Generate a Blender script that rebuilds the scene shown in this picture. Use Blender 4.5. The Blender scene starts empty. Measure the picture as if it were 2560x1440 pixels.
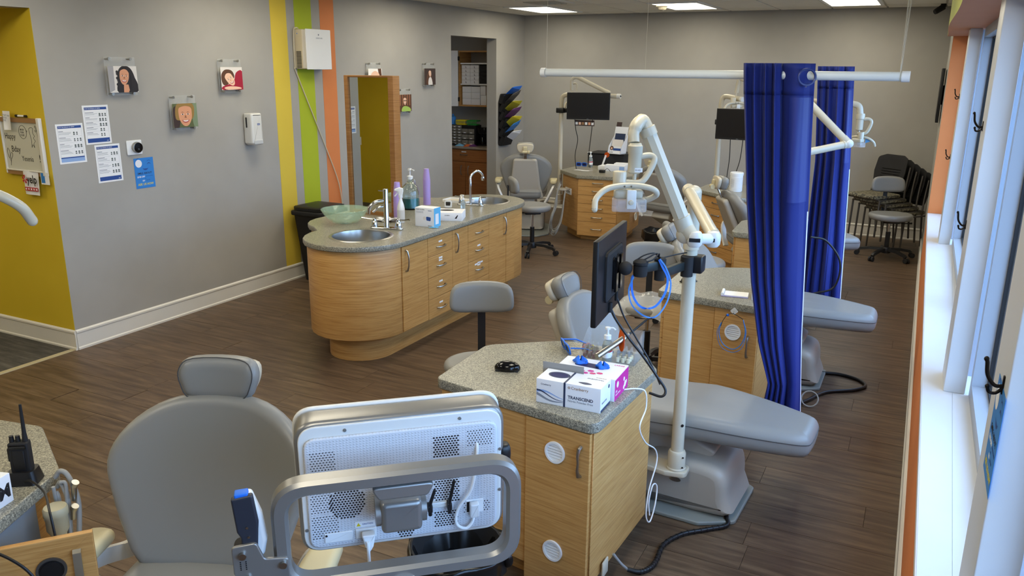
import bpy, bmesh, math, random
from math import pi, sin, cos, radians, atan2, hypot, sqrt
from mathutils import Vector, Matrix, Euler
random.seed(7)
S = bpy.context.scene
COL = S.collection

# ---------------------------------------------------------------- camera, world, lights, exposure
PITCH, YAW, ROLL = radians(15.32), radians(26.627), radians(.501)
D = Vector((-sin(YAW)*cos(PITCH), cos(YAW)*cos(PITCH), -sin(PITCH)))
R0 = Vector((cos(YAW), sin(YAW), 0)); U0 = R0.cross(D)
Rr = R0*cos(ROLL)+U0*sin(ROLL); Ur = -R0*sin(ROLL)+U0*cos(ROLL)
cam_d = bpy.data.cameras.new('camera'); cam = bpy.data.objects.new('camera', cam_d); COL.objects.link(cam)
cam.matrix_world = Matrix(((Rr.x, Ur.x, -D.x, 0), (Rr.y, Ur.y, -D.y, 0), (Rr.z, Ur.z, -D.z, 2.05), (0, 0, 0, 1)))
cam_d.sensor_width = 36; cam_d.lens = 36*2012.5/2560; cam_d.clip_start = .05
S.camera = cam
w = bpy.data.worlds.new('sky'); S.world = w; w.use_nodes = True
bg = w.node_tree.nodes['Background']; bg.inputs[0].default_value = (.38, .60, 1.0, 1); bg.inputs[1].default_value = 8.5
def area(name, loc, rot, sx, sy, power, col):
    l = bpy.data.lights.new(name, 'AREA'); l.shape = 'RECTANGLE'; l.size = sx; l.size_y = sy; l.energy = power; l.color = col
    o = bpy.data.objects.new(name, l); COL.objects.link(o); o.location = loc; o.rotation_euler = rot; return o
LAMP_E = 12.0
S.view_settings.view_transform = 'Standard'; S.view_settings.look = 'None'
S.view_settings.gamma = 1; S.view_settings.use_curve_mapping = False
S.view_settings.exposure = -0.03

# ---------------------------------------------------------------- materials
def lin(c):
    return tuple((x/255/12.92 if x <= 10.3 else ((x/255+.055)/1.055)**2.4) for x in c)
MATS = {}
def mat(name, rgb=(200, 200, 200), rough=.5, metal=0, trans=0, ior=1.45, emit=None, es=0, alpha=1, coat=0, sheen=0):
    if name in MATS: return MATS[name]
    m = bpy.data.materials.new(name); m.use_nodes = True; n = m.node_tree.nodes; b = n['Principled BSDF']
    b.inputs['Base Color'].default_value = (*lin(rgb), 1); b.inputs['Roughness'].default_value = rough
    b.inputs['Metallic'].default_value = metal; b.inputs['Transmission Weight'].default_value = trans; b.inputs['IOR'].default_value = ior
    b.inputs['Alpha'].default_value = alpha; b.inputs['Coat Weight'].default_value = coat
    if emit: b.inputs['Emission Color'].default_value = (*lin(emit), 1); b.inputs['Emission Strength'].default_value = es
    MATS[name] = m; return m
def nodes(m): return m.node_tree.nodes, m.node_tree.links, m.node_tree.nodes['Principled BSDF']
def mapped(m, scale, coord='Object'):
    n, l, b = nodes(m); t = n.new('ShaderNodeTexCoord'); mp = n.new('ShaderNodeMapping'); mp.inputs['Scale'].default_value = scale
    l.new(t.outputs[coord], mp.inputs[0]); return mp.outputs[0]
def noise(m, vec, scale, detail=4, rough=.6, dist=0):
    n, l, b = nodes(m); t = n.new('ShaderNodeTexNoise'); t.inputs['Scale'].default_value = scale; t.inputs['Detail'].default_value = detail
    t.inputs['Roughness'].default_value = rough; t.inputs['Distortion'].default_value = dist; l.new(vec, t.inputs['Vector']); return t.outputs[0]
def ramp(m, fac, stops):
    n, l, b = nodes(m); r = n.new('ShaderNodeValToRGB'); e = r.color_ramp.elements
    e[0].position = stops[0][0]; e[0].color = (*lin(stops[0][1]), 1); e[1].position = stops[1][0]; e[1].color = (*lin(stops[1][1]), 1)
    for p, c in stops[2:]:
        x = e.new(p); x.color = (*lin(c), 1)
    l.new(fac, r.inputs[0]); return r.outputs[0]
def bump(m, h, s=.2, d=.01):
    n, l, b = nodes(m); t = n.new('ShaderNodeBump'); t.inputs['Strength'].default_value = s; t.inputs['Distance'].default_value = d
    l.new(h, t.inputs['Height']); l.new(t.outputs[0], b.inputs['Normal'])
def wood(name, c0, c1, c2, scale=(1, 1, 22), rough=.42, randomize=0):
    m = mat(name, c1, rough); n, l, b = nodes(m)
    v = mapped(m, scale)
    if randomize:
        oi = n.new('ShaderNodeObjectInfo'); ad = n.new('ShaderNodeVectorMath'); ad.operation = 'ADD'; mu = n.new('ShaderNodeVectorMath'); mu.operation = 'SCALE'
        cb = n.new('ShaderNodeCombineXYZ'); l.new(oi.outputs['Random'], cb.inputs[0]); l.new(oi.outputs['Random'], cb.inputs[1])
        l.new(cb.outputs[0], mu.inputs[0]); mu.inputs['Scale'].default_value = 40; l.new(v, ad.inputs[0]); l.new(mu.outputs[0], ad.inputs[1]); v = ad.outputs[0]
    f = noise(m, v, 3.2, 6, .65, .3); c = ramp(m, f, [(.28, c0), (.72, c2), (.5, c1)])
    if randomize:
        hs = n.new('ShaderNodeHueSaturation'); mr = n.new('ShaderNodeMapRange'); mr.inputs[3].default_value = 1-randomize; mr.inputs[4].default_value = 1+randomize
        l.new(oi.outputs['Random'], mr.inputs[0]); l.new(mr.outputs[0], hs.inputs['Value']); l.new(c, hs.inputs['Color']); c = hs.outputs[0]
    l.new(c, b.inputs['Base Color']); bump(m, f, .08, .004); return m
def speckle(name, cols, scale=260, rough=.35):
    m = mat(name, cols[0], rough); n, l, b = nodes(m); v = mapped(m, (1, 1, 1))
    vo = n.new('ShaderNodeTexVoronoi'); vo.inputs['Scale'].default_value = scale; l.new(v, vo.inputs['Vector'])
    sp = n.new('ShaderNodeSeparateColor'); l.new(vo.outputs['Color'], sp.inputs[0])
    k = len(cols)-1; st = [(0, cols[0]), (1, cols[-1])]+[(i/k, cols[i]) for i in range(1, k)]
    c = ramp(m, sp.outputs[0], st); l.new(c, b.inputs['Base Color']); return m
def painted(name, rgb, var=5, rough=.75, bs=.06):
    m = mat(name, rgb, rough); n, l, b = nodes(m); v = mapped(m, (1, 1, 1))
    f = noise(m, v, 1.6, 3); c = ramp(m, f, [(.3, tuple(max(0, x-var) for x in rgb)), (.7, tuple(min(255, x+var) for x in rgb))]); l.new(c, b.inputs['Base Color'])
    bump(m, noise(m, v, 220, 2), bs, .002); return m
M_GREY = painted('grey_wall_paint', (161, 158, 151), 4)
M_YELLOW = painted('mustard_paint', (204, 176, 38), 4)
M_STY = painted('stripe_yellow_paint', (212, 186, 66), 3)
M_STG = painted('stripe_green_paint', (164, 178, 34), 3)
M_STO = painted('stripe_orange_paint', (206, 124, 70), 3)
M_ORANGE = painted('orange_paint', (212, 128, 72), 4)
M_SOFF = painted('soffit_paint', (196, 132, 96), 4)
M_LIME = painted('lime_paint', (170, 172, 84), 4)
M_TRIM = painted('white_trim', (218, 215, 206), 4, .4, .02)
M_POST = painted('window_post_paint', (206, 208, 210), 3, .4, .05)
M_CEIL = painted('ceiling_tile_fibre', (226, 222, 210), 5, .9, .3)
M_GRID = mat('ceiling_grid', (190, 186, 174), .6)
M_FLOOR = wood('walnut_vinyl_plank', (58, 44, 32), (88, 70, 53), (114, 94, 73), (.8, 8, 1), .42, .07)
M_JOINT = mat('floor_joint', (58, 47, 38), .8)
M_CARPET = wood('charcoal_carpet', (50, 48, 44), (72, 69, 63), (96, 92, 84), (1.2, 8, 1), .95)
M_MAPLE = wood('maple_veneer', (160, 112, 56), (188, 142, 82), (204, 160, 100), (1.2, 1.2, 34), .4)
M_MAPLE_P = wood('maple_veneer_panel', (160, 112, 56), (188, 142, 82), (204, 160, 100), (1.2, 34, 1.2), .4)
M_MAPLE_D = wood('oak_frame_veneer', (128, 86, 42), (150, 104, 54), (168, 122, 70), (1.2, 1.2, 34), .45)
M_CHERRY = wood('warm_cherry_veneer', (128, 78, 40), (148, 94, 50), (162, 108, 62), (1.2, 1.2, 20), .4)
M_LAM = speckle('speckled_grey_laminate', [(84, 82, 74), (112, 110, 98), (134, 130, 115), (152, 147, 130), (176, 170, 150)], 290, .3)
M_LAMD = speckle('taupe_laminate', [(120, 108, 94), (140, 128, 112), (156, 142, 126)], 300, .35)
M_VINYL = mat('grey_vinyl', (132, 131, 127), .36); bump(M_VINYL, noise(M_VINYL, mapped(M_VINYL, (1, 1, 1)), 420, 2), .06, .001)
M_VDARK = mat('dark_seam', (70, 70, 70), .5)
M_IVORY = mat('ivory_plastic', (196, 186, 164), .3)
M_CREAM = mat('cream_vinyl', (200, 188, 150), .35)
M_SHELL = mat('warm_grey_shell', (168, 162, 150), .4)
M_WHITE = mat('white_plastic', (228, 229, 228), .35)
M_WHITEG = mat('white_gloss', (212, 212, 208), .25)
M_POLE = mat('cream_enamel', (196, 188, 167), .25)
M_PVC = mat('white_pvc', (214, 218, 216), .35)
M_BLACK = mat('black_plastic', (20, 20, 22), .4)
M_BLACKG = mat('black_gloss', (10, 10, 12), .12)
M_BLACKM = mat('black_matte', (26, 25, 26), .75)
M_BAG = mat('black_bin_liner', (12, 12, 13), .28)
M_SCREEN = mat('dark_screen', (14, 13, 15), .3)
M_CHROME = mat('chrome', (210, 212, 214), .08, 1)
M_STEEL = mat('brushed_steel', (176, 174, 168), .28, 1)
M_NICKEL = mat('satin_nickel', (172, 170, 164), .3, 1)
M_ALU = mat('satin_metal_grey', (138, 136, 132), .32, .55)
M_GUN = mat('gunmetal_frame', (84, 80, 76), .45, .5)
M_BRONZE = mat('oil_bronze', (28, 24, 22), .4, .6)
M_GLASS = mat('clear_glass', (240, 248, 246), .02, 0, 1, 1.45)
M_GGLASS = mat('greenish_glass', (176, 206, 178), .04, alpha=.30)
M_ACRYL = mat('clear_acrylic', (226, 232, 232), .04, alpha=.11)
M_MIRROR = mat('mirror_silver', (205, 208, 205), .01, 1)
M_BLUE = mat('royal_blue_fabric', (10, 32, 112), .75); _b = M_BLUE.node_tree.nodes['Principled BSDF']; _b.inputs['Sheen Weight'].default_value = .05
M_BLUEMESH = mat('blue_mesh_fabric', (30, 46, 122), .5)
M_HEM = mat('white_hem', (214, 216, 226), .7)
M_CYAN = mat('blue_silicone', (32, 108, 214), .45)
M_LBLUE = mat('light_blue_strap', (60, 124, 196), .45)
M_NAVY = mat('navy_plastic', (44, 56, 84), .4)
M_LILAC = mat('lavender_plastic', (172, 148, 206), .45)
M_TEAL = mat('teal_liquid', (10, 120, 126), .2)
M_PAPER = mat('white_paper', (232, 233, 234), .7)
M_CARD = mat('white_card', (226, 228, 232), .5)
M_INK = mat('black_ink', (24, 24, 28), .6)
M_INKB = mat('navy_ink', (36, 72, 140), .6)
M_INKL = mat('pale_blue_ink', (140, 170, 216), .6)
M_GTXT = mat('grey_ink', (128, 134, 144), .6)
M_SKY = mat('flyer_blue', (44, 124, 200), .5)
M_PINK = mat('magenta_print', (200, 28, 140), .5)
M_RED = mat('red_print', (176, 30, 44), .5)
M_ROSE = mat('rose_print', (206, 70, 120), .5)
M_YEL = mat('yellow_plastic', (214, 196, 40), .5)
M_GREEN = mat('green_plastic', (40, 140, 56), .5)
M_PURPLE = mat('purple_card', (96, 50, 110), .6)
M_ORG = mat('amber_plastic', (206, 84, 20), .25, 0, .3)
M_SKIN1 = mat('skin_print_tan', (214, 152, 116), .5)
M_SKIN2 = mat('skin_print_light', (234, 192, 164), .5)
M_HAIRB = mat('hair_print_black', (30, 24, 28), .5)
M_HAIRBR = mat('hair_print_brown', (88, 56, 38), .5)
M_PRED = mat('photo_red', (160, 20, 50), .5)
M_PBACK = mat('photo_pale', (220, 214, 208), .5)
M_PGREEN = mat('photo_green', (88, 96, 62), .5)
M_PDARK = mat('photo_dark', (58, 42, 40), .5)
M_HOSE = mat('grey_hose', (150, 150, 146), .45)
M_LIGHT = mat('lamp_diffuser', (255, 255, 255), .5, emit=(255, 246, 222), es=LAMP_E)
M_LENS = mat('lamp_shield', (220, 220, 222), .05, alpha=.28)
M_CAMO = speckle('patterned_upholstery', [(40, 38, 34), (92, 88, 72), (140, 132, 108), (70, 66, 56)], 60, .8)
M_ICE = mat('pale_frame', (150, 156, 164), .4)
M_WBOARD = mat('whiteboard_surface', (196, 196, 184), .25)
M_TAPE = mat('kraft_frame', (150, 112, 74), .5)

ORD = ['first', 'second', 'third', 'fourth', 'fifth', 'sixth', 'seventh', 'eighth', 'ninth', 'tenth', 'eleventh', 'twelfth', 'thirteenth', 'fourteenth', 'fifteenth', 'sixteenth', 'seventeenth']
M_WAND = mat('slate_blue_plastic', (42, 46, 56), .4)
# ---------------------------------------------------------------- mesh builder
def frame(ax):
    ax = Vector(ax).normalized(); h = Vector((0, 0, 1)) if abs(ax.z) < .9 else Vector((1, 0, 0))
    a = h.cross(ax).normalized(); return a, ax.cross(a), ax
def bez(pts, n=8):
    """smooth open curve through points (Catmull-Rom)"""
    P = [Vector(p) for p in pts]; P = [P[0]*2-P[1]]+P+[P[-1]*2-P[-2]]; out = []
    for i in range(1, len(P)-2):
        for k in range(n):
            t = k/n; a, b, c, d = P[i-1:i+3]
            out.append(.5*((2*b)+(c-a)*t+(2*a-5*b+4*c-d)*t*t+(3*b-a-3*c+d)*t**3))
    out.append(P[-2]); return out
def loop2(pts, n=6):
    """smooth closed 2D outline"""
    P = [Vector((p[0], p[1])) for p in pts]; N = len(P); out = []
    for i in range(N):
        a, b, c, d = P[i-1], P[i], P[(i+1) % N], P[(i+2) % N]
        for k in range(n):
            t = k/n; q = .5*((2*b)+(c-a)*t+(2*a-5*b+4*c-d)*t*t+(3*b-a-3*c+d)*t**3); out.append((q.x, q.y))
    return out
def rpoly(pts, r, n=5):
    """polygon with rounded corners; r scalar or list"""
    out = []; N = len(pts)
    for i in range(N):
        p = Vector(pts[i]); a = Vector(pts[i-1])-p; b = Vector(pts[(i+1) % N])-p; rr = r[i] if isinstance(r, (list, tuple)) else r
        if rr <= 0: out.append(tuple(p)); continue
        an = a.angle(b); d = min(rr/math.tan(an/2), a.length*.49, b.length*.49); A = p+a.normalized()*d; B = p+b.normalized()*d
        for k in range(n+1):
            t = k/n; q = A*(1-t)**2+p*2*t*(1-t)+B*t*t; out.append(tuple(q))
    return out
def rrect(w, h, r, n=5): return rpoly([(-w/2, -h/2), (w/2, -h/2), (w/2, h/2), (-w/2, h/2)], r, n)
def circ(r, n=24, cx=0, cy=0, ry=None): return [(cx+r*cos(2*pi*k/n), cy+(ry or r)*sin(2*pi*k/n)) for k in range(n)]
class G:
    def __init__(s): s.b = bmesh.new(); s.M = Matrix(); s.flat = []
    def at(s, loc=(0, 0, 0), rot=(0, 0, 0)): s.M = Matrix.Translation(loc) @ Euler(rot).to_matrix().to_4x4(); return s
    def ax(s, o, x, y, z):
        s.M = Matrix(((x[0], y[0], z[0], o[0]), (x[1], y[1], z[1], o[1]), (x[2], y[2], z[2], o[2]), (0, 0, 0, 1))); return s
    def v(s, p): return s.b.verts.new(s.M @ Vector(p))
    def f(s, vs, m=0):
        try: q = s.b.faces.new(vs); q.material_index = m; return q
        except ValueError: return None
    def quad(s, pts, m=0): return s.f([s.v(p) for p in pts], m)
    def box(s, lo, hi, m=0, bev=0):
        x0, y0, z0 = lo; x1, y1, z1 = hi
        if bev > 0:
            return s.pad(rpoly([(x0, y0), (x1, y0), (x1, y1), (x0, y1)], bev, 3), z0, z1, min(bev, abs(z1-z0)*.49), m, 2)
        V = [s.v(p) for p in ((x0, y0, z0), (x1, y0, z0), (x1, y1, z0), (x0, y1, z0), (x0, y0, z1), (x1, y0, z1), (x1, y1, z1), (x0, y1, z1))]
        for q in ((3, 2, 1, 0), (4, 5, 6, 7), (0, 1, 5, 4), (1, 2, 6, 5), (2, 3, 7, 6), (3, 0, 4, 7)): s.f([V[i] for i in q], m)
        return s
    def pad(s, out, z0, z1, r=0, m=0, n=3, fz=None, mtop=None):
        """extruded outline with rounded edges; fz(x,y) adds height"""
        P = [Vector(p) for p in out]; N = len(P)
        ar = sum(P[i].x*P[(i+1) % N].y-P[(i+1) % N].x*P[i].y for i in range(N))
        if ar < 0: P.reverse()
        nr = []
        for i in range(N):
            e = (P[(i+1) % N]-P[i-1]); e = Vector((e.y, -e.x)); nr.append(e.normalized() if e.length > 1e-9 else Vector((0, 0)))
        rings = []
        lv = [(z0, 0)] if r <= 0 else [(z0+r*(1-sin(a)), r*(1-cos(a))) for a in [pi/2*(1-k/n) for k in range(n+1)]]
        lv2 = [(z1, 0)] if r <= 0 else [(z1-r*(1-sin(a)), r*(1-cos(a))) for a in [pi/2*k/n for k in range(n+1)]]
        for z, off in lv+lv2:
            rg = []
            for p, q in zip(P, nr):
                x = p-q*off; rg.append(s.v((x.x, x.y, z+(fz(x.x, x.y) if fz else 0))))
            rings.append(rg)
        for a, b in zip(rings, rings[1:]):
            for i in range(N): s.f([a[i], a[(i+1) % N], b[(i+1) % N], b[i]], m)
        if fz:
            for rg, flip, mm in ((rings[0], True, m), (rings[-1], False, mtop if mtop is not None else m)):
                cx = sum((Vector(p) for p in P), Vector((0, 0)))/N; zz = z0 if flip else z1; prev = rg
                Mi = s.M.inverted()
                for k in (.75, .5, .25):
                    cur = []
                    for p, q in zip(P, nr):
                        x = cx+(p-q*r-cx)*k; cur.append(s.v((x.x, x.y, zz+fz(x.x, x.y))))
                    for i in range(N):
                        q4 = [prev[i], prev[(i+1) % N], cur[(i+1) % N], cur[i]]; s.f(q4[::-1] if flip else q4, mm)
                    prev = cur
                c = s.v((cx.x, cx.y, zz+fz(cx.x, cx.y)))
                for i in range(N):
                    t = [prev[i], prev[(i+1) % N], c]; s.f(t[::-1] if flip else t, mm)
        else:
            s.flat += [s.f(rings[0][::-1], m), s.f(rings[-1], mtop if mtop is not None else m)]
        return s
    def ring(s, outer, inner, z0, z1, m=0):
        N = len(outer); a = [s.v((*p, z0)) for p in outer]; b = [s.v((*p, z1)) for p in outer]; c = [s.v((*p, z0)) for p in inner]; d = [s.v((*p, z1)) for p in inner]
        for i in range(N):
            j = (i+1) % N; s.f([a[i], a[j], b[j], b[i]], m); s.f([c[j], c[i], d[i], d[j]], m); s.f([b[i], b[j], d[j], d[i]], m); s.f([a[j], a[i], c[i], c[j]], m)
        return s
    def cyl(s, p0, p1, r0, r1=None, n=16, m=0, cap=True):
        p0, p1 = Vector(p0), Vector(p1); r1 = r0 if r1 is None else r1; a, b, c = frame(p1-p0)
        A = [s.v(p0+(a*cos(2*pi*k/n)+b*sin(2*pi*k/n))*r0) for k in range(n)]; B = [s.v(p1+(a*cos(2*pi*k/n)+b*sin(2*pi*k/n))*r1) for k in range(n)]
        for k in range(n): s.f([A[k], A[(k+1) % n], B[(k+1) % n], B[k]], m)
        if cap: s.f(A[::-1], m); s.f(B, m)
        return s
    def tube(s, pts, r, n=8, m=0, sec=None, closed=False, up=None):
        P = [Vector(p) for p in pts]; rings = []; prev = None; N = len(P)
        for i, p in enumerate(P):
            if closed: t = P[(i+1) % N]-P[i-1]
            else: t = (P[min(i+1, N-1)]-P[max(i-1, 0)])
            t.normalize()
            if up is not None: a = Vector(up).cross(t).normalized()
            elif prev is None: a = frame(t)[0]
            else: a = (prev-t*prev.dot(t)).normalized()
            prev = a; b = t.cross(a); rr = r[i] if isinstance(r, (list, tuple)) else r
            if sec: rings.append([s.v(p+a*x+b*y) for x, y in sec])
            else: rings.append([s.v(p+(a*cos(2*pi*k/n)+b*sin(2*pi*k/n))*rr) for k in range(n)])
        K = len(rings[0])
        for i in range(N if closed else N-1):
            A, B = rings[i], rings[(i+1) % N]
            for k in range(K): s.f([A[k], A[(k+1) % K], B[(k+1) % K], B[k]], m)
        if not closed: s.f(rings[0][::-1], m); s.f(rings[-1], m)
        return s
    def lathe(s, prof, n=24, m=0, o=(0, 0, 0), axis=(0, 0, 1), sy=1, mf=None):
        a, b, c = frame(axis); o = Vector(o); rings = []
        for r, z in prof:
            if r < 1e-6: rings.append([s.v(o+c*z)]*n)
            else: rings.append([s.v(o+(a*cos(2*pi*k/n)+b*sin(2*pi*k/n)*sy)*r+c*z) for k in range(n)])
        for i, (A, B) in enumerate(zip(rings, rings[1:])):
            mm = mf(i) if mf else m
            for k in range(n):
                q = [A[k], A[(k+1) % n], B[(k+1) % n], B[k]]; u = []
                for x in q:
                    if x not in u: u.append(x)
                if len(u) > 2: s.f(u, mm)
        return s
    def blob(s, c, r, e1=1, e2=1, nu=24, nv=12, m=0):
        sp = lambda x, e: math.copysign(abs(x)**e, x); rings = []
        for j in range(nv+1):
            v = -pi/2+pi*j/nv
            if j in (0, nv): rings.append([s.v((c[0], c[1], c[2]+r[2]*sp(sin(v), e1)))]*nu); continue
            rings.append([s.v((c[0]+r[0]*sp(cos(v), e1)*sp(cos(2*pi*k/nu), e2), c[1]+r[1]*sp(cos(v), e1)*sp(sin(2*pi*k/nu), e2), c[2]+r[2]*sp(sin(v), e1))) for k in range(nu)])
        for A, B in zip(rings, rings[1:]):
            for k in range(nu):
                u = []
                for x in (A[k], A[(k+1) % nu], B[(k+1) % nu], B[k]):
                    if x not in u: u.append(x)
                if len(u) > 2: s.f(u, m)
        return s
    def grid(s, fn, nu, nv, m=0):
        V = [[s.v(fn(i/nu, j/nv)) for j in range(nv+1)] for i in range(nu+1)]
        for i in range(nu):
            for j in range(nv): s.f([V[i][j], V[i+1][j], V[i+1][j+1], V[i][j+1]], m)
        return s
    def obj(s, name, mats, parent=None, smooth=40):
        me = bpy.data.meshes.new(name); bmesh.ops.recalc_face_normals(s.b, faces=s.b.faces) if False else None
        s.b.faces.index_update(); fl = [f.index for f in s.flat if f and f.is_valid]; s.b.to_mesh(me); s.b.free()
        for m in (mats if isinstance(mats, (list, tuple)) else [mats]): me.materials.append(m)
        if smooth: me.shade_smooth(); me.set_sharp_from_angle(angle=radians(smooth))
        if smooth:
            for i in fl: me.polygons[i].use_smooth = False
        o = bpy.data.objects.new(name, me); COL.objects.link(o)
        if parent: o.parent = parent
        return o
def tag(o, label=None, cat=None, group=None, kind=None):
    if label: o['label'] = label
    if cat: o['category'] = cat
    if group: o['group'] = group
    if kind: o['kind'] = kind
    return o
def thing(name, label, cat, loc=(0, 0, 0), rz=0, group=None, rot=None):
    o = bpy.data.objects.new(name, None); COL.objects.link(o); o.location = loc; o.rotation_euler = rot or (0, 0, rz); o.empty_display_size = .05
    return tag(o, label, cat, group)
def struct(o): o['kind'] = 'structure'; return o
def dup(o, loc=None, rz=None, label=None, parent=None, rot=None):
    c = o.copy(); COL.objects.link(c)
    if parent: c.parent = parent
    if loc is not None: c.location = loc
    if rz is not None: c.rotation_euler = (0, 0, rz)
    if rot is not None: c.rotation_euler = rot
    if label: c['label'] = label
    for ch in list(o.children): dup(ch, parent=c)
    return c
def text(s, size, m, parent, loc, rot=(0, 0, 0), name='lettering', align='LEFT', ext=.0002, sx=1, font_bold=0, M=None):
    cu = bpy.data.curves.new('t', 'FONT'); cu.body = s; cu.size = size; cu.extrude = ext; cu.align_x = align; cu.offset = font_bold*size; cu.resolution_u = 2
    t = bpy.data.objects.new('t', cu); me = bpy.data.meshes.new_from_object(t); bpy.data.objects.remove(t)
    me.materials.clear(); me.materials.append(m); me.transform(Matrix.Diagonal((sx, 1, 1, 1)))
    o = bpy.data.objects.new(name, me); COL.objects.link(o); o.parent = parent
    if M is not None: o.matrix_local = M
    else: o.location = loc; o.rotation_euler = rot
    return o
# ---------------------------------------------------------------- room shell
m = bpy.data.materials.new('window_pane'); m.use_nodes = True; n = m.node_tree.nodes; l = m.node_tree.links; n.clear()
o_ = n.new('ShaderNodeOutputMaterial'); mx = n.new('ShaderNodeMixShader'); tr = n.new('ShaderNodeBsdfTransparent'); gl = n.new('ShaderNodeBsdfGlossy'); fr = n.new('ShaderNodeFresnel')
gl.inputs['Roughness'].default_value = 0; fr.inputs['IOR'].default_value = 1.35; tr.inputs['Color'].default_value = (.93, .96, .97, 1)
ge = n.new('ShaderNodeNewGeometry'); om = n.new('ShaderNodeMath'); om.operation = 'SUBTRACT'; om.inputs[0].default_value = 1; l.new(ge.outputs['Backfacing'], om.inputs[1]); mm_ = n.new('ShaderNodeMath'); mm_.operation = 'MULTIPLY'; l.new(fr.outputs[0], mm_.inputs[0]); l.new(om.outputs[0], mm_.inputs[1]); l.new(mm_.outputs[0], mx.inputs[0]); l.new(tr.outputs[0], mx.inputs[1]); l.new(gl.outputs[0], mx.inputs[2]); l.new(mx.outputs[0], o_.inputs[0]); M_PANE = m
def simple(name, lo, hi, m, parent=None, bev=0): g = G(); g.box(lo, hi, 0, bev); return g.obj(name, m, parent)
XL, XR, YF, YB, ZC = -5.41, .14, 11.13, -2.6, 2.78
floor = struct(simple('floor', (XL, YB, -.12), (XR, YF, -.004), M_JOINT))
rows = 50; PW = (YF-1.1)/rows; cache = {}
for r in range(rows):
    y0 = 1.1+r*PW; x = XL-random.uniform(.1, 1.2)
    while x < XR:
        a, b = max(x, XL), min(x+1.28, XR); x += 1.28
        if b-a < .02: continue
        key = round(b-a, 2)
        if key not in cache:
            g = G(); L = b-a; g.box((0, 0, -.004), (L-.002, PW-.0022, 0)); p = g.obj('plank', M_FLOOR, floor, 0); cache[key] = p.data
        else:
            p = bpy.data.objects.new('plank', cache[key]); COL.objects.link(p); p.parent = floor
        p.location = (a, y0, 0)
g = G()
for r in range(18):
    y0 = 1.1-(r+1)*PW
    for k in range(5): g.box((XL+k*1.11, y0, -.004), (XL+(k+1)*1.11-.002, y0+PW-.002, 0))
tag(g.obj('plank_field', M_FLOOR, floor, 0), kind='stuff')
carpet = struct(simple('floor', (-8.0, .6, -.12), (XL-.045, 3.598, -.004), M_JOINT))
for i in range(5):
    for j in range(6):
        x0 = -8+i*.511; y0 = .6+j*.5; simple('carpet_tile', (x0, y0, -.004), (min(x0+.509, XL-.047), min(y0+.498, 3.597), .002), M_CARPET, carpet)
struct(simple('trim_1', (XL-.045, .6, -.01), (XL, 3.6, .006), mat('threshold_strip', (176, 164, 130), .4), None, .004))
struct(simple('floor', (-7.4, 8.4, -.12), (XL, 11.13, -.004), M_FLOOR))
# ceiling
ceil_ = struct(simple('ceiling', (XL-.15, YB, ZC+.012), (XR+.5, YF+.1, ZC+.1), M_GRID)); tile = {}
LX = [-4.91+.62*k for k in range(-1, 9)]; LY = [10.64-1.2*k for k in range(0, 12)]
lights = []
for i, x0 in enumerate([XL]+LX[1:]):
    x1 = (LX[1:]+[XR])[i] if i < len(LX) else XR
    x1 = min(x1, XR)
    if x1-x0 < .05: continue
    for j, y1 in enumerate([YF]+LY):
        y0 = (LY+[YB])[j] if j < len(LY)+1 else YB
        y0 = max(y0, YB)
        if y1-y0 < .05: continue
        if i in (1, 4, 7) and j in (1, 3, 5, 7, 9): lights.append((x0, x1, y0, y1)); continue
        k = (round(x1-x0, 2), round(y1-y0, 2))
        if k not in tile:
            g = G(); g.box((.012, .012, 0), (x1-x0-.012, y1-y0-.012, .011)); q = g.obj('ceiling_tile', M_CEIL, ceil_, 0); tile[k] = q.data
        else: q = bpy.data.objects.new('ceiling_tile', tile[k]); COL.objects.link(q); q.parent = ceil_
        q.location = (x0, y0, ZC)
vis = {0: 'left', 3: 'middle', 6: 'right'}
for i, (x0, x1, y0, y1) in enumerate(sorted(lights, key=lambda t: (-t[2], t[0]))):
    cx, cy = (x0+x1)/2, (y0+y1)/2
    lab = ['rectangular ceiling light above the left end of the far wall', 'rectangular ceiling light beside the round smoke detector', 'rectangular ceiling light above the right end of the far wall',
           'ceiling light cut by top of picture, left of the air vent'][i] if i < 4 else '%s ceiling light of the row %s from the far wall, out of the picture' % (vis.get((i % 3)*3, 'left'), ORD[i//3])
    t = thing('ceiling_light', lab, 'ceiling light', (cx, cy, ZC-.004), 0, 'ceiling light panels')
    g = G(); g.ring(rrect(.60, 1.18, .002, 1), rrect(.52, 1.0, .002, 1), -.006, .012); g.obj('frame', M_WHITE, t)
    g = G(); g.box((-.26, -.5, 0), (.26, .5, .004)); g.obj('diffuser', M_LIGHT, t)
t = thing('ceiling_vent', 'square louvred air vent in the ceiling tiles', 'vent', (-4.05, 8.86, ZC-.01))
g = G(); g.ring(rrect(.52, .52, .01), rrect(.4, .4, .01), -.004, .01); g.obj('frame', M_CEIL, t)
for k in range(3):
    g = G(); a = .38-.11*k; g.ring(rrect(a, a, .005), rrect(a-.05, a-.05, .005), -.012-.004*k, -.004); g.obj('louvre', M_GRID, t)
g = G(); g.box((-.2, -.2, .004), (.2, .2, .009)); g.obj('backing', M_BLACKM, t)
t = thing('smoke_detector', 'round smoke detector on the ceiling beside a light', 'smoke detector', (-2.93, 9.72, ZC-.01))
g = G(); g.lathe([(0, -.055), (.035, -.055), (.05, -.04), (.055, -.02), (.075, -.015), (.08, .008), (0, .008)], 24); g.obj('housing', M_IVORY, t)
g = G(); g.lathe([(0, -.062), (.02, -.062), (.024, -.056), (0, -.056)], 16); g.obj('sensor', M_GRID, t)
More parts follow.
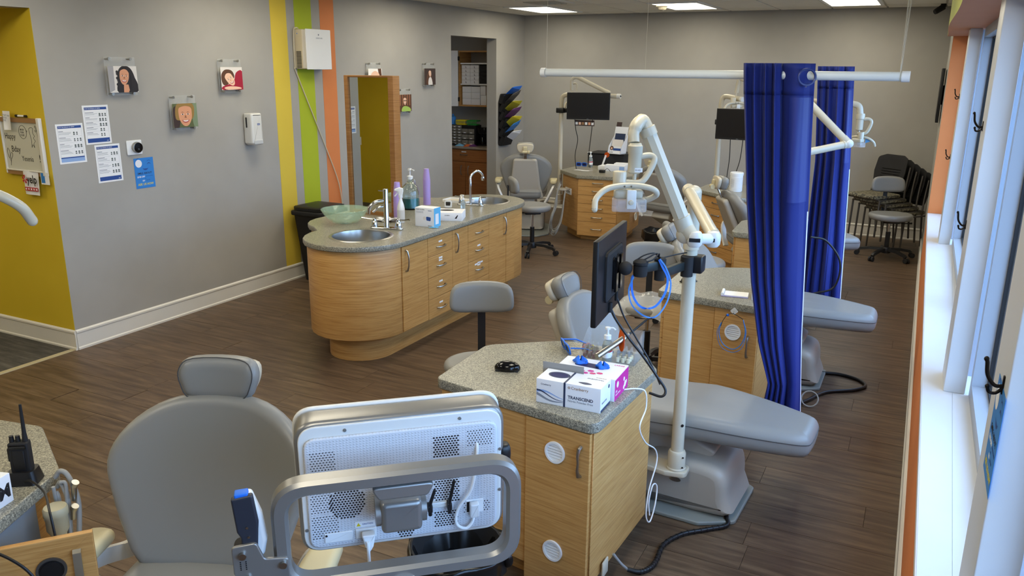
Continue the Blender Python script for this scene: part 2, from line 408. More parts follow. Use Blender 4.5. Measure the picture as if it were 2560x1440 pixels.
for nm, lc, lb in (('a', (-6.7, 2.1, 2.40), 'added ceiling light inside the mustard alcove, out of the picture'), ('b', (-6.5, 9.7, 2.695), 'added ceiling light inside the closet, out of the picture')):  # unseen lamps added to brighten the alcove and the closet
    t = thing('ceiling_light', lb, 'ceiling light', lc, 0, 'ceiling light panels')
    g = G(); g.ring(rrect(.60, .9, .002, 1), rrect(.52, .8, .002, 1), -.016, .0); g.obj('frame', M_WHITE, t)
    g = G(); g.box((-.26, -.4, -.010), (.26, .4, -.006)); g.obj('diffuser', M_LIGHT if nm == 'a' else mat('dim_fill_diffuser', (255, 255, 255), .5, emit=(255, 240, 214), es=2.2), t)
# walls
g = G(); T = XL-.15
g.box((T, 3.6, 0), (XL, 9.03, ZC+.05)); g.box((T, 9.03, 2.43), (XL, 10.245, ZC+.05)); g.box((T, 10.245, 0), (XL, YF, ZC+.05))
g.box((T, .6, 2.405), (XL, 3.6, ZC+.05)); g.box((T, YB, 0), (XL, .6, ZC+.05))
wl = struct(g.obj('wall_left', M_GREY, None, 0))
for nme, a, b, mm in (('a', 5.86, 6.07, M_STY), ('b', 6.18, 6.42, M_STG), ('c', 6.545, 6.76, M_STO)):
    q = simple('paint_stripe', (XL, a, .15), (XL+.0015, b, ZC), mm, wl)
    q['label'] = {'a': 'yellow painted stripe', 'b': 'lime green painted stripe', 'c': 'orange painted stripe'}[nme]
g = G(); g.box((-5.6, YF, 0), (.65, YF+.15, ZC+.05)); struct(g.obj('wall_far', M_GREY, None, 0))
g = G(); g.box((-8.1, YB-.15, 0), (.65, YB, ZC+.05)); struct(g.obj('wall_back', M_GREY, None, 0))
g = G(); g.box((-8.1, 3.598, 0), (XL-.001, 3.72, 2.405)); g.box((-8.15, .6, 0), (-8, 3.6, 2.405)); g.box((-8.1, .45, 0), (XL-.151, .6, 2.405)); g.box((-8.1, .45, 2.405), (T, 3.72, 2.45))
struct(g.obj('wall_alcove', M_YELLOW, None, 0))
# closet
g = G(); g.box((-7.5, 10.95, 0), (T, 11.1, 2.75)); g.box((-7.5, 8.4, 0), (-7.4, 11, 2.75)); g.box((-7.5, 8.3, 0), (T, 8.4, 2.75)); g.box((-7.5, 8.3, 2.7), (T, 11.1, 2.8))
struct(g.obj('wall_closet', M_GREY, None, 0))
# right wall: below sill, pier, far part, header
ZS = .64
YP = 9.27
g = G(); g.box((XR, YB, 0), (.60, YP, ZS-.03)); struct(g.obj('wall_right', M_ORANGE, None, 0))
g = G(); g.box((XR, YP+.002, 0), (.60, YF, ZC+.05)); struct(g.obj('wall_right', M_GREY, None, 0))
g = G(); g.box((XR+.001, YP-.006, ZS), (.60, YP+.004, 2.4)); struct(g.obj('wall_pier', M_ORANGE, None, 0))
g = G(); g.box((.36, YB, 2.38), (.60, YP, ZC+.05)); struct(g.obj('wall_header', M_GREY, None, 0))
sill = simple('trim_2', (XR-.003, YB, ZS-.03), (.37, YP-.006, ZS), M_POST, None, .006); struct(sill)
# soffit with a wavy lime fascia
wave = []
for k in range(61):
    y = YB+(YP-YB)*k/60; wave.append((.078+.010*sin(y*1.5+.4), y))
g = G(); out = wave+[(.36, YP), (.36, YB)]; g.pad(out[::-1], 2.38, ZC+.01); g.b.faces.ensure_lookup_table()
for f in g.b.faces:
    f.normal_update()
    if f.normal.z < -.5: f.material_index = 1
struct(g.obj('trim_3', [M_LIME, M_SOFF], None, 30))
# baseboards: flat board with a cap and a shoe
def baseboard(name, p0, p1, nrm):
    p0, p1 = Vector((*p0, 0)), Vector((*p1, 0)); d = (p1-p0).normalized(); nn = Vector((*nrm, 0))
    g = G(); prof = [(0, 0), (.016, 0), (.016, .014), (.010, .022), (.010, .122), (.014, .13), (.014, .142), (.005, .152), (0, .152)]
    A = [g.v(p0+nn*a+Vector((0, 0, b))) for a, b in prof]; B = [g.v(p1+nn*a+Vector((0, 0, b))) for a, b in prof]
    N = len(prof)
    for i in range(N): g.f([A[i], A[(i+1) % N], B[(i+1) % N], B[i]])
    g.f(A); g.f(B[::-1]); bmesh.ops.recalc_face_normals(g.b, faces=g.b.faces); return struct(g.obj(name, M_TRIM, None, 20))
baseboard('baseboard_left', (XL+.0015, 3.6), (XL+.0015, 9.03), (1, 0)); baseboard('baseboard_left', (XL+.0015, 10.245), (XL+.0015, YF), (1, 0)); baseboard('baseboard_left', (XL+.001, YB), (XL+.001, .6), (1, 0))
baseboard('baseboard_far', (XL, YF-.001), (XR, YF-.001), (0, -1)); baseboard('baseboard_alcove', (-8, 3.596), (XL+.012, 3.596), (0, -1))
baseboard('baseboard_right', (XR-.001, YB), (XR-.001, YF), (-1, 0))
# window posts, glazing
POSTS = [(7.60, 'far'), (3.95, 'middle'), (1.895, 'near'), (-.3, 'rear')]
for i, (y, nm) in enumerate(POSTS):
    p = simple('trim_%d' % (4+i), (.228, y, ZS), (.315, y+.27, 2.38), M_POST, None, .004); struct(p)
def window(k, y0, y1, mull=()):
    w_ = struct(bpy.data.objects.new('window_%d' % k, None)); COL.objects.link(w_); w_.location = (.40, (y0+y1)/2, 1.44)
    hy = (y1-y0)/2; z0, z1 = ZS-1.44, 2.38-1.44
    g = G(); fw = .07
    for a, b in ((-hy, -hy+fw), (hy-fw, hy)): g.box((-.07, a, z0), (.07, b, z1))
    g.box((-.07, -hy+fw, z0), (.07, hy-fw, z0+fw)); g.box((-.07, -hy+fw, z1-fw), (.07, hy-fw, z1))
    for q in mull: g.box((-.06, q-.05, z0+fw), (.06, q+.05, z1-fw))
    g.obj('window_frame', M_ICE, w_, 0)
    edges = [-hy+fw]+[e for q in mull for e in (q-.05, q+.05)]+[hy-fw]
    for a, b in zip(edges[::2], edges[1::2]):
        g = G(); g.ax((0, 0, 0), (0, 1, 0), (0, 0, 1), (1, 0, 0)); ou = [(a, z0+fw), (b, z0+fw), (b, z1-fw), (a, z1-fw)]; ii = [(a+.012, z0+fw+.012), (b-.012, z0+fw+.012), (b-.012, z1-fw-.012), (a+.012, z1-fw-.012)]
        g.ring(ou, ii, -.012, .01); g.obj('gasket', M_BLACKM, w_, 0)
        g = G(); g.box((-.004, a+.006, z0+fw+.006), (.002, b-.006, z1-fw-.006)); g.obj('pane', M_PANE, w_, 0)
window(1, 7.87, 9.255); window(2, 4.22, 7.60, (-.3,)); window(3, 2.165, 3.95); window(4, -.03, 1.895); g = G(); g.box((.315, YB, ZS), (.60, -.3, 2.4)); struct(g.obj('wall_right', M_GREY, None, 0))  # last box: unseen blank wall added in a window bay, keeps daylight off the near chair
g = G(); g.box((.62, -30, -.2), (40, 40, -.1)); struct(g.obj('ground_outside', mat('pavement', (110, 110, 106), .9), None, 0))
g = G(); g.box((.62, 12.2, -.1), (9, 12.5, 4.2)); struct(g.obj('wall_sky_screen', painted('sky_screen_grey', (104, 104, 100), 4), None, 0))  # invented outdoor wall, screens the bright sky behind the panes
# hooks and flyer on posts
def coat_hook(y, z, lab, x=.228):
    t = thing('coat_hook', lab, 'hook', (x, y, z), 0, 'black coat hooks on the window posts'); t.scale = (.62, .62, .62)
    g = G(); g.pad(rrect(.022, .07, .008), 0, .006, .002); o = g.obj('back_plate', M_BRONZE, t); o.matrix_local = Matrix(((0, 0, -1, 0), (-1, 0, 0, 0), (0, 1, 0, 0), (0, 0, 0, 1)))
    g = G(); g.tube(bez([(-.004, 0, -.005), (-.03, 0, -.005), (-.055, 0, .03), (-.062, 0, .075), (-.066, 0, .088)], 5), [.007]*20+[.009], 8); g.blob((-.066, 0, .088), (.009, .009, .01), nu=8, nv=6)
    g.tube(bez([(-.004, 0, -.015), (-.022, 0, -.034), (-.042, 0, -.034), (-.05, 0, -.015)], 4), .006, 8); g.blob((-.05, 0, -.013), (.008, .008, .009), nu=8, nv=6); g.obj('hook_arm', M_BRONZE, t)
    return t
coat_hook(4.20, 1.37, 'black double coat hook low on the middle white window post'); coat_hook(4.12, 1.82, 'black double coat hook high on the middle white window post')
coat_hook(1.965, 1.385, 'large black double coat hook on the nearest window post, above blue flyer'); coat_hook(7.80, 1.85, 'upper coat hook beside the orange wall'); coat_hook(7.84, 1.35, 'lower coat hook beside the orange wall')
def smile_flyer(parent, mat4):
    """blue flyer w .178 h .234, origin lower left, drawn in its xy plane"""
    g = G(); g.box((0, 0, 0), (.178, .234, .0008)); q = g.obj('sheet', M_SKY, parent, 0); q.matrix_local = mat4
    W = lambda x, y: mat4 @ Matrix.Translation((x, y, .001))
    g = G(); g.pad(circ(.030, 24, .042, .192), .0009, .0014); q = g.obj('white_disc', M_CARD, parent); q.matrix_local = mat4
    g = G()
    def arc(cx, cy, r, a0, a1, w0, flip=1):
        P = [];
        for k in range(13):
            a = radians(a0+(a1-a0)*k/12); ww = w0*sin(pi*k/12)+.0006; P.append((cx+(r+ww)*cos(a), cy+(r+ww)*sin(a)))
        for k in range(12, -1, -1):
            a = radians(a0+(a1-a0)*k/12); P.append((cx+r*cos(a), cy+r*sin(a)))
        V = [g.v((*p, .0012)) for p in P]
        for k in range(12): g.f([V[k], V[25-k], V[24-k], V[k+1]])
    arc(.10, .165, .028, 200, 340, -.014); arc(.135, .170, .018, 30, 150, .006); arc(.135, .187, .024, 40, 140, .003); arc(.04, .205, .026, 60, 140, .003)
    q = g.obj('smiling_face', M_INKB, parent); q.matrix_local = mat4
    text('SMILE ABOUT', .0215, M_INK, parent, None, M=W(.022, .108), font_bold=.01); text('$100 OFF', .017, M_CARD, parent, None, M=W(.018, .083), font_bold=.03); text('ORTHODONTICS', .0085, M_INKB, parent, None, M=W(.095, .088))
    text('OR', .008, M_INKB, parent, None, M=W(.085, .071)); text('$20', .014, M_CARD, parent, None, M=W(.062, .053), font_bold=.03); text('PER VISIT', .0085, M_INKB, parent, None, M=W(.098, .057))
    text('ASK US HOW', .0235, M_YEL, parent, None, M=W(.018, .022), font_bold=.02)
def wallM(y, z): return Matrix(((0, 0, 1, 0), (1, 0, 0, y), (0, 1, 0, z), (0, 0, 0, 1)))  # plane facing +X : local x->+Y? mirrored for reading
def leftwall(loc): return Matrix.Translation(loc) @ Matrix(((0, 0, 1, 0), (1, 0, 0, 0), (0, 1, 0, 0), (0, 0, 0, 1)))
# ---------------------------------------------------------------- things on the left wall
t = thing('flyer', 'blue flyer with a smiling face on grey wall under the thermostat', 'flyer', (XL+.001, 4.262, 1.113))
smile_flyer(t, leftwall((0, 0, 0)))
t = thing('flyer', 'blue flyer with a smiling face on the side of the nearest window post', 'flyer', (.2275, 2.062, 1.145))
smile_flyer(t, Matrix.Rotation(0, 4, 'X') @ Matrix(((0, 0, -1, 0), (-1, 0, 0, 0), (0, 1, 0, 0), (0, 0, 0, 1))))
def photo(y, z, lab, draw, hgt=.25, top=.055):
    """acrylic holder .26 wide, print, four standoffs"""
    t = thing('framed_photo', lab, 'photo', (XL, y, z), 0, 'acrylic photo holders on the grey wall')
    L = lambda d: leftwall((d, 0, 0)); Wd = .262
    g = G(); g.box((0, -.016, 0), (Wd, hgt+.01, .004)); o = g.obj('acrylic_plate', M_ACRYL, t, 0); o.matrix_local = L(.022)
    pw, ph = Wd-.016, hgt-top-.006; g = G(); mats = draw(g, pw, ph); o = g.obj('portrait_print', mats, t, 0); o.matrix_local = leftwall((.0395, .012, .006)); g = G(); g.box((0, 0, -.0015), (pw, ph, 0)); o = g.obj('print_backing', M_PBACK, t, 0); o.matrix_local = leftwall((.0393, .012, .006))
    for a in (.03, Wd-.05):
        for b in (-.004, hgt-.004):
            g = G(); g.cyl((a, b, 0), (a, b, .044), .007, n=12); g.cyl((a, b, .040), (a, b, .048), .011, n=14); o = g.obj('standoff', M_NICKEL, t); o.matrix_local = L(0)
class Pic:
    def __init__(s, g, w, h): s.g, s.w, s.h, s.z, s.m = g, w, h, 0, []
    def mi(s, m):
        if m not in s.m: s.m.append(m)
        return s.m.index(m)
    def poly(s, pts, m, smooth=0):
        if smooth: pts = loop2(pts, smooth)
        P = [(min(max(x, 0), 1)*s.w, min(max(y, 0), 1)*s.h, s.z) for x, y in pts]; s.g.f([s.g.v(p) for p in P], s.mi(m)); s.z += .00012
    def ell(s, cx, cy, rx, ry, m, rot=0, n=20):
        s.poly([(cx+rx*cos(a)*cos(rot)-ry*sin(a)*sin(rot), cy+rx*cos(a)*sin(rot)+ry*sin(a)*cos(rot)) for a in [2*pi*k/n for k in range(n)]], m)
    def bg(s, m): s.poly([(0, 0), (1, 0), (1, 1), (0, 1)], m)
M_LIP = mat('lip_print', (170, 70, 70), .5); M_TEETH = mat('teeth_print', (240, 236, 230), .5); M_SKIN3 = mat('skin_print_shadow', (150, 98, 70), .5)
def face(P, cx, cy, r, skin, rot=0, smile=1, wide=.8):
    R = lambda x, y: (cx+(x*cos(rot)-y*sin(rot))*r, cy+(x*sin(rot)+y*cos(rot))*r)
    P.poly([R(wide*a, b) for a, b in ((-.8, .3), (-.7, .85), (0, 1.15), (.7, .85), (.8, .3), (.72, -.35), (.4, -.9), (0, -1.08), (-.4, -.9), (-.72, -.35))], skin, 4)
    for sx in (-1, 1):
        P.ell(*R(sx*.32*wide, .18), .15*r, .06*r, M_TEETH, rot); P.ell(*R(sx*.32*wide, .18), .07*r, .07*r, M_HAIRB, rot); P.poly([R(sx*.12*wide, .34), R(sx*.32*wide, .44), R(sx*.52*wide, .36), R(sx*.32*wide, .38)], M_HAIRBR)
    P.poly([R(-.03, .1), R(-.12, -.2), R(.12, -.2), R(.03, .1), R(.0, .0)], M_SKIN3 if skin != M_SKIN2 else M_SKIN1)
    if smile:
        P.poly([R(-.36, -.4), R(0, -.46), R(.36, -.4), R(.18, -.68), R(-.18, -.68)], M_LIP, 3); P.poly([R(-.28, -.44), R(0, -.48), R(.28, -.44), R(.14, -.58), R(-.14, -.58)], M_TEETH, 3)
    else: P.poly([R(-.22, -.46), R(0, -.4), R(.22, -.46), R(0, -.6)], M_LIP, 3)
def d1(g, w, h):
    P = Pic(g, w, h); P.bg(M_PBACK); P.poly([(0, 0), (.18, .1), (.2, 1), (0, 1)], mat('photo_grey', (160, 158, 160), .5)); P.poly([(.3, 0), (.3, .4), (.34, .8), (.5, 1), (.72, .98), (.85, .7), (1, .3), (.95, 0)], M_HAIRB, 4)
    P.poly([(.48, 0), (.5, .3), (.66, .3), (.7, 0)], M_SKIN1); face(P, .54, .58, .27, M_SKIN1, -.1, 1, .75); P.poly([(.5, .95), (.62, .9), (.76, .6), (.74, .2), (.66, 0), (.95, 0), (.9, .6), (.75, .95)], M_HAIRB, 4)
    for k in range(9): P.ell(.31+.03*sin(k*2.3), .15+.08*k, .035, .05, M_HAIRB)
    return P.m
def d2(g, w, h):
    P = Pic(g, w, h); P.bg(M_PGREEN); P.ell(.12, .4, .16, .5, M_PDARK); P.ell(.92, .5, .14, .6, mat('photo_leaf', (120, 138, 110), .5)); P.poly([(.1, .4), (.16, .95), (.5, 1), (.84, .95), (.86, .5), (.7, .3), (.3, .3)], mat('hair_print_gold', (150, 118, 62), .5), 4)
    face(P, .5, .48, .40, M_SKIN1, 0, 1, .85); P.poly([(.14, .75), (.2, .98), (.5, 1), (.82, .97), (.88, .7), (.74, .84), (.5, .9), (.28, .84)], mat('hair_print_gold', (150, 118, 62), .5), 3); return P.m
def d3(g, w, h):
    P = Pic(g, w, h); P.bg(M_PBACK); P.poly([(.1, 0), (.05, .15), (.55, .35), (.7, .75), (1, .82), (1, 0)], M_PRED, 3); P.poly([(.05, .3), (.02, .65), (.2, .88), (.5, .85), (.62, .6), (.5, .4), (.2, .2)], M_HAIRBR, 4)
    face(P, .42, .45, .27, M_SKIN2, .55, 1, .8); P.poly([(.12, .1), (.4, .16), (.8, .12), (.9, .04), (.3, .0)], M_SKIN2, 3); return P.m
def d4(g, w, h):
    P = Pic(g, w, h); P.bg(M_TEETH); P.poly([(.7, 1), (.95, 1), (1, .4), (.85, .2)], M_HAIRBR); face(P, .5, .3, .5, M_SKIN2, 0, 1, .8); return P.m
def d5(g, w, h):
    P = Pic(g, w, h); P.bg(M_PDARK); P.poly([(.2, 0), (.2, .5), (.45, .9), (.65, .6), (.7, 0)], M_HAIRBR, 4); P.poly([(.35, 0), (.4, .4), (.6, .45), (.72, 0)], M_PBACK, 3); face(P, .5, .68, .17, M_SKIN2, .1); return P.m
def d6(g, w, h):
    P = Pic(g, w, h); P.bg(M_HAIRBR)
    for k in range(5): P.poly([(.05+.19*k, .35), (.12+.19*k, .35), (.12+.19*k, 1), (.05+.19*k, 1)], M_SKIN3)
    P.poly([(.2, 0), (.25, .25), (.5, .32), (.85, .2), (.9, 0)], mat('photo_lime', (160, 190, 90), .5), 3); P.ell(.45, .68, .15, .2, M_HAIRBR); face(P, .45, .6, .19, M_SKIN2, 0)
    for sx in (-.06, .06): P.ell(.45+sx, .635, .045, .035, M_HAIRB)
    return P.m
photo(4.09, 1.84, 'framed photo of a person with long curly black hair smiling', d1)
photo(4.632, 1.552, 'framed photo of a laughing child with fair tied-back hair', d2)
photo(5.168, 1.838, 'framed photo of a person in a red jumper resting head on arms', d3)
photo(7.235, 1.83, 'framed photo of a pale close-up face, half hidden behind mirror', d4)
photo(7.80, 1.545, 'framed photo of a person wearing glasses and lime top, right of mirror', d6)
photo(8.335, 1.835, 'framed photo of a person with long hair against dark brown', d5)
def notice(y, z, lab, var, rot=0):
    w_, h_ = .21, .278; t = thing('health_notice', lab, 'notice', (XL+.001, y, z), 0, 'printed health notices taped to the grey wall')
    mm = leftwall((0, 0, 0)) @ Matrix.Rotation(rot, 4, 'Z'); random.seed(var)
    def put(g, n, m):
        o = g.obj(n, m, t, 0); o.matrix_local = mm
    g = G(); g.box((0, 0, 0), (w_, h_, .0006)); put(g, 'sheet', M_PAPER)
    g = G(); Z = .0007
    R = lambda g, x0, y0, x1, y1: g.box((x0, y0, Z), (x1, y1, Z+.0002))
    R(g, .014, h_-.032, w_-.014, h_-.014); put(g, 'blue_band', M_INKB); g = G(); R(g, .014, .012, w_-.014, .012+(.03 if var != 1 else .022)+(.012 if var == 1 else 0)); put(g, 'blue_band', M_INKB)
    if var == 1:
        g = G(); g.box((.014, .012, .0008), (w_-.014, .038, .0012)); put(g, 'pale_band', M_INKL)
    g = G()
    for s_ in (.014, w_-.0148): R(g, s_, .04, s_+.0008, h_-.03)
    yy = h_-.046
    heads = 4 if var != 2 else 5; step = (h_-.10)/heads
    for k in range(heads):
        y1 = h_-.05-step*k; R(g, .018, y1-.004, .018+random.uniform(.03, .07), y1)
        for j in range(int(step/.0075)-2): R(g, .018, y1-.011-j*.0072, random.uniform(.09, .118), y1-.0092-j*.0072)
        if k: R(g, .018, y1+.006, w_-.018, y1+.0066)
    put(g, 'printed_lines', M_GTXT)
    g = G()
    for k in range(heads):
        y1 = h_-.05-step*k-.018
        for j in range(random.choice((2, 3, 3))):
            cx = .135+j*.023; r = random.uniform(.0055, .008); g.pad(circ(r, 10, cx, y1+.004), Z, Z+.0002); g.pad(rrect(.014, .012, .004, 2), Z, Z+.0002) if False else None
            g.box((cx-r, y1-.012, Z), (cx+r, y1-.004, Z+.0002))
    put(g, 'small_figures', mat('figure_ink', (96, 104, 104), .6))
    text('STOP THE SPREAD OF GERMS', .0095, M_PAPER, t, None, M=mm @ Matrix.Translation((.018, h_-.026, .001))); text('cdc', .012, M_PAPER, t, None, M=mm @ Matrix.Translation((w_-.04, .018, .001)))
notice(3.663, 1.362, 'white notice with blue bands, lowest left of the three taped sheets', 1)
notice(3.885, 1.482, 'white notice with blue bands, top sheet of the three', 2)
notice(3.945, 1.196, 'white notice with blue bands, directly below the top sheet', 3)
t = thing('thermostat', 'round black and steel thermostat on a white wall plate', 'thermostat', (XL, 4.28, 1.432))
g = G(); g.pad(rrect(.135, .11, .008), 0, .008, .003); o = g.obj('wall_plate', M_WHITE, t); o.matrix_local = leftwall((0, 0, 0))
g = G(); g.lathe([(.040, .006), (.043, .012), (.042, .028), (.040, .033), (.036, .034)], 32); o = g.obj('steel_ring', M_NICKEL, t); o.matrix_local = leftwall((0, .015, 0))
g = G(); g.lathe([(.040, .030), (.037, .0365), (0, .038)], 32); o = g.obj('dial_face', M_BLACKG, t); o.matrix_local = leftwall((0, .015, 0))
text('71', .016, M_GTXT, t, None, M=leftwall((.0385, .005, -.018)))
t = thing('soap_dispenser', 'white wall-mounted hand sanitiser dispenser', 'dispenser', (XL, 5.495, 1.50))
g = G(); g.pad(rpoly([(-.062, .14), (-.066, .1), (-.07, -.12), (-.045, -.14), (.045, -.14), (.07, -.12), (.066, .1), (.062, .14)], .015), 0, .105, .02, n=4); o = g.obj('housing', M_WHITEG, t); o.matrix_local = leftwall((0, 0, 0))
g = G(); g.pad(rpoly([(-.05, -.005), (.05, -.005), (.055, -.045), (-.055, -.045)], .012), 0, .012, .006); o = g.obj('push_bar', mat('pale_grey_plastic', (190, 192, 192), .3), t); o.matrix_local = leftwall((.102, 0, -.088))
g = G(); g.pad(rrect(.014, .09, .006), 0, .002); o = g.obj('level_window', M_BLACKM, t); o.matrix_local = Matrix.Translation((.045, -.0695, .06)) @ Matrix(((1, 0, 0, 0), (0, 0, -1, 0), (0, 1, 0, 0), (0, 0, 0, 1)))
g = G(); g.box((-.016, .035, 0), (.016, .05, .001)); o = g.obj('badge', M_INKB, t, 0); o.matrix_local = leftwall((.105, .015, 0)); text('PURELL', .0085, M_PAPER, t, None, M=leftwall((.1065, -.001, .039)))
# air purifier with cord
t = thing('air_purifier', 'square white wall-mounted air unit over the striped wall', 'air purifier', (XL, 6.35, 2.20))
g = G(); g.pad(rrect(.40, .36, .012), 0, .11, .01); o = g.obj('body', M_IVORY, t); o.matrix_local = leftwall((0, 0, 0))
g = G(); g.pad(rrect(.36, .37, .008), 0, .012, .004); o = g.obj('front_cover', M_WHITE, t); o.matrix_local = leftwall((.108, .02, 0))
for k in range(14):
    g = G(); g.box((.03, -.2022, -.02-k*.011), (.088, -.2002, -.026-k*.011)); o = g.obj('grille_slot', M_BLACKM, t, 0)
g = G(); g.blob((.05, -.201, .14), (.004, .003, .006), nu=10, nv=6); g.obj('indicator', M_CYAN, t)
g = G(); g.lathe([(0, 0), (.008, 0), (.008, .001), (0, .001)], 12); o = g.obj('logo', M_GTXT, t); o.matrix_local = leftwall((.1205, .02, .135)); text('SURROUND', .018, M_GTXT, t, None, M=leftwall((.1205, -.02, .098)))
g = G(); g.tube(bez([(.05, -.18, .185), (.045, -.205, .19), (.02, -.212, .15), (.012, -.21, -.15), (.012, -.18, -.25), (.012, .2, -1.0), (.02, .34, -1.33), (.015, .40, -1.62)], 8), .006, 8); g.obj('power_cord', M_IVORY, t)
# whiteboard on alcove wall (plane facing -Y)
def ywall(loc): return Matrix.Translation(loc) @ Matrix(((1, 0, 0, 0), (0, 0, -1, 0), (0, 1, 0, 0), (0, 0, 0, 1)))
t = thing('whiteboard', 'whiteboard with a handwritten birthday greeting on mustard wall', 'whiteboard', (-5.665, 3.596, 1.485)); I = ywall((0, 0, 0))
def put(g, n, m, sm=0, mm=None, par=None):
    o = g.obj(n, m, par or t, sm); o.matrix_local = mm or I; return o
g = G(); g.box((-.215, -.175, 0), (.195, .17, .012)); put(g, 'board', M_WBOARD)
g = G(); g.box((-.225, .165, 0), (.20, .195, .02)); put(g, 'top_rail', M_TAPE); g = G(); g.box((-.225, -.205, 0), (.20, -.172, .02)); put(g, 'bottom_rail', M_TAPE)
g = G(); g.box((-.225, -.178, .012), (.205, -.168, .026), 0, .003); put(g, 'ledge', M_TRIM)
g = G(); g.box((-.228, -.2, 0), (-.215, .2, .024), 0, .004); put(g, 'side_rail', M_TRIM, 40); g = G(); g.box((.19, -.2, 0), (.222, .2, .028), 0, .006); put(g, 'side_rail', M_TRIM, 40)
Wt = lambda x, y, r=0: I @ Matrix.Translation((x, y, .0125)) @ Matrix.Rotation(r, 4, 'Z')
text('Happy', .058, M_INK, t, None, M=Wt(-.20, .045), sx=.8); text('Bday', .062, M_INK, t, None, M=Wt(-.145, -.045), sx=.85); text('Yesenia', .052, M_INK, t, None, M=Wt(-.04, -.105), sx=.8); text('!', .075, M_INK, t, None, M=Wt(.15, -.105))
text('BRUSH\nYOUR\nFLOSS!', .019, M_INK, t, None, M=Wt(-.017, .108), sx=.75)
def stroke(P, closed=False):
    g = G(); g.tube([(x, y, .0128) for x, y in P], .0011, 5, closed=closed); put(g, 'marker_drawing', M_INK, 40)
stroke(circ(.042, 20, .010, .098, .046), True); stroke([(.050, .112), (.062, .108), (.052, .098)])
stroke(loop2([(-.185, -.09), (-.197, -.05), (-.187, -.022), (-.170, -.045), (-.175, -.08)], 5), True); stroke(loop2([(-.165, -.10), (-.150, -.085), (-.140, -.065), (-.148, -.05), (-.165, -.07)], 5), True)
stroke([(-.181, -.09), (-.170, -.115), (-.176, -.145)]); stroke([(-.163, -.10), (-.173, -.13), (-.176, -.145)])
stroke(loop2([(.085, .125), (.125, .130), (.122, .095), (.135, .075), (.122, .06), (.138, .04), (.118, .022), (.122, -.005), (.105, .015), (.092, -.005), (.098, .04), (.090, .08)], 4), True)
for a in range(4): stroke(loop2([(.168+.004*cos(a*pi/2+.78), .125+.004*sin(a*pi/2+.78)), (.168+.020*cos(a*pi/2+.45), .125+.022*sin(a*pi/2+.45)), (.168+.024*cos(a*pi/2+.78), .125+.028*sin(a*pi/2+.78)), (.168+.020*cos(a*pi/2+1.1), .125+.022*sin(a*pi/2+1.1))], 4), True)
stroke([(.168, .115), (.172, .065)])
t2 = thing('marker_pen', 'white marker pen with black ends on top of the whiteboard', 'marker', (-5.645, 3.585, 1.694))
g = G(); g.cyl((-.04, 0, 0), (.035, 0, 0), .0075, n=12); g.obj('barrel', M_WHITE, t2); g = G(); g.cyl((-.062, 0, 0), (-.035, 0, 0), .009, n=12); g.obj('cap', M_BLACK, t2); g = G(); g.cyl((.035, 0, 0), (.055, 0, 0), .0085, n=12); g.obj('end_plug', M_BLACK, t2)
t = thing('note', 'curling taped note over the top edge of the whiteboard', 'note', (-5.775, 3.566, 1.655))
g = G(); g.grid(lambda u, v: (-.04+.08*u+.01*(1-v), -.06+.13*v, .004+.012*(1-v)*(.5-u)**2*4), 6, 6); put(g, 'sheet', M_PAPER, 40); text('WHAT AN\nTEETH\nTRUE', .018, M_GTXT, t, None, M=I @ Matrix.Translation((-.03, .04, .02)) @ Matrix.Rotation(-.08, 4, 'Z'))
t = thing('review_sign', 'paper sign with red burst logo and stars under the whiteboard', 'sign', (-5.616, 3.572, 1.235))
g = G(); g.grid(lambda u, v: (-.085+.17*u+.01*v*0, -.09+.17*v, .004*sin(u*6)+.01*(1-v)*u), 8, 6); put(g, 'sheet', M_PAPER, 40)
text('yelp', .082, M_INK, t, None, M=I @ Matrix.Translation((-.03, -.005, .014)), sx=.8, font_bold=.02)
g = G()
for a in (100, 160, 220, 285, 350): ca, sa = cos(radians(a)), sin(radians(a)); g.pad([(-.055+ca*.008-sa*.004, .02+sa*.008+ca*.004), (-.055+ca*.03-sa*.009, .02+sa*.03+ca*.009), (-.055+ca*.03+sa*.009, .02+sa*.03-ca*.009), (-.055+ca*.008+sa*.004, .02+sa*.008-ca*.004)], .012, .0125)
put(g, 'burst_logo', M_RED)
for k in range(5):
    g = G(); g.box((-.068+k*.029, -.062, .012), (-.041+k*.029, -.035, .0125)); put(g, 'star_box', M_RED); g = G(); g.pad([(-.0545+k*.029+(.011 if j % 2 == 0 else .0045)*sin(2*pi*j/10), -.0485+(.011 if j % 2 == 0 else .0045)*cos(2*pi*j/10)) for j in range(10)], .0126, .013); put(g, 'star', M_PAPER)
t = thing('card', 'small blue and white card below the whiteboard corner', 'card', (-5.462, 3.572, 1.268)); g = G(); g.box((-.045, -.04, 0), (.045, .045, .001)); put(g, 'sheet', M_PAPER); g = G(); g.box((-.04, -.03, .001), (0, .04, .0015)); put(g, 'blue_panel', M_SKY)
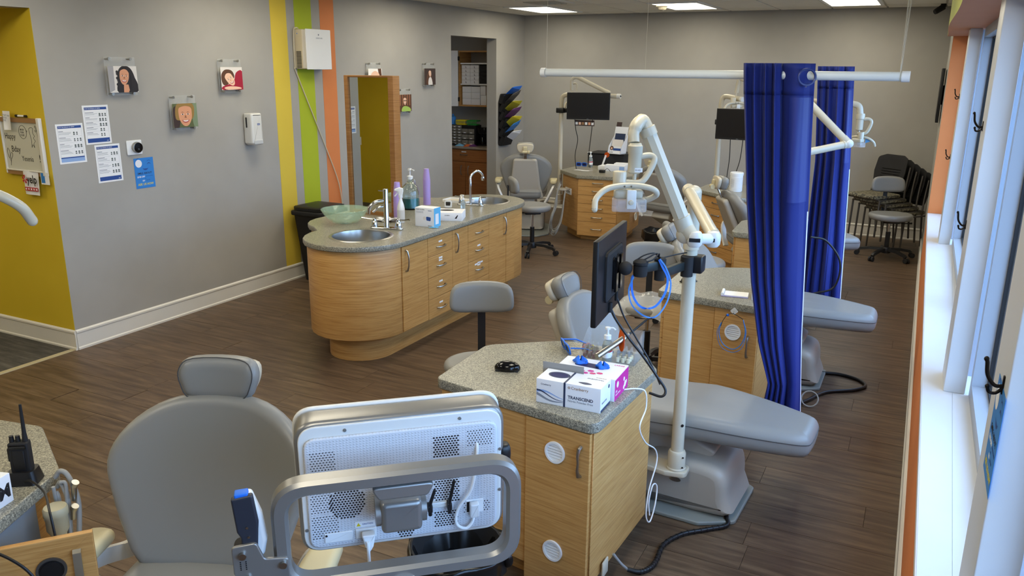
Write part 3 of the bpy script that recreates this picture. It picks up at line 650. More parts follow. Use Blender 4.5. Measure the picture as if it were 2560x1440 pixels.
# lamp handle poking in from the left edge
t = thing('dental_light', 'white dental lamp handle poking in at the left edge', 'dental light', (-2.151, 1.125, 1.709), 0)
def lamp_head(t, M):
    """dental operating light head, local: x across handles, y forward, z up"""
    def put(g, n, m, sm=40): o = g.obj(n, m, t, sm); o.matrix_local = M; return o
    g = G(); g.tube(bez([(-.165, -.10, -.055), (-.155, -.07, -.01), (-.10, -.04, .03), (0, -.03, .042), (.09, -.035, .03), (.12, -.01, .0), (.085, .03, -.03), (.04, .035, -.03)], 6), .0135, 12); g.blob((-.165, -.10, -.056), (.0135, .0135, .0135), nu=10, nv=8); put(g, 'handle_loop', M_POLE)
    g = G(); g.pad(rpoly([(-.075, -.03), (.06, -.03), (.05, .05), (-.065, .06)], .02), -.02, .022, .012); put(g, 'reflector_housing', M_POLE)
    g = G(); g.pad(rpoly([(-.085, -.055), (.075, -.055), (.065, .05), (-.07, .06)], .02), -.075, -.018, .006); put(g, 'clear_shield', M_LENS)
    g = G(); g.box((-.02, -.062, -.06), (.022, -.050, .025), 0, .004); put(g, 'front_strap', M_WHITEG); g = G(); g.lathe([(0, .012), (.010, .010), (.012, 0)], 16, o=(0, -.062, -.03), axis=(0, -1, 0)); put(g, 'knob', M_IVORY)
    g = G(); g.lathe([(0, .08), (.028, .08), (.031, .075), (.030, 0), (0, 0)], 24, o=(-.045, .02, .018)); put(g, 'motor_housing', M_POLE)
    for dx in (-.03, 0):
        g = G(); g.cyl((dx, -.045, .038), (dx, -.048, .041), .0035, n=8); put(g, 'screw', M_BLACK)
lamp_head(t, Matrix.Translation((0, 0, 0)) @ Matrix.Rotation(radians(206.6), 4, 'Z'))
g = G(); g.cyl((-.05, 0, .02), (-.05, 0, .5), .012); g.obj('yoke', M_POLE, t); g = G(); g.cyl((-.05, 0, .5), (-1.3, .3, .55), .025); g.obj('arm', M_POLE, t); g = G(); g.cyl((-1.3, .3, .58), (-1.3, .3, -1.64), .03); g.obj('pole', M_POLE, t)
# ---------------------------------------------------------------- waste bin by stripes
t = thing('waste_bin', 'tall black lidded waste bin by the striped wall', 'bin', (-5.19, 6.13, 0))
g = G(); b0, b1 = rrect(.24, .27, .04), rrect(.34, .40, .05)
A = [g.v((*p, 0)) for p in b0]; B = [g.v((*p, .66)) for p in b1]; N = len(A)
for k in range(N): g.f([A[k], A[(k+1) % N], B[(k+1) % N], B[k]])
g.f(A[::-1]); g.obj('body', M_BLACKM, t)
g = G(); g.pad(rrect(.38, .44, .05), .655, .70, .012); g.obj('rim', M_BLACKM, t)
g = G(); g.pad(rrect(.34, .40, .05), .70, .735, .03, n=4, fz=lambda x, y: .02*(1-(y/.2)**2)); g.obj('lid', M_BLACK, t)
# ---------------------------------------------------------------- island
def arch_handle(t, parent, o, d, up, L, mt=M_NICKEL, w_=.006, name='handle'):
    """bow pull: from o along d (unit), standing off along up"""
    o, d, up = Vector(o), Vector(d), Vector(up); g = G()
    g.tube([o-d*L/2+up*.002, o-d*L/2*.94+up*.016, o-d*L*.25+up*.026, o+up*.028, o+d*L*.25+up*.026, o+d*L/2*.94+up*.016, o+d*L/2+up*.002], [.0085, .007, .0055, .0045, .0055, .007, .0085], 8)
    q = g.obj(name, mt, parent); return q
isl = thing('sink_island', 'kidney-shaped maple sink island with speckled grey worktop', 'cabinet', (0, 0, 0))
IX = -3.15
def outline(off=0):
    P = [(IX-off, 4.62)]
    for k in range(0, 14): a = radians(-k*14); P.append((-3.545+(.395-off)*cos(a), 4.60+(.395-off)*sin(a)))
    for k in range(0, 6): a = radians(-110-k*16); P.append((-3.93+(.34-off)*cos(a), 5.02+(.34-off)*sin(a)))
    P += [(-4.27+off, 5.2), (-4.27+off, 5.9)]
    for k in range(0, 7): a = radians(180-k*14); P.append((-3.95+(.32-off)*cos(a), 6.05+(.32-off)*sin(a)))
    for k in range(0, 13): a = radians(165-k*14); P.append((-3.53+(.38-off)*cos(a), 6.44+(.38-off)*sin(a)))
    P.append((IX-off, 6.4)); return P
def cw(P):
    return P[::-1] if sum(P[i][0]*P[(i+1) % len(P)][1]-P[(i+1) % len(P)][0]*P[i][1] for i in range(len(P))) < 0 else P
top = cw(outline())
# worktop with two sink holes (bowls sit in them)
g = G(); g.pad(top, .832, .87, .006, 0, 2); wt = g.obj('worktop', M_LAM, isl, 50)
def cutter(cx, cy, r, z0, z1, n=40):
    g = G(); g.cyl((cx, cy, z0), (cx, cy, z1), r, n=n); return g.obj('cut', M_LAM)
def boolean(o, cuts):
    for c in cuts:
        md = o.modifiers.new('b', 'BOOLEAN'); md.object = c; md.operation = 'DIFFERENCE'; md.solver = 'EXACT'
    dg = bpy.context.evaluated_depsgraph_get(); me = bpy.data.meshes.new_from_object(o.evaluated_get(dg)); o.modifiers.clear(); o.data = me
    for c in cuts: bpy.data.objects.remove(c)
SK = [(-3.525, 4.60, .213), (-3.50, 6.43, .21)]
boolean(wt, [cutter(x, y, r-.006, .8, .9) for x, y, r in SK])
g = G(); g.pad(cw(outline(.025)), .19, .832, .006, 0, 2); body = g.obj('body', M_MAPLE, isl, 50); boolean(body, [cutter(x, y, r, .62, .9) for x, y, r in SK])
def outer_in(off): return cw(outline(off))
g = G(); g.pad(outer_in(.15), .0, .192, 0); g.obj('plinth', M_MAPLE, isl, 50)
for x, y, r in SK:
    g = G(); g.lathe([(r-.045, .70), (r-.018, .73), (r-.012, .80), (r-.008, .864), (r-.006, .8735), (r+.014, .8745), (r+.020, .8705)], 48, o=(x, y, 0)); g.lathe([(0, .695), (r-.045, .70)], 48, o=(x, y, 0)); s_ = g.obj('sink_bowl', M_STEEL, isl)
    g = G(); g.lathe([(0, .704), (.03, .704), (.036, .700)], 20, o=(x, y, 0)); g.obj('drain', M_CHROME, s_)
FX = IX-.025
def front(name, y0, y1, z0, z1, d=.018):
    g = G(); g.ax((FX, 0, 0), (0, 1, 0), (0, 0, 1), (1, 0, 0)); g.pad([(y0+.002, z0+.002), (y1-.002, z0+.002), (y1-.002, z1-.002), (y0+.002, z1-.002)], 0, d-.010, .0015, 0, 1); return g.obj(name, M_MAPLE, isl, 30)
ys = [4.585, 4.92, 5.275, 5.52, 5.875, 6.19, 6.33]; rows4 = [.828, .682, .517, .35, .195]
d = front('door', ys[0], ys[1], .20, .828); arch_handle(isl, d, (FX+.008, ys[0]+.045, .72), (0, 0, 1), (1, 0, 0), .15)
d = front('door', ys[2], ys[3], .20, .828); arch_handle(isl, d, (FX+.008, ys[2]+.05, .72), (0, 0, 1), (1, 0, 0), .15)
d = front('door', ys[4], ys[5], .20, .828); arch_handle(isl, d, (FX+.008, ys[5]-.045, .72), (0, 0, 1), (1, 0, 0), .15)
front('end_panel', ys[5]+.004, ys[6]+.03, .20, .828)
for a, b, lb in ((ys[1], ys[2], [1, 2, 1, 1]), (ys[3], ys[4], [0, 1, 4, 3])):
    for k in range(4):
        dr = front('drawer', a, b, rows4[k+1], rows4[k]); c = (a+b)/2; zc = rows4[k]-.085; arch_handle(isl, dr, (FX+.008, c, zc), (0, 1, 0), (1, 0, 0), .11)
        for q in range(lb[k]):
            yy, zz = [(0, 0), (.0, .019), (-.045, .012), (.04, .016)][q]; g = G(); g.box((FX+.0082, c-.025+yy, zc+.028+zz), (FX+.009, c+.025+yy, zc+.041+zz)); lbl = g.obj('paper_label', M_PAPER, dr, 0)
            g = None
# faucets (parts of their own thing)
t = thing('faucet', 'tall chrome column faucet with two handles beside the near sink', 'faucet', (-3.515, 4.90, .87))
g = G(); g.pad(rrect(.26, .055, .026), 0, .014, .005); g.obj('deck_plate', M_CHROME, t)
g = G(); g.lathe([(.021, .01), (.019, .02), (.019, .30), (.017, .305), (0, .306)], 24); g.obj('column', M_CHROME, t)
g = G(); g.cyl((0, 0, .285), (-.05, -.02, .292), .004, n=8); g.obj('lever', M_CHROME, t)
g = G(); g.tube(bez([(-.01, 0, .215), (-.07, -.03, .205), (-.11, -.05, .165), (-.118, -.054, .12)], 6), [.014]*12+[.013]*7, 12); g.obj('spout', M_CHROME, t)
g = G(); g.tube(bez([(-.01, 0, .17), (-.05, -.02, .165), (-.09, -.04, .13)], 5), .009, 10); g.obj('spout_stay', M_CHROME, t)
for sx in (-.095, .095):
    g = G(); g.lathe([(.024, .012), (.026, .03), (.02, .055), (.013, .07), (.014, .078), (0, .086)], 20, o=(sx, 0, 0)); hb = g.obj('handle_base', M_CHROME, t); g = G(); g.tube([(sx, 0, .07), (sx*1.5, -.01, .075), (sx*2.0, -.02, .082)], [.007, .006, .008], 8); g.obj('lever', M_CHROME, hb)
t.rotation_euler = (0, 0, radians(14))
t = thing('faucet', 'chrome gooseneck faucet with two handles beside the far sink', 'faucet', (-3.50, 6.15, .87), radians(10))
g = G(); g.pad(rrect(.25, .055, .026), 0, .012, .005); g.obj('deck_plate', M_CHROME, t)
g = G(); g.tube(bez([(0, 0, .01), (0, 0, .18), (.0, .01, .255), (.045, .05, .30), (.075, .09, .27), (.08, .1, .235)], 6), .0105, 12); g.obj('gooseneck_spout', M_CHROME, t)
g = G(); g.lathe([(.014, 0), (.017, -.02), (.012, -.035), (0, -.035)], 14, o=(.08, .1, .245)); g.obj('aerator', M_CHROME, t)
for sx in (-.09, .09):
    g = G(); g.lathe([(.022, .01), (.023, .03), (.016, .055), (.012, .07), (0, .085)], 20, o=(sx, 0, 0)); hb = g.obj('handle_base', M_CHROME, t); g = G(); g.tube([(sx, 0, .07), (sx*1.6, -.01, .078)], .006, 8); g.obj('lever', M_CHROME, hb)
t = thing('vessel_bowl', 'wide clear greenish glass vessel bowl on the island', 'bowl', (-3.925, 4.93, .87))
g = G(); g.lathe([(0, .004), (.05, .004), (.09, .018), (.14, .058), (.178, .112), (.181, .116), (.184, .112), (.146, .052), (.095, .010), (.055, -.001+.001), (0, 0)], 48); g.obj('glass_bowl', M_GGLASS, t)
g = G(); g.lathe([(0, .012), (.02, .012), (.024, .008), (.024, .004)], 20); g.obj('drain', M_CHROME, t)
# double-sided mirror standing across the island
t = thing('mirror', 'tall wood-framed mirror standing across the middle of the island', 'mirror', (-3.965, 5.385, .87))
Wm, Hm = .475, 1.11; g = G(); g.ax((0, 0, 0), (1, 0, 0), (0, 0, 1), (0, -1, 0))
for x0, x1, nme in ((-Wm/2, -Wm/2+.038, 'side_rail'), (Wm/2-.05, Wm/2, 'side_rail')):
    g = G(); g.box((x0, -.045, 0), (x1, .045, Hm), 0, .003); g.obj(nme, M_MAPLE_D, t, 30)
g = G(); g.box((-Wm/2+.038, -.045, Hm-.016), (Wm/2-.05, .045, Hm), 0, .002); g.obj('top_rail', M_MAPLE_D, t, 30); g = G(); g.box((-Wm/2+.038, -.045, 0), (Wm/2-.05, .045, .03)); g.obj('bottom_rail', M_MAPLE_D, t, 30)
g = G(); g.box((-Wm/2+.038, -.030, .03), (Wm/2-.05, .030, Hm-.016)); g.obj('mirror_glass', M_MIRROR, t, 0)
# ---------------------------------------------------------------- things on the island
t = thing('spray_bottle', 'white trigger spray bottle on the island', 'spray bottle', (-3.575, 5.18, .87), radians(30))
g = G(); g.lathe([(0, 0), (.034, .0), (.037, .01), (.037, .11), (.030, .14), (.016, .175), (.013, .19), (.013, .20), (0, .2)], 28, sy=.8); g.obj('bottle', M_WHITE, t)
g = G(); g.lathe([(.0375, .03), (.0378, .03), (.0378, .10), (.0375, .10)], 28, sy=.8); g.obj('printed_label', mat('label_pale', (206, 206, 206), .5), t)
g = G(); g.lathe([(.016, .195), (.016, .215), (0, .215)], 16); g.obj('collar', M_WHITE, t)
g = G(); g.ax((0, 0, 0), (1, 0, 0), (0, 0, 1), (0, -1, 0)); g.pad(rpoly([(-.016, .21), (.014, .21), (.022, .245), (.02, .268), (-.01, .275), (-.045, .262), (-.048, .248), (-.018, .244)], .006), -.012, .012, .005); g.obj('sprayer_head', M_WHITE, t)
g = G(); g.tube(bez([(-.02, 0, .244), (-.028, 0, .225), (-.045, 0, .205)], 4), .005, 8); g.obj('trigger', M_WHITE, t)
for k in range(8):
    g = G(); g.box((-.018, -.0308, .045+k*.006), (.018, -.030, .0465+k*.006)); q = g.obj('print_line', M_GTXT, t, 0)
def cup_stack(loc, n, lab, grp, h0=.10):
    g = G(); g.lathe([(0, .0), (.022, .0), (.032, h0-.004), (.0335, h0-.004), (.0335, h0), (.031, h0), (.021, .003), (0, .003)], 24); base = None
    for k in range(n):
        if k == 0:
            o = g.obj('plastic_cup', M_LILAC); me = o.data
        else: o = bpy.data.objects.new('plastic_cup', me); COL.objects.link(o)
        o.location = (loc[0], loc[1], loc[2]+h0+.0135*k); o.rotation_euler = (pi, 0, 0); tag(o, lab.replace('cup in', 'cup, %s from the bottom, in' % ORD[k]), 'cup', grp)
cup_stack((-3.71, 5.33, .87), 15, 'lavender plastic cup in the stack beside the mirror', 'lavender cups stacked beside the mirror')
cup_stack((-3.86, 6.0, .87), 17, 'lavender plastic cup in the stack right of the glass jug', 'lavender cups stacked right of the jug')
t = thing('pump_jug', 'clear glass jug half full of teal liquid with a white pump', 'jug', (-3.86, 5.74, .87))
g = G(); g.lathe([(0, 0), (.07, 0), (.078, .01), (.078, .15), (.066, .19), (.03, .225), (.022, .24), (.022, .265), (.019, .265), (.019, .24), (.062, .185), (.074, .148), (.074, .012), (0, .006)], 36); g.obj('glass_body', M_GLASS, t)
g = G(); g.lathe([(0, .008), (.0735, .012), (.0735, .095), (0, .095)], 36); g.obj('teal_liquid', M_TEAL, t)
g = G(); g.tube(bez([(.024, 0, .255), (.05, 0, .25), (.052, 0, .215)], 4), .005, 8); g.obj('ring_handle', M_GLASS, t)
g = G(); g.lathe([(.025, .255), (.026, .28), (.012, .285), (.007, .29), (.007, .325), (.018, .33), (.016, .345), (0, .347)], 20); g.obj('pump', M_WHITE, t); g = G(); g.cyl((.012, 0, .337), (.05, -.01, .333), .006, n=8); g.obj('pump_spout', M_WHITE, t)
def carton(name, lab, cat, loc, rz, dims, m=M_CARD, group=None):
    t = thing(name, lab, cat, loc, rz, group); g = G(); x, y, z = dims; g.box((-x/2, -y/2, 0), (x/2, y/2, z), 0, .0015); g.obj('carton', m, t, 30); return t
t = carton('mask_box', 'upright white and blue box printed with a cup, on the island edge', 'box', (-3.318, 5.165, .87), radians(3), (.165, .10, .145))
FR = lambda x, y, z=0: Matrix.Translation((x, -.0512+z, y)) @ Matrix(((1, 0, 0, 0), (0, 0, -1, 0), (0, 1, 0, 0), (0, 0, 0, 1)))
text('HENRY SCHEIN', .011, M_INK, t, None, M=FR(-.076, .128)); text('BENDA', .010, M_INK, t, None, M=FR(.03, .006)); text('HENRY', .011, M_INKB, t, None, M=FR(.03, .122))
for k in range(3):
    g = G(); g.box((-.076, -.0512, .118-k*.006), (-.01, -.0503, .1192-k*.006)); g.obj('print_line', M_GTXT, t, 0)
g = G(); g.cyl((.02, -.0512, .065), (.05, -.0512, .065), .0, n=3) if False else g.ax((0, 0, 0), (1, 0, 0), (0, 0, 1), (0, -1, 0)); g.pad(rpoly([(.016, .05), (.052, .046), (.055, .076), (.014, .080)], .008), .0505, .0512); g.obj('picture_print', M_INKB, t)
g = G(); g.ax((0, 0, 0), (1, 0, 0), (0, 0, 1), (0, -1, 0)); g.pad(circ(.014, 16, 0, .066), .0505, .0512); g.obj('picture_print', M_PBACK, t)
g = G(); g.box((.0826, -.0505, .0), (.0832, .0505, .145)); g.obj('blue_side_print', mat('cyan_print', (90, 176, 224), .5), t, 0)
g = G(); g.box((.0832, -.03, .02), (.0836, .02, .10)); g.obj('white_side_print', M_CARD, t, 0)
g = G(); g.grid(lambda u, v: (.05+.07*u, -.055-.03*v+.02*u, .003+.012*sin(u*7+v*3)*u*(1-v)), 6, 4); g.obj('torn_flap', mat('cyan_print', (90, 176, 224), .5), t)
t = carton('tissue_box', 'flat white glove box with an oval opening, on the island edge', 'box', (-3.33, 5.50, .87), radians(22), (.24, .20, .065))
g = G(); g.pad(circ(.058, 24, -.02, .02, .034), .0652, .0658); g.obj('oval_opening', M_BLACKM, t)
text('SCHEIN', .012, M_INK, t, None, M=Matrix.Translation((-.02, -.1006, .04)) @ Matrix(((1, 0, 0, 0), (0, 0, -1, 0), (0, 1, 0, 0), (0, 0, 0, 1)))); g = G(); g.ax((0, 0, 0), (1, 0, 0), (0, 0, 1), (0, -1, 0)); g.pad([(.06, .02), (.075, .018), (.088, .045), (.082, .048)], .1003, .1008); g.obj('feather_logo', M_INK, t, 0)
t = thing('timer', 'small white kitchen timer with dark display on the island', 'timer', (-3.60, 5.93, .87), radians(20))
g = G(); g.ax((0, 0, 0), (1, 0, 0), (0, .2, .98), (0, -.98, .2)); g.pad(rpoly([(-.032, 0), (.032, 0), (.034, .05), (.02, .068), (-.02, .068), (-.034, .05)], .012), -.008, .010, .005); g.obj('case', M_WHITEG, t); g = G(); g.ax((0, 0, 0), (1, 0, 0), (0, .2, .98), (0, -.98, .2)); g.pad(rpoly([(-.018, .02), (.02, .02), (.022, .052), (-.02, .052)], .006), .010, .0112); g.obj('display', M_SCREEN, t)
def pump_bottle(loc, lab, s=1, liquid=None, rz=0, name='sanitizer_bottle', brand=None):
    t = thing(name, lab, 'bottle', loc, rz); g = G(); g.lathe([(0, 0), (.028*s, 0), (.032*s, .006*s), (.032*s, .075*s), (.026*s, .092*s), (.013*s, .10*s), (.013*s, .108*s), (0, .108*s)], 24, sy=.7); g.obj('bottle', liquid or M_ACRYL, t)
    g = G(); g.lathe([(.016*s, .104*s), (.016*s, .122*s), (.006*s, .125*s), (.005*s, .148*s), (.013*s, .15*s), (.012*s, .158*s), (0, .16*s)], 18); g.obj('pump', M_WHITE, t); g = G(); g.tube([(0, 0, .154*s), (-.024*s, 0, .156*s), (-.034*s, 0, .148*s)], .005*s, 8); g.obj('pump_spout', M_WHITE, t)
    if brand:
        g = G(); g.lathe([(.0325*s, .025*s), (.0328*s, .025*s), (.0328*s, .062*s), (.0325*s, .062*s)], 24, sy=.7); g.obj('label_band', M_PAPER, t)
        g = G(); g.lathe([(.0330*s, .050*s), (.0330*s, .060*s)], 24, sy=.7); g.obj('red_stripe', M_RED, t)
        text(brand, .016*s, M_INKB, t, None, M=Matrix.Translation((-.026*s, -.0238*s, .031*s)) @ Matrix(((1, 0, 0, 0), (0, 0, -1, 0), (0, 1, 0, 0), (0, 0, 0, 1))), font_bold=.01)
    return t
M_GEL = mat('clear_gel', (214, 228, 234), .08, 0, .8, 1.3)
pump_bottle((-3.45, 5.93, .87), 'small clear pump bottle beside the far sink faucet', .8, M_GEL)
t = thing('paper_towel', 'crumpled white paper towels beside the near faucet', 'paper towel', (-3.72, 5.17, .871)); random.seed(3)
g = G(); g.grid(lambda u, v: (-.09+.18*u, -.06+.12*v, .004+.016*abs(sin(u*5+v*4))*u), 10, 8); g.obj('sheet', M_PAPER, t); g = G(); g.grid(lambda u, v: (-.05+.14*u+.02*v, -.05+.08*v, .01+.02*abs(sin(u*6+1+v*2))), 8, 6); g.obj('sheet', M_PAPER, t)
t = thing('instrument_tray', 'small perforated white tray behind the far sink', 'tray', (-3.70, 6.28, .87)); g = G(); g.ring(rrect(.26, .16, .02), rrect(.25, .15, .018), .0, .02); g.obj('rim', M_WHITE, t); g = G(); g.pad(rrect(.25, .15, .018), 0, .006); g.obj('tray_base', M_IVORY, t)
# ---------------------------------------------------------------- closet contents
t = thing('base_cabinet', 'brown base cabinet with drawer and two doors in the doorway', 'cabinet', (-6.05, 10.66, 0))
g = G(); g.box((-.85, -.24, .1), (.485, .28, .885)); g.obj('carcass', M_CHERRY, t, 0); g = G(); g.box((-.85, -.18, 0), (.485, .28, .1)); g.obj('plinth', M_BLACKM, t, 0)
for x0, x1 in ((-.82, -.33), (-.325, .06), (.065, .48)):
    pass
def yfront(par, name, x0, x1, z0, z1, y, m, th=.018):
    g = G(); g.ax((0, y, 0), (1, 0, 0), (0, 0, 1), (0, -1, 0)); g.pad([(x0+.002, z0+.002), (x1-.002, z0+.002), (x1-.002, z1-.002), (x0+.002, z1-.002)], 0, th, .0015, 0, 1); return g.obj(name, m, par, 30)
d = yfront(t, 'drawer', -.40, .48, .70, .875, -.24, M_CHERRY); arch_handle(t, d, (.02, -.258, .80), (1, 0, 0), (0, -1, 0), .11); g = G(); g.box((-.02, -.2592, .835), (.06, -.2585, .85)); g.obj('paper_label', M_PAPER, d, 0)
yfront(t, 'drawer', -.85, -.405, .70, .875, -.24, M_CHERRY)
d = yfront(t, 'door', -.40, .04, .11, .695, -.24, M_CHERRY); arch_handle(t, d, (-.02, -.258, .57), (0, 0, 1), (0, -1, 0), .13); g = G(); g.box((-.27, -.2592, .60), (-.19, -.2585, .615)); g.obj('paper_label', M_PAPER, d, 0)
d = yfront(t, 'door', .045, .48, .11, .695, -.24, M_CHERRY); arch_handle(t, d, (.10, -.258, .57), (0, 0, 1), (0, -1, 0), .13)
t = thing('counter', 'taupe counter slab on the closet base cabinet', 'counter', (-6.05, 10.66, .885)); g = G(); g.box((-.87, -.28, 0), (.485, .28, .036), 0, .008); g.obj('slab', M_LAMD, t)
t = thing('wall_cabinet', 'open wall cabinet full of boxes seen through the doorway', 'cabinet', (-5.98, 10.78, 1.49))
CX0, CX1, CH = -.22, .26, .79
g = G(); g.box((CX1, -.19, 0), (CX1+.035, .16, CH)); g.obj('side_panel', M_MAPLE, t, 0); g = G(); g.box((CX0-.02, -.19, 0), (CX0, .16, CH)); g.obj('side_panel', M_MAPLE, t, 0)
g = G(); g.box((CX0, -.19, -.0), (CX1, .16, .02)); g.obj('bottom_panel', M_MAPLE, t, 0); g = G(); g.box((CX0, -.19, CH-.02), (CX1, .16, CH)); g.obj('top_panel', M_MAPLE, t, 0); g = G(); g.box((CX0, .15, .02), (CX1, .16, CH-.02)); g.obj('back_panel', M_SHELL, t, 0)
for z in (.305, .60):
    g = G(); g.box((CX0, -.17, z), (CX1, .15, z+.02)); g.obj('shelf', M_WHITE, t, 0)
g = G(); g.box((-.36, -.02, 0), (0, 0, CH)); dr = g.obj('door', [M_WHITE], t, 0); dr.location = (CX0-.02, -.20, 0); dr.rotation_euler = (0, 0, radians(22))
for z in (.1, .68):
    g = G(); g.box((-.02, -.02, -.03), (.03, .01, .03), 0, .004); g.box((-.05, -.015, -.012), (.0, .0, .012)); q = g.obj('hinge', M_BLACK, t); q.location = (CX0-.03, -.20, z)
GL = 'boxes stacked in the open wall cabinet'
def crate(name, lab, cat, lo, hi, m, grp=GL, mark=None, base=(-5.98, 10.78, 1.49), flash=0):
    cx, cy = (lo[0]+hi[0])/2, (lo[1]+hi[1])/2; t = thing(name, lab, cat, (base[0]+cx, base[1]+cy, base[2]+lo[2]), 0, grp); g = G(); hx, hy, h = (hi[0]-lo[0])/2, (hi[1]-lo[1])/2, hi[2]-lo[2]; g.box((-hx, -hy, 0), (hx, hy, h), 0, .0015); g.obj('carton', m, t, 30)
    if mark: text(mark, h*.7, M_INK, t, None, M=Matrix.Translation((-hx*.1, -hy-.0006, h*.2)) @ Matrix(((1, 0, 0, 0), (0, 0, -1, 0), (0, 1, 0, 0), (0, 0, 0, 1))), font_bold=.03)
    return t
for c in range(2):
    for r in range(5):
        crate('glove_box', 'white box marked L, %s from the bottom of the %s column' % (ORD[r], 'left' if c == 0 else 'second'), 'box', (CX0+.01+c*.145, -.15, .325+r*.053), (CX0+.152+c*.145, .1, .3765+r*.053), M_CARD, GL+(' left' if c == 0 else ' middle'), 'L')
for r in range(5): crate('glove_box', 'black box beside the boxes marked L, %s from the bottom' % ORD[r], 'box', (CX0+.302, -.14, .325+r*.053), (CX0+.45, .1, .3765+r*.053), M_BLACKM, 'black boxes in the wall cabinet')
for c in range(2):
    for r in range(3): crate('glove_box', 'plain white box low in the wall cabinet, %s column, %s from the bottom' % (('left', 'right')[c], ORD[r]), 'box', (CX0+.02+c*.15, -.15, .022+r*.088), (CX0+.166+c*.15, .1, .108+r*.088), M_CARD, 'plain white boxes on the cabinet floor')
crate('glove_box', 'narrow upright white box on the bottom shelf, lower one', 'box', (CX0+.33, -.15, .022), (CX0+.42, .1, .16), M_CARD); crate('glove_box', 'narrow upright white box on the bottom shelf, upper one', 'box', (CX0+.325, -.15, .162), (CX0+.41, .1, .295), M_CARD)
t = thing('drawer_organizer', 'black organiser with many small clear drawers on closet counter', 'organizer', (-6.15, 10.62, .921))
g = G(); g.box((-.24, -.08, 0), (.24, .1, .30), 0, .004); g.obj('case', M_BLACK, t, 30)
M_SDR = mat('smoky_drawer', (120, 116, 106), .35)
for c in range(5):
    for r in range(7):
        if c >= 3 and r % 2: continue
        wd = .075 if c < 3 else .10; x0 = -.23+c*.08 if c < 3 else .012+(c-3)*.108; hh = .034 if c < 3 else .07
        if r*.041+hh > .295: continue
        g = G(); g.box((x0, -.088, .012+r*.041), (x0+wd, -.08, .012+r*.041+hh), 0, .002); d = g.obj('small_drawer', M_SDR, t, 30); g = G(); g.box((x0+wd*.3, -.090, .02+r*.041), (x0+wd*.7, -.088, .03+r*.041)); g.obj('label', M_PAPER, d, 0)
def basket(lab, x, m, w_=.16):
    t = thing('basket', lab, 'basket', (x, 10.61, 1.221)); g = G(); g.ring(rrect(w_, .12, .02), rrect(w_-.008, .112, .018), .0, .012); g.ring(rrect(w_+.01, .13, .02), rrect(w_-.004, .116, .018), .055, .07); g.pad(rrect(w_-.01, .11, .015), 0, .003); g.obj('rim_and_base', m, t)
    for k in range(8):
        g = G(); x0 = -w_/2+.005+k*(w_-.01)/7; g.box((x0-.004, -.064, .01), (x0+.004, -.058, .058)); g.obj('slat', m, t, 0)
basket('yellow slotted basket on top of the black organiser', -6.17, M_YEL); basket('green basket on top of the black organiser', -5.98, M_GREEN)
t = thing('spray_can', 'blue bottle at the left end on the black organiser', 'bottle', (-6.34, 10.62, 1.221)); g = G(); g.lathe([(0, 0), (.045, 0), (.045, .10), (.03, .12), (.015, .125), (.015, .15), (0, .15)], 20); g.obj('bottle', M_SKY, t)
t = thing('coffee_maker', 'black appliance at the right end of closet counter', 'appliance', (-5.83, 10.66, .921)); g = G(); g.box((-.08, -.07, 0), (.05, .1, .02), 0, .006); g.obj('base', M_BLACK, t); g = G(); g.box((-.06, .02, .02), (.04, .1, .26), 0, .01); g.obj('body', M_BLACK, t); g = G(); g.box((-.08, -.08, .17), (.05, .1, .27), 0, .015); g.obj('head', M_BLACKG, t); g = G(); g.lathe([(0, 0), (.04, 0), (.05, .05), (.035, .1), (0, .1)], 18, o=(-.015, -.025, .022)); g.obj('carafe', M_BLACKG, t)
t = carton('mixed_box', 'tall white box behind the black appliance', 'box', (-5.70, 10.82, .921), 0, (.13, .1, .30)); text('OK', .05, M_INK, t, None, M=Matrix.Translation((-.03, -.0506, .17)) @ Matrix(((1, 0, 0, 0), (0, 0, -1, 0), (0, 1, 0, 0), (0, 0, 0, 1))))
for k, (x, y, mm, lb) in enumerate(((-6.25, 10.47, M_BLACK, 'black folded cloth on closet counter'), (-6.12, 10.45, mat('pouch_blue', (110, 168, 206), .5), 'pale blue plastic pouch on closet counter'), (-5.98, 10.46, mat('pouch_orange', (200, 100, 50), .5), 'orange crumpled bag on closet counter'), (-5.92, 10.48, M_PURPLE, 'purple pouch on closet counter'))):
    t = thing('pouch', lb, 'pouch', (x, y, .921), k*.4); g = G(); g.grid(lambda u, v: ((u-.5)*.16, (v-.5)*.1, .03*sin(pi*u)*sin(pi*v)+.008*sin(9*u+k)*sin(7*v)*sin(pi*u)*sin(pi*v)+.001), 10, 8); g.obj('pouch_body', mm, t)
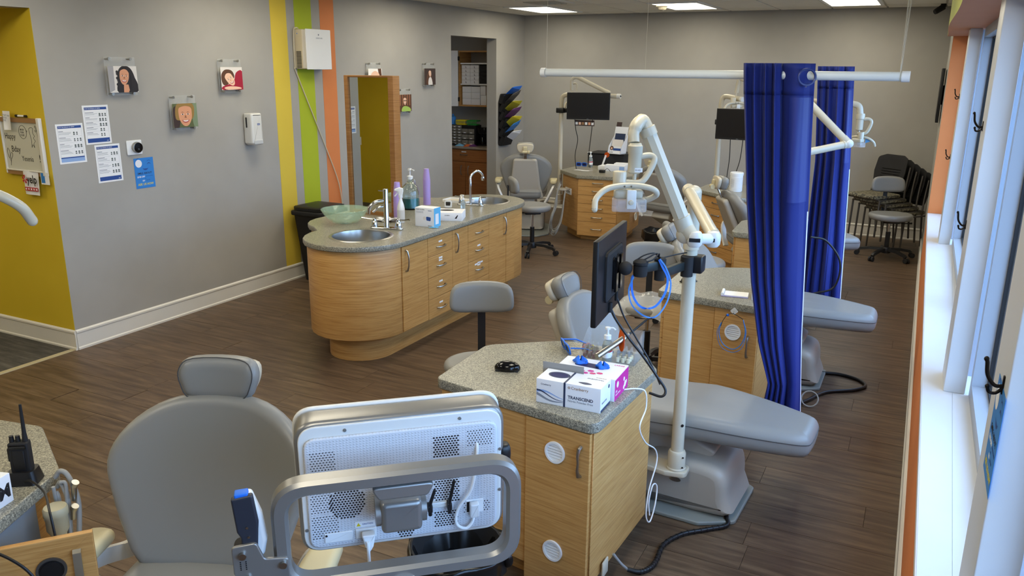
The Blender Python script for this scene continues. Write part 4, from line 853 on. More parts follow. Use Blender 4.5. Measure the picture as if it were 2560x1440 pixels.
# wall file rack
t = thing('file_rack', 'black mesh wall rack holding tiers of coloured folders', 'file rack', (XL, 10.46, 1.33))
g = G(); g.pad(rpoly([(-.16, -.36), (.16, -.36), (.16, .24), (.1, .36), (-.1, .36), (-.16, .24)], .05), 0, .012, .003); q = g.obj('mesh_back', M_BLACKM, t); q.matrix_local = leftwall((0, 0, 0))
fold = [M_CYAN, M_BLACKM, M_PURPLE, M_YEL, M_PURPLE, M_YEL, M_SKY]
for k in range(6):
    z = -.34+k*.115; g = G(); g.ax((0, 0, z), (0, 1, 0), (.42, 0, .91), (.91, 0, -.42)); g.box((-.155, 0, .052), (.155, .16, .055)); g.box((-.155, 0, 0), (-.152, .13, .055)); g.box((.152, 0, 0), (.155, .13, .055)); g.box((-.155, 0, 0), (.155, .005, .055)); g.obj('pocket', M_BLACKM, t, 0)
for k, (mm, cn, tw) in enumerate(((M_PAPER, 'white', 8), (M_SKY, 'light blue', -4), (M_YEL, 'yellow', 12), (M_PURPLE, 'purple', 3), (mat('olive_card', (176, 168, 40), .6), 'olive', 10), (mat('grey_card', (70, 68, 70), .6), 'dark grey', -5), (M_CYAN, 'bright blue', 6))):
    z = -.30+min(k, 5)*.105+(.09 if k == 6 else 0)
    q = thing('folder', '%s folder fanned in the black wall rack' % cn, 'folder', (XL+.045, 10.46, 1.33+z), 0, rot=(radians(-tw), 0, 0)); g = G(); g.ax((0, 0, 0), (0, 1, 0), (.72, 0, .69), (.69, 0, -.72)); g.box((-.10, .01, .006), (.16, .185, .0075)); g.quad([(-.10, .185, .006), (.16, .185, .006), (.19, .235, -.02), (-.02, .20, -.01)]); g.obj('card_cover', mm, q, 0)
t = thing('notice_sheet', 'white notice sheet on the wall behind the file rack', 'notice', (XL+.001, 10.66, 1.31)); g = G(); g.box((0, 0, 0), (.17, .26, .001)); q = g.obj('sheet', M_PAPER, t, 0); q.matrix_local = leftwall((0, 0, 0))
g = G()
for k in range(10): g.box((.02, .03+k*.02, .001), (.14-.02*(k % 3), .034+k*.02, .0012))
q = g.obj('printed_lines', M_GTXT, t, 0); q.matrix_local = leftwall((0, 0, 0))
# ---------------------------------------------------------------- patient chairs (local +x = foot end, origin on the floor under the hip)
BACK = [(-.14, .0), (.14, .0), (.205, .03), (.24, .11), (.272, .21), (.290, .31), (.262, .39), (.195, .46), (.11, .50), (0, .512), (-.11, .50), (-.195, .46), (-.262, .39), (-.290, .31), (-.272, .21), (-.24, .11), (-.205, .03)]
HR = [(-.075, -.066), (.075, -.066), (.112, -.02), (.116, .03), (.075, .062), (-.075, .062), (-.116, .03), (-.112, -.02)]
def make_chair(label, loc, rz, tilt=25, head_tilt=-15, zs=.40, zb=.42, head_h=.60, group='patient chairs', wide=1.0, flat=False, L=1.07, arms=(-1, 1), scl=1.0, az=.665, hs=.92):
    t = thing('patient_chair', label, 'chair', loc, rz, group)
    a = radians(tilt); nx = (cos(a), 0, sin(a)); up = (-sin(a), 0, cos(a)); piv = (0, 0, zb)
    # local back frame: u = +y... right handed (u, v, n): u x v = n
    FRM = (piv, (0, 1, 0), up, nx)
    g = G(); g.ax(*FRM); g.pad(loop2([(x*wide, y) for x, y in BACK], 3), .0, .085, .038, 0, 5, fz=lambda x, y: .05*(x/.28)**2); g.obj('backrest', M_VINYL, t)
    g = G(); g.ax(*FRM); g.pad(rpoly([(-.235, -.05), (.235, -.05), (.185, .12), (.145, .465), (-.145, .465), (-.185, .12)], .04), -.045, .012, .02, 0, 3); g.obj('back_shell', M_SHELL, t)
    # headrest
    hp = Vector(piv)+Vector(up)*head_h; b = radians(tilt+head_tilt); hn = (cos(b), 0, sin(b)); hu = (-sin(b), 0, cos(b))
    g = G(); g.ax(tuple(hp), (0, 1, 0), hu, hn); g.pad([(x*hs, y*hs) for x, y in loop2(HR, 4)], .0, .075, .034, 0, 5, fz=lambda x, y: .018*(x/.12)**2); hr = g.obj('headrest', M_VINYL, t); g = G(); g.ax(tuple(hp), (0, 1, 0), hu, hn); g.tube([(x*hs*.93, y*hs*.93, .069+.018*(x*.93/.12)**2) for x, y in loop2(HR, 4)], .0018, 5, closed=True); g.obj('piping', M_VDARK, hr)
    g = G(); g.ax(tuple(hp), (0, 1, 0), hu, hn); g.pad(loop2([(-.07, -.056), (0, -.066), (.07, -.056), (.10, -.01), (.095, .04), (.03, .052), (-.03, .052), (-.095, .04), (-.10, -.01)], 4), -.024, .012, .012, 0, 3); g.obj('headrest_shell', M_IVORY, hr)
    g = G(); g.ax(tuple(hp), (0, 1, 0), hu, hn); g.box((-.025, -.05, -.05), (.025, .02, -.022), 0, .008); g.cyl((-.03, -.045, -.045), (.03, -.045, -.045), .018, n=14); g.obj('headrest_bracket', M_CREAM, hr)
    lo = Vector(piv)+Vector(up)*.42-Vector(nx)*.02
    g = G(); g.ax(tuple(lo), (0, 1, 0), up, nx); g.box((-.02, -.05, -.004), (.02, head_h-.44, .008), 0, .003); g.obj('headrest_stem', M_CHROME, t)
    g = G(); kn = Vector(hp)-Vector(hn)*.05; g.ax(tuple(kn), (0, 1, 0), hu, hn); g.cyl((-.055, -.045, 0), (-.035, -.045, 0), .022, n=16); g.obj('adjuster_knob', M_CREAM, hr)
    # seat and leg cushion: one long pad
    seat = [(-.06, -.19), (.10, -.235), (.35, -.25), (.55, -.25), (.78, -.215), (L-.10, -.165), (L-.02, -.13), (L, -.08), (L, .08), (L-.02, .13), (L-.10, .165), (.78, .215), (.55, .25), (.35, .25), (.10, .235), (-.06, .19), (-.085, .1), (-.085, -.1)]
    fz = (lambda x, y: .0) if flat else (lambda x, y: -.02*sin(pi*min(max(x, 0), .55)/.55)+.012-(.055*max(0, x-.6)**1.2))
    g = G(); g.pad(loop2(seat, 3), zs, zs+.125, .05, 0, 5, fz=fz); sc = g.obj('seat_cushion', M_VINYL, t)
    g = G(); pts = []
    for x, y in loop2(seat, 3): pts.append((x*1.0, y*1.003, zs+.078+fz(x, y)))
    g.tube([(p[0], p[1], p[2]) for p in pts], .0022, 5, closed=True); g.obj('piping', M_VDARK, sc)
    # armrests
    t.scale = (scl, scl, scl)
    for s_ in arms:
        ar = Vector((.12, s_*.345, az)); g = G(); g.ax(tuple(ar), (1, 0, 0), (0, 1, 0), (0, 0, 1)); g.pad(loop2([(-.13, -.02), (-.1, -.042), (.05, -.05), (.13, -.035), (.15, 0), (.13, .035), (.05, .05), (-.1, .042), (-.13, .02)], 3), -.024, .024, .02, 0, 4, fz=lambda x, y: .02*cos(x*9)); arm = g.obj('armrest', M_CREAM, t)
        g = G(); g.tube(bez([(.16, s_*.335, az-.02), (.05, s_*.35, az-.045), (-.06, s_*.33, az-.085), (-.07, s_*.27, .46), (-.06, s_*.22, .38)], 6), .016, 10, sec=[(-.012, -.024), (.012, -.024), (.012, .024), (-.012, .024)]); g.obj('support', M_WHITEG, arm)
    # base
    g = G(); g.pad(rpoly([(.02, -.30), (.64, -.30), (.79, -.20), (.79, .17), (.64, .26), (.02, .26), (-.12, .14), (-.12, -.16)], .03), 0, .02, .006); g.obj('base_plate', mat('base_plate_grey', (128, 132, 126), .5), t)
    g = G(); g.ax((0, .165, 0), (1, 0, 0), (0, 0, 1), (0, -1, 0)); g.pad(loop2([(.26, .022), (.735, .022), (.745, .12), (.735, .21), (.70, .255), (.62, .275), (.45, .275), (.34, .25), (.27, .17), (.245, .08)], 3), 0, .39, .05, 0, 5); g.obj('base_cover', M_SHELL, t)
    g = G(); g.ax((0, .12, 0), (1, 0, 0), (0, 0, 1), (0, -1, 0)); g.pad(rpoly([(.30, .20), (.62, .25), (.66, .30), (.45, zs+.01), (.0, zs+.01), (-.05, zs-.06)], .02), 0, .24, .015, 0, 3); g.obj('lift_arm', M_SHELL, t)
    g = G(); g.ax((.50, -.226, .17), (1, 0, 0), (0, 0, 1), (0, -1, 0)); g.pad(circ(.028, 20, 0, 0, .012), 0, .003); g.obj('maker_badge', M_CHROME, t)
    return t
CHB = make_chair('grey patient chair beyond the near cabinet, footrest pointing at the windows', (-1.335, 3.69, 0), radians(-3), 27, -4, .372, .46, .555, L=1.07, wide=.9, arms=())
CHC = make_chair('grey patient chair partly behind the first blue curtain', (-1.19, 5.56, 0), radians(0), 40, -10, .42, .46, .58, wide=.9, arms=())
CHD = make_chair('grey patient chair seen side-on with beige back shell, left of the curtains', (-1.44, 7.70, 0), radians(28), 24, -30, .42, .47, .62, L=1.12, arms=(1,))
CHA = make_chair('large grey patient chair in the foreground, backrest facing the camera', (-1.855, 1.605, 0), radians(-67), 18, -6, .385, .463, .562, wide=1.02, scl=1.08, az=.535, hs=1.0)
CHE = make_chair('patient chair seen from behind in the far left, between doorway and pole', (-4.36, 9.05, 0), radians(112), 12, -6, .46, .52, .60, wide=1.12)
CHF = make_chair('patient chair seen from behind through the dental lamp arms', (-2.60, 9.05, 0), radians(72), 24, -8, .44, .50, .60, wide=1.1)
# ---------------------------------------------------------------- stools
def make_stool(label, loc, rz, zs=.52, zb=.80, seat_r=.20, group='operator stools', backw=.18, lift=True, star=0):
    t = thing('stool', label, 'stool', loc, rz, group)
    g = G(); g.pad(loop2([(seat_r*cos(a)*(1.0 if cos(a) > 0 else .92), seat_r*1.06*sin(a)) for a in [2*pi*k/12 for k in range(12)]], 3), zs-.07, zs, .032, 0, 5, fz=lambda x, y: .012*((x*x+y*y)/.04)); g.obj('seat', M_VINYL, t)
    g = G(); g.box((-.10, -.09, zs-.095), (.08, .09, zs-.068), 0, .01); g.obj('seat_mechanism', M_BLACK, t)
    g = G(); g.ax((-seat_r-.03, 0, zb), (0, 1, 0), (-.08, 0, .996), (.996, 0, .08)); g.pad(loop2([(-backw*.86, -.075), (0, -.085), (backw*.86, -.075), (backw, -.01), (backw*.82, .075), (0, .095), (-backw*.82, .075), (-backw, -.01)], 4), -.03, .03, .028, 0, 5, fz=lambda x, y: .03*(x/.18)**2); g.obj('backrest', M_VINYL, t)
    g = G(); g.tube([(-.05, 0, zs-.085), (-seat_r-.05, 0, zs-.08), (-seat_r-.075, 0, zs-.03), (-seat_r-.075, 0, zb)], .02, sec=[(-.006, -.022), (.006, -.022), (.006, .022), (-.006, .022)], up=(0, 1, 0)); g.obj('back_stem', M_BLACK, t)
    g = G(); g.tube([(.02, 0, zs-.085), (.06, .16, zs-.09), (.05, .22, zs-.088)], [.005, .005, .011], 8); g.obj('lever', M_BLACK, t)
    g = G(); g.cyl((0, 0, .24), (0, 0, zs-.09), .014, n=14); g.obj('gas_piston', M_CHROME, t); g = G(); g.cyl((0, 0, .09), (0, 0, .30), .026, n=16); g.obj('column_sleeve', M_BLACK, t)
    g = G(); g.lathe([(0, .06), (.05, .06), (.055, .09), (.04, .125), (0, .13)], 20); g.obj('hub', M_BLACK, t)
    for k in range(5):
        a = star+2*pi*k/5; c, s_ = cos(a), sin(a); g = G(); g.tube([(.03*c, .03*s_, .10), (.16*c, .16*s_, .098), (.27*c, .27*s_, .078), (.29*c, .29*s_, .06)], .02, sec=[(-.02, -.014), (.02, -.014), (.014, .014), (-.014, .014)], up=(0, 0, 1)); lg = g.obj('leg', M_BLACK, t)
        g = G(); cx, cy = .285*c, .285*s_
        for w_ in (-.016, .016): g.cyl((cx-s_*(w_-.009)+.02*c, cy+c*(w_-.009)+.02*s_, .027), (cx-s_*(w_+.009)+.02*c, cy+c*(w_+.009)+.02*s_, .027), .027, n=16)
        g.cyl((cx, cy, .03), (cx, cy, .07), .01, n=8); g.obj('caster', M_BLACKM, lg)
    return t
make_stool('grey stool behind the near cabinet, in front of the sink island', (-1.99, 3.62, 0), radians(-60), .50, .80, .2)
make_stool('grey stool with plastic-covered seat behind the monitor and blue straps', (-1.54, 5.16, 0), radians(-73), .50, .785, .2, star=.3, backw=.19)
make_stool('grey stool in front of the far left patient chair', (-3.85, 8.18, 0), radians(38), .55, .78, .21, star=.55)
make_stool('grey stool in front of the stacked black chairs', (-.215, 9.88, 0), radians(-72), .50, .80, .22, star=.5)
make_stool('dark grey stool partly hidden behind the lamp joint', (-1.50, 6.33, 0), radians(35), .56, .78, .22, star=.2)
t = thing('plastic_cover', 'crinkled clear plastic cover over the stool seat', 'plastic cover', (-1.54, 5.16, .512)); random.seed(5)
m = mat('clear_film', (225, 228, 230), .12, alpha=.32); g = G(); g.grid(lambda u, v: ((u-.5)*.46, (v-.5)*.46, (.02 if abs(u-.5) < .38 and abs(v-.5) < .38 else -.05)+.008*sin(u*19+v*7)+.007*sin(v*23-u*9)), 20, 20); g.obj('film', m, t, 180)
# ---------------------------------------------------------------- treatment cabinets
def handle_x(par, o, L=.13): return arch_handle(None, par, o, (1, 0, 0), (0, -1, 0), L)
def vent(par, M, r=.048):
    g = G(); g.ring(circ(r, 32), circ(r-.008, 32), 0, .008); g.pad(circ(r-.007, 32), 0, .001); v = g.obj('vent', M_WHITE, par); v.matrix_local = M
    for k in range(7):
        y = (k-3)*.0115; hw = sqrt(max((r-.009)**2-y*y, 0)); g = G(); g.ax((0, y, .002), (1, 0, 0), (0, .8, .6), (0, -.6, .8)); g.box((-hw, -.004, 0), (hw, .004, .0012)); g.obj('louvre', M_WHITE, v, 0)
    return v
def cabinet(label, corner_pts, zt=.80, radii=None, inset=.022, group='treatment cabinets', toe=.05, th=.042):
    """speckled worktop over a maple body, world coordinates outline (counter-clockwise)"""
    c = Vector((sum(p[0] for p in corner_pts)/len(corner_pts), sum(p[1] for p in corner_pts)/len(corner_pts)))
    t = thing('treatment_cabinet', label, 'cabinet', (c.x, c.y, 0), 0, group); P = cw([(x-c.x, y-c.y) for x, y in corner_pts])
    g = G(); g.pad(rpoly(P, radii if radii is not None else .04, 5), zt-th, zt, .004, 0, 2); g.obj('worktop', M_LAM, t, 50)
    def inw(P, d):
        out = []; N = len(P)
        for i in range(N):
            a, b, q = Vector(P[i-1]), Vector(P[i]), Vector(P[(i+1) % N]); e1 = (b-a).normalized(); e2 = (q-b).normalized(); n1 = Vector((-e1.y, e1.x)); n2 = Vector((-e2.y, e2.x)); bis = (n1+n2).normalized(); out.append(tuple(b+bis*d/max(.3, bis.dot(n1))))
        return out
    B = inw(P, inset+.016); g = G(); g.pad(B, .10, zt-th, 0); g.obj('body', M_MAPLE, t, 0); g = G(); g.pad(inw(P, inset+toe+.03), 0, .10); g.obj('plinth', M_MAPLE, t, 0)
    return t, B, c
def panel(par, name, a, b, z0, z1, m=M_MAPLE_P, th=.016, gap=.002):
    """front panel on wall segment a->b (outline counter-clockwise => outside is to the right)"""
    a, b = Vector(a), Vector(b); d = (b-a).normalized(); L = (b-a).length; nrm = Vector((d.y, -d.x))
    M = Matrix(((d.x, 0, nrm.x, a.x), (d.y, 0, nrm.y, a.y), (0, 1, 0, z0), (0, 0, 0, 1)))
    g = G(); g.pad([(gap, gap), (L-gap, gap), (L-gap, z1-z0-gap), (gap, z1-z0-gap)], 0, th, .0015, 0, 1); o = g.obj(name, m, par, 30); o.matrix_local = M; return o, L, z1-z0
def bow(par, x, y, L=.12, vert=True, th=.016):
    d = (0, 1, 0) if vert else (1, 0, 0); g = G(); o = Vector((x, y, th)); d = Vector(d); up = Vector((0, 0, 1))
    g.tube([o-d*L/2, o-d*L/2*.93+up*.014, o-d*L*.25+up*.022, o+up*.018, o+d*L*.25+up*.022, o+d*L/2*.93+up*.014, o+d*L/2], [.008, .0075, .006, .0045, .006, .0075, .008], 8); return g.obj('handle', M_NICKEL, par)
# near cabinet
NC, B, c = cabinet('near maple cabinet with speckled top holding glove boxes', [(-1.687, 2.66), (-.925, 2.535), (-.895, 3.19), (-1.02, 3.37), (-1.40, 3.36), (-1.70, 3.13)], .80, [.04, .05, .05, .08, .2, .08], inset=.006)
def seg(B, i): return B[i], B[(i+1) % len(B)]
fa = [i for i in range(6) if abs(B[i][0]+c.x+1.65) < .06 and B[i][1]+c.y < 2.75][0]; A_, Bq = seg(B, fa); A_, Bq = Vector(A_), Vector(Bq)
lerp = lambda k: tuple(A_+(Bq-A_)*k)
p_, L_, H_ = panel(NC, 'fixed_panel', lerp(0), lerp(.60), .0+.10, .755, th=.006)
p_, L_, H_ = panel(NC, 'door', lerp(.60), lerp(1.0), .03, .755); bow(p_, L_-.04, H_-.12, .12, True)
vent(p_, Matrix.Translation((L_*.48, H_-.115, .016)), .044); vent(p_, Matrix.Translation((L_*.48, .185, .016)), .044)
A2, B2 = seg(B, (fa+1) % 6); panel(NC, 'side_panel', A2, B2, .10, .757, th=.006)
g = G(); d_ = (Vector(B2)-Vector(A2)).normalized(); o_q = Vector(A2)+d_*.13; g.at((o_q.x+.02, o_q.y, .12)); g.box((-.006, -.03, -.035), (.002, .03, .035), 0, .004); g.obj('outlet_plate', M_IVORY, NC)
# cabinet behind (partly hidden by curtain)
CC, B, c = cabinet('maple cabinet behind the first footrest with blue loop hung on it', [(-1.275, 4.44), (-.64, 4.36), (-.62, 5.10), (-.90, 5.27), (-1.08, 5.19), (-1.28, 5.0)], .80, [.04, .04, .05, .1, .1, .1])
fa = [i for i in range(6) if abs(B[i][0]+c.x+1.24) < .06 and B[i][1]+c.y < 4.6][0]; A_, Bq = Vector(B[fa]), Vector(B[(fa+1) % 6])
panel(CC, 'fixed_panel', lerp(0), lerp(.55), .10, .755, th=.006); p_, L_, H_ = panel(CC, 'door', lerp(.55), lerp(1.0), .05, .755); vent(p_, Matrix.Translation((.115, H_-.13, .016)), .046); vent(p_, Matrix.Translation((.10, .14, .016)), .046); bow(p_, L_-.05, H_-.2)
A2, B2 = B[fa-1], B[fa]
for k in range(5): p_, L_, H_ = panel(CC, 'drawer', A2, B2, .12+k*.127, .12+(k+1)*.127, th=.018); bow(p_, L_/2, H_/2, .1, False, .018)
# cabinet further right, mostly behind curtain
CD, B, c = cabinet('maple cabinet beyond the second, partly behind the blue curtain', [(-1.275, 6.44), (-.64, 6.36), (-.62, 7.05), (-.85, 7.25), (-1.15, 7.2), (-1.30, 6.98)], .80, [.06, .04, .05, .1, .1, .1])
fa = [i for i in range(6) if abs(B[i][0]+c.x+1.24) < .06 and B[i][1]+c.y < 6.6][0]; A_, Bq = Vector(B[fa]), Vector(B[(fa+1) % 6]); panel(CD, 'door', lerp(.0), lerp(1.0), .10, .755)
for k in range(4): p_, L_, H_ = panel(CD, 'drawer', B[fa-1], B[fa], .12+k*.16, .12+(k+1)*.16, th=.018); bow(p_, L_/2, H_/2, .1, False, .018)
# cabinet with white canister
CF, B, c = cabinet('maple cabinet carrying the white wipes canister', [(-2.12, 8.66), (-1.60, 8.22), (-1.18, 8.45), (-1.2, 8.95), (-1.7, 9.25), (-2.1, 9.1)], .80, .04)
fa = [i for i in range(6) if B[i][0]+c.x < -2.0 and B[i][1]+c.y < 8.8][0]
for k, (z0, z1) in enumerate(((.63, .755), (.50, .63), (.37, .50), (.24, .37), (.11, .24))): p_, L_, H_ = panel(CF, 'drawer', B[fa], B[(fa+1) % 6], z0, z1, th=.018); bow(p_, L_/2, H_/2, .12, False, .018)
panel(CF, 'side_panel', B[(fa+1) % 6], B[(fa+2) % 6], .10, .757, th=.006)
# far cabinet with six drawers
CE, B, c = cabinet('six-drawer maple cabinet with a white name plate, beside the far pole', [(-4.07, 9.46), (-3.69, 9.08), (-3.16, 9.12), (-3.05, 9.35), (-3.12, 9.95), (-3.5, 10.15), (-4.05, 10.1)], .80, .03)
fa = [i for i in range(7) if abs(B[i][0]+c.x+3.69) < .1 and B[i][1]+c.y < 9.3][0]
for z0, z1 in ((.665, .757), (.56, .665), (.455, .56), (.35, .455), (.235, .35), (.06, .235)): p_, L_, H_ = panel(CE, 'drawer', B[fa], B[(fa+1) % 7], z0, z1, th=.018); bow(p_, L_/2, H_/2, .13, False, .018)
p_, L_, H_ = panel(CE, 'side_panel', B[fa-1], B[fa], .10, .757, th=.006); g = G(); g.box((.10, .42, .006), (.30, .50, .009)); q = g.obj('name_plate', M_PAPER, p_, 0); text('Open', .06, M_INK, p_, None, M=Matrix.Translation((.12, .44, .0095)))
p_, L_, H_ = panel(CE, 'side_panel', B[(fa+1) % 7], B[(fa+2) % 7], .10, .757, th=.006)
vent(CE, Matrix.Translation((-3.12-c.x+.02, 9.62-c.y, .26)) @ Matrix(((0, 0, 1, 0), (1, 0, 0, 0), (0, 1, 0, 0), (0, 0, 0, 1))), .05)
# left foreground cabinet with open drawer
CL, B, c = cabinet('maple cabinet in the bottom left corner carrying the radio', [(-3.25, 1.50), (-3.2, .75), (-2.013, 0.754), (-2.325, 1.43), (-2.68, 1.61)], .80, [.05, .05, .05, .08, .08])
dq = Vector((-2.013+2.325, 0.754-1.43, 0)).normalized(); g = G(); g.ax((-2.345-c.x, 1.40-c.y, 0), tuple(dq), (0, 0, 1), (dq.y, -dq.x, 0)); g.box((.10, .42, -.016), (.40, .752, -.008)); g.obj('grey_side_panel', mat('grey_metal_panel', (122, 126, 130), .5), CL, 0)
# ---------------------------------------------------------------- waste bins with liners
def bin_(label, loc, r0, r1, h):
    t = thing('waste_bin', label, 'bin', loc, .3); g = G(); g.lathe([(0, .002), (r0, .002), (r1, h), (r1-.008, h), (r0-.008, .01), (0, .01)], 28); g.obj('bin_body', M_BLACKM, t); random.seed(int(h*1000))
    def f(u, v):
        a = 2*pi*u; k = sin(a*7)*.006+sin(a*13+1)*.004+sin(a*3)*.004
        if v < .5: rr = r1+.012+k*(1-v); z = h-.10+.105*(v/.5)+.01*sin(a*5)*(1-v)
        else: rr = r1+.006-(v-.5)*2*.05+k; z = h+.012*sin(a*4)-(v-.5)*2*.12
        return (rr*cos(a), rr*sin(a), z)
    g = G(); g.grid(f, 64, 12); g.obj('bin_liner', M_BAG, t, 180); g = G(); g.blob((r1+.02, .0, h-.05), (.02, .014, .03), nu=10, nv=8); g.obj('liner_knot', M_BAG, t); return t
bin_('small black bin with liner on the floor beyond the monitor', (-2.56, 8.70, 0), .10, .135, .30)
bin_('black bin with liner on the floor behind the white display', (-1.33, 2.22, 0), .13, .17, .38)
# ---------------------------------------------------------------- stacked black chairs
def stack_chair(k, label):
    t = thing('stacking_chair', label, 'chair', (-.43+.07*k, 10.33+.035*k, .048*(4-k)), radians(180), 'black chairs stacked against the far wall'); t.rotation_euler = (0, 0, radians(-128))
    g = G(); g.pad(rpoly([(-.22, -.21), (.22, -.22), (.22, .22), (-.22, .21)], .06), .43, .47, .016, 0, 3); g.obj('seat', M_CAMO, t)
    g = G(); a = radians(12); g.ax((-.235, 0, .60), (0, 1, 0), (-sin(a), 0, cos(a)), (cos(a), 0, sin(a)))
    g.pad(rpoly([(-.19, -.08), (.19, -.08), (.215, .10), (.205, .27), (.12, .31), (-.12, .31), (-.205, .27), (-.215, .10)], .05), -.008, .010, .006, 0, 3, fz=lambda x, y: .04*(x/.2)**2); bk = g.obj('backrest', M_BLACKM, t)
    for j in range(5):
        g = G(); g.ax((-.235, 0, .60), (0, 1, 0), (-sin(a), 0, cos(a)), (cos(a), 0, sin(a))); zz = .02+j*.03; P = [(-.13+.26*i/8, zz, .0125+.04*((-.13+.26*i/8)/.2)**2) for i in range(9)]; g.tube(P, .003, 5); g.obj('back_slot', M_BLACKG, bk)
    for s_ in (-1, 1):
        y = s_*.235; g = G(); g.tube([(.19, y, .0), (.17, y, .43)], .011, 8); g.obj('leg', M_GUN, t); g = G(); g.tube(bez([(-.27, y, 0), (-.23, y, .3), (-.22, y, .45), (-.255, y*.93, .62), (-.29, y*.9, .78)], 4), .011, 8); g.obj('leg', M_GUN, t)
        g = G(); g.tube([(.18, y, .42), (-.22, y, .42)], .010, 8); g.obj('side_rail', M_GUN, t)
    g = G(); g.tube([(.17, -.235, .425), (.17, .235, .425)], .010, 8); g.obj('front_rail', M_GUN, t)
labs = ['top black chair of the stack, patterned seat showing', 'second black chair from the top of the stack', 'middle black chair of the stack', 'second black chair from the bottom of the stack', 'bottom black chair of the stack, rearmost backrest']
for k in range(5): stack_chair(k, labs[k])
# ---------------------------------------------------------------- curtains on hanging rods
def rod(label, y, x0, x1, z):
    t = thing('curtain_rod', label, 'curtain rod', (0, y, z), 0, 'white curtain rods hung from the ceiling')
    g = G(); g.cyl((x0, 0, 0), (x1, 0, 0), .0205, n=24); g.obj('rod_tube', M_PVC, t)
    for a, b in ((x0-.004, x0+.022), (x1-.03, x1+.004)):
        g = G(); g.cyl((a, 0, 0), (b, 0, 0), .0245, n=24); g.obj('end_cap', M_WHITE, t)
    ms = mat('hanging_line', (190, 184, 168), .6)
    for x in (x0+.025, x1-.035):
        for dx in (-.012, .012) if x > -1 else (0,):
            g = G(); g.tube([(x, 0, 0), (x+dx, .0, ZC-z-.003)], .0011, 4); g.obj('hanging_line', ms, t)
        g = G(); g.tube([(x+.0*k, .0225*cos(k*.5), .0225*sin(k*.5)) for k in range(14)], .0012, 4); g.obj('line_loop', ms, t)
    return t
rod('front white curtain rod carrying the first blue curtain', 4.12, -1.893, -.09, 2.025)
rod('rear white curtain rod hidden behind the front one', 6.1, -1.97, -.155, 2.016)
def interp(P, z):
    P = sorted(P)
    for (a, x), (b, y) in zip(P, P[1:]):
        if z <= b: t = (z-a)/(b-a); t = max(0, t); return x+(y-x)*t
    return P[-1][1]
def curtain(label, yc, LE, RE, ztop, zbot, folds, flat, seed, hemz, meshz):
    t = thing('curtain', label, 'curtain', (0, yc, 0), 0, 'blue privacy curtains')
    rnd = random.Random(seed); ph = [rnd.uniform(0, 6) for _ in range(4)]
    def S_(u, z):
        k = 1-(z-zbot)/(ztop-zbot); l_, r_ = interp(LE, z), interp(RE, z)
        uu = u+.012*sin(3*k+ph[0])*sin(pi*u)
        if u < 1-flat:
            w = u/(1-flat); a = .045*(1+.25*sin(2.3*k*3+ph[1])); pw = w+.05*sin(5*w+ph[3]); y = -.058+a*.62*sin(2*pi*folds*pw)+.008*sin(2*pi*folds*1.7*w+k*4); x = l_+(r_-l_)*(uu+.016*sin(4*pi*folds*pw))
        else:
            w = (u-(1-flat))/flat; y = -.0-.055*sin(pi*min(w*1.15, 1))**.8*(1-.35*k)+.10*max(0, w-.72)+.010*sin(9*k+4*w); x = l_+(r_-l_)*uu
        y += .015*sin(5*k+u*3+ph[2])*k
        return (x, y, z)
    def part(name, m, u0, u1, z0, z1, nu, nv, off=0):
        g = G(); g.grid(lambda a, b: (lambda p: (p[0], p[1]-off, p[2]))(S_(u0+(u1-u0)*a, z0+(z1-z0)*b)), nu, nv); o = g.obj(name, m, t, 180); return o
    o = part('cloth', M_BLUE, 0, 1, zbot, ztop, 150, 60); md = o.modifiers.new('s', 'SOLIDIFY'); md.thickness = .0018
    part('top_hem', M_BLUE, 0, 1, hemz, ztop+.004, 150, 6, .0022).modifiers.new('s', 'SOLIDIFY').thickness = .002
    part('seam', M_BLUE, 0, 1, meshz[0]-.006, meshz[0], 150, 1, .002)
    part('mesh_window', M_BLUEMESH, 1-flat*.72, .965, meshz[0], meshz[1], 30, 24, .0022)
    part('edge_hem', M_HEM, .985, 1.004, zbot, meshz[0]-.05, 2, 40, .003)
    return t, S_
LE = [(.25, -.66), (.33, -.575), (.49, -.556), (.70, -.625), (1.01, -.69), (1.42, -.75), (1.94, -.805), (2.076, -.815)]
RE = [(.25, -.385), (.32, -.39), (.52, -.406), (.73, -.422), (1.04, -.44), (1.44, -.461), (1.94, -.486), (2.076, -.492)]
t, S1 = curtain('front blue privacy curtain with a mesh window, bunched on the front rod', 4.12, LE, RE, 2.076, .25, 4.5, .44, 2, 1.935, (1.43, 1.925))
g = G(); g.tube([(-.517+.034*cos(a), -.052+.03*cos(a)*.9-.0, 2.018+.036*sin(a)) for a in [2*pi*k/28 for k in range(28)]], .0055, 8, closed=True); g.obj('grommet', mat('dark_blue_ring', (40, 52, 110), .35), t)
g = G(); g.pad(circ(.003, 8), 0, .001); o = g.obj('stitch', mat('warm_grey_dot', (120, 116, 104), .8), t); o.matrix_local = Matrix.Translation((-.517, -.052, 1.975)) @ Matrix.Rotation(radians(42), 4, 'Z') @ Matrix(((1, 0, 0, 0), (0, 0, -1, 0), (0, 1, 0, 0), (0, 0, 0, 1)))  # small warm grey dot just below the grommet
LE2 = [(.25, -.68), (.44, -.66), (.86, -.655), (1.44, -.65), (2.07, -.696)]; RE2 = [(.25, -.383), (.42, -.387), (.88, -.406), (1.45, -.434), (2.07, -.474)]
t, S2 = curtain('rear blue privacy curtain with white chair footrest in front of it', 6.1, LE2, RE2, 2.072, .25, 3.5, .25, 5, 1.93, (1.43, 1.92))
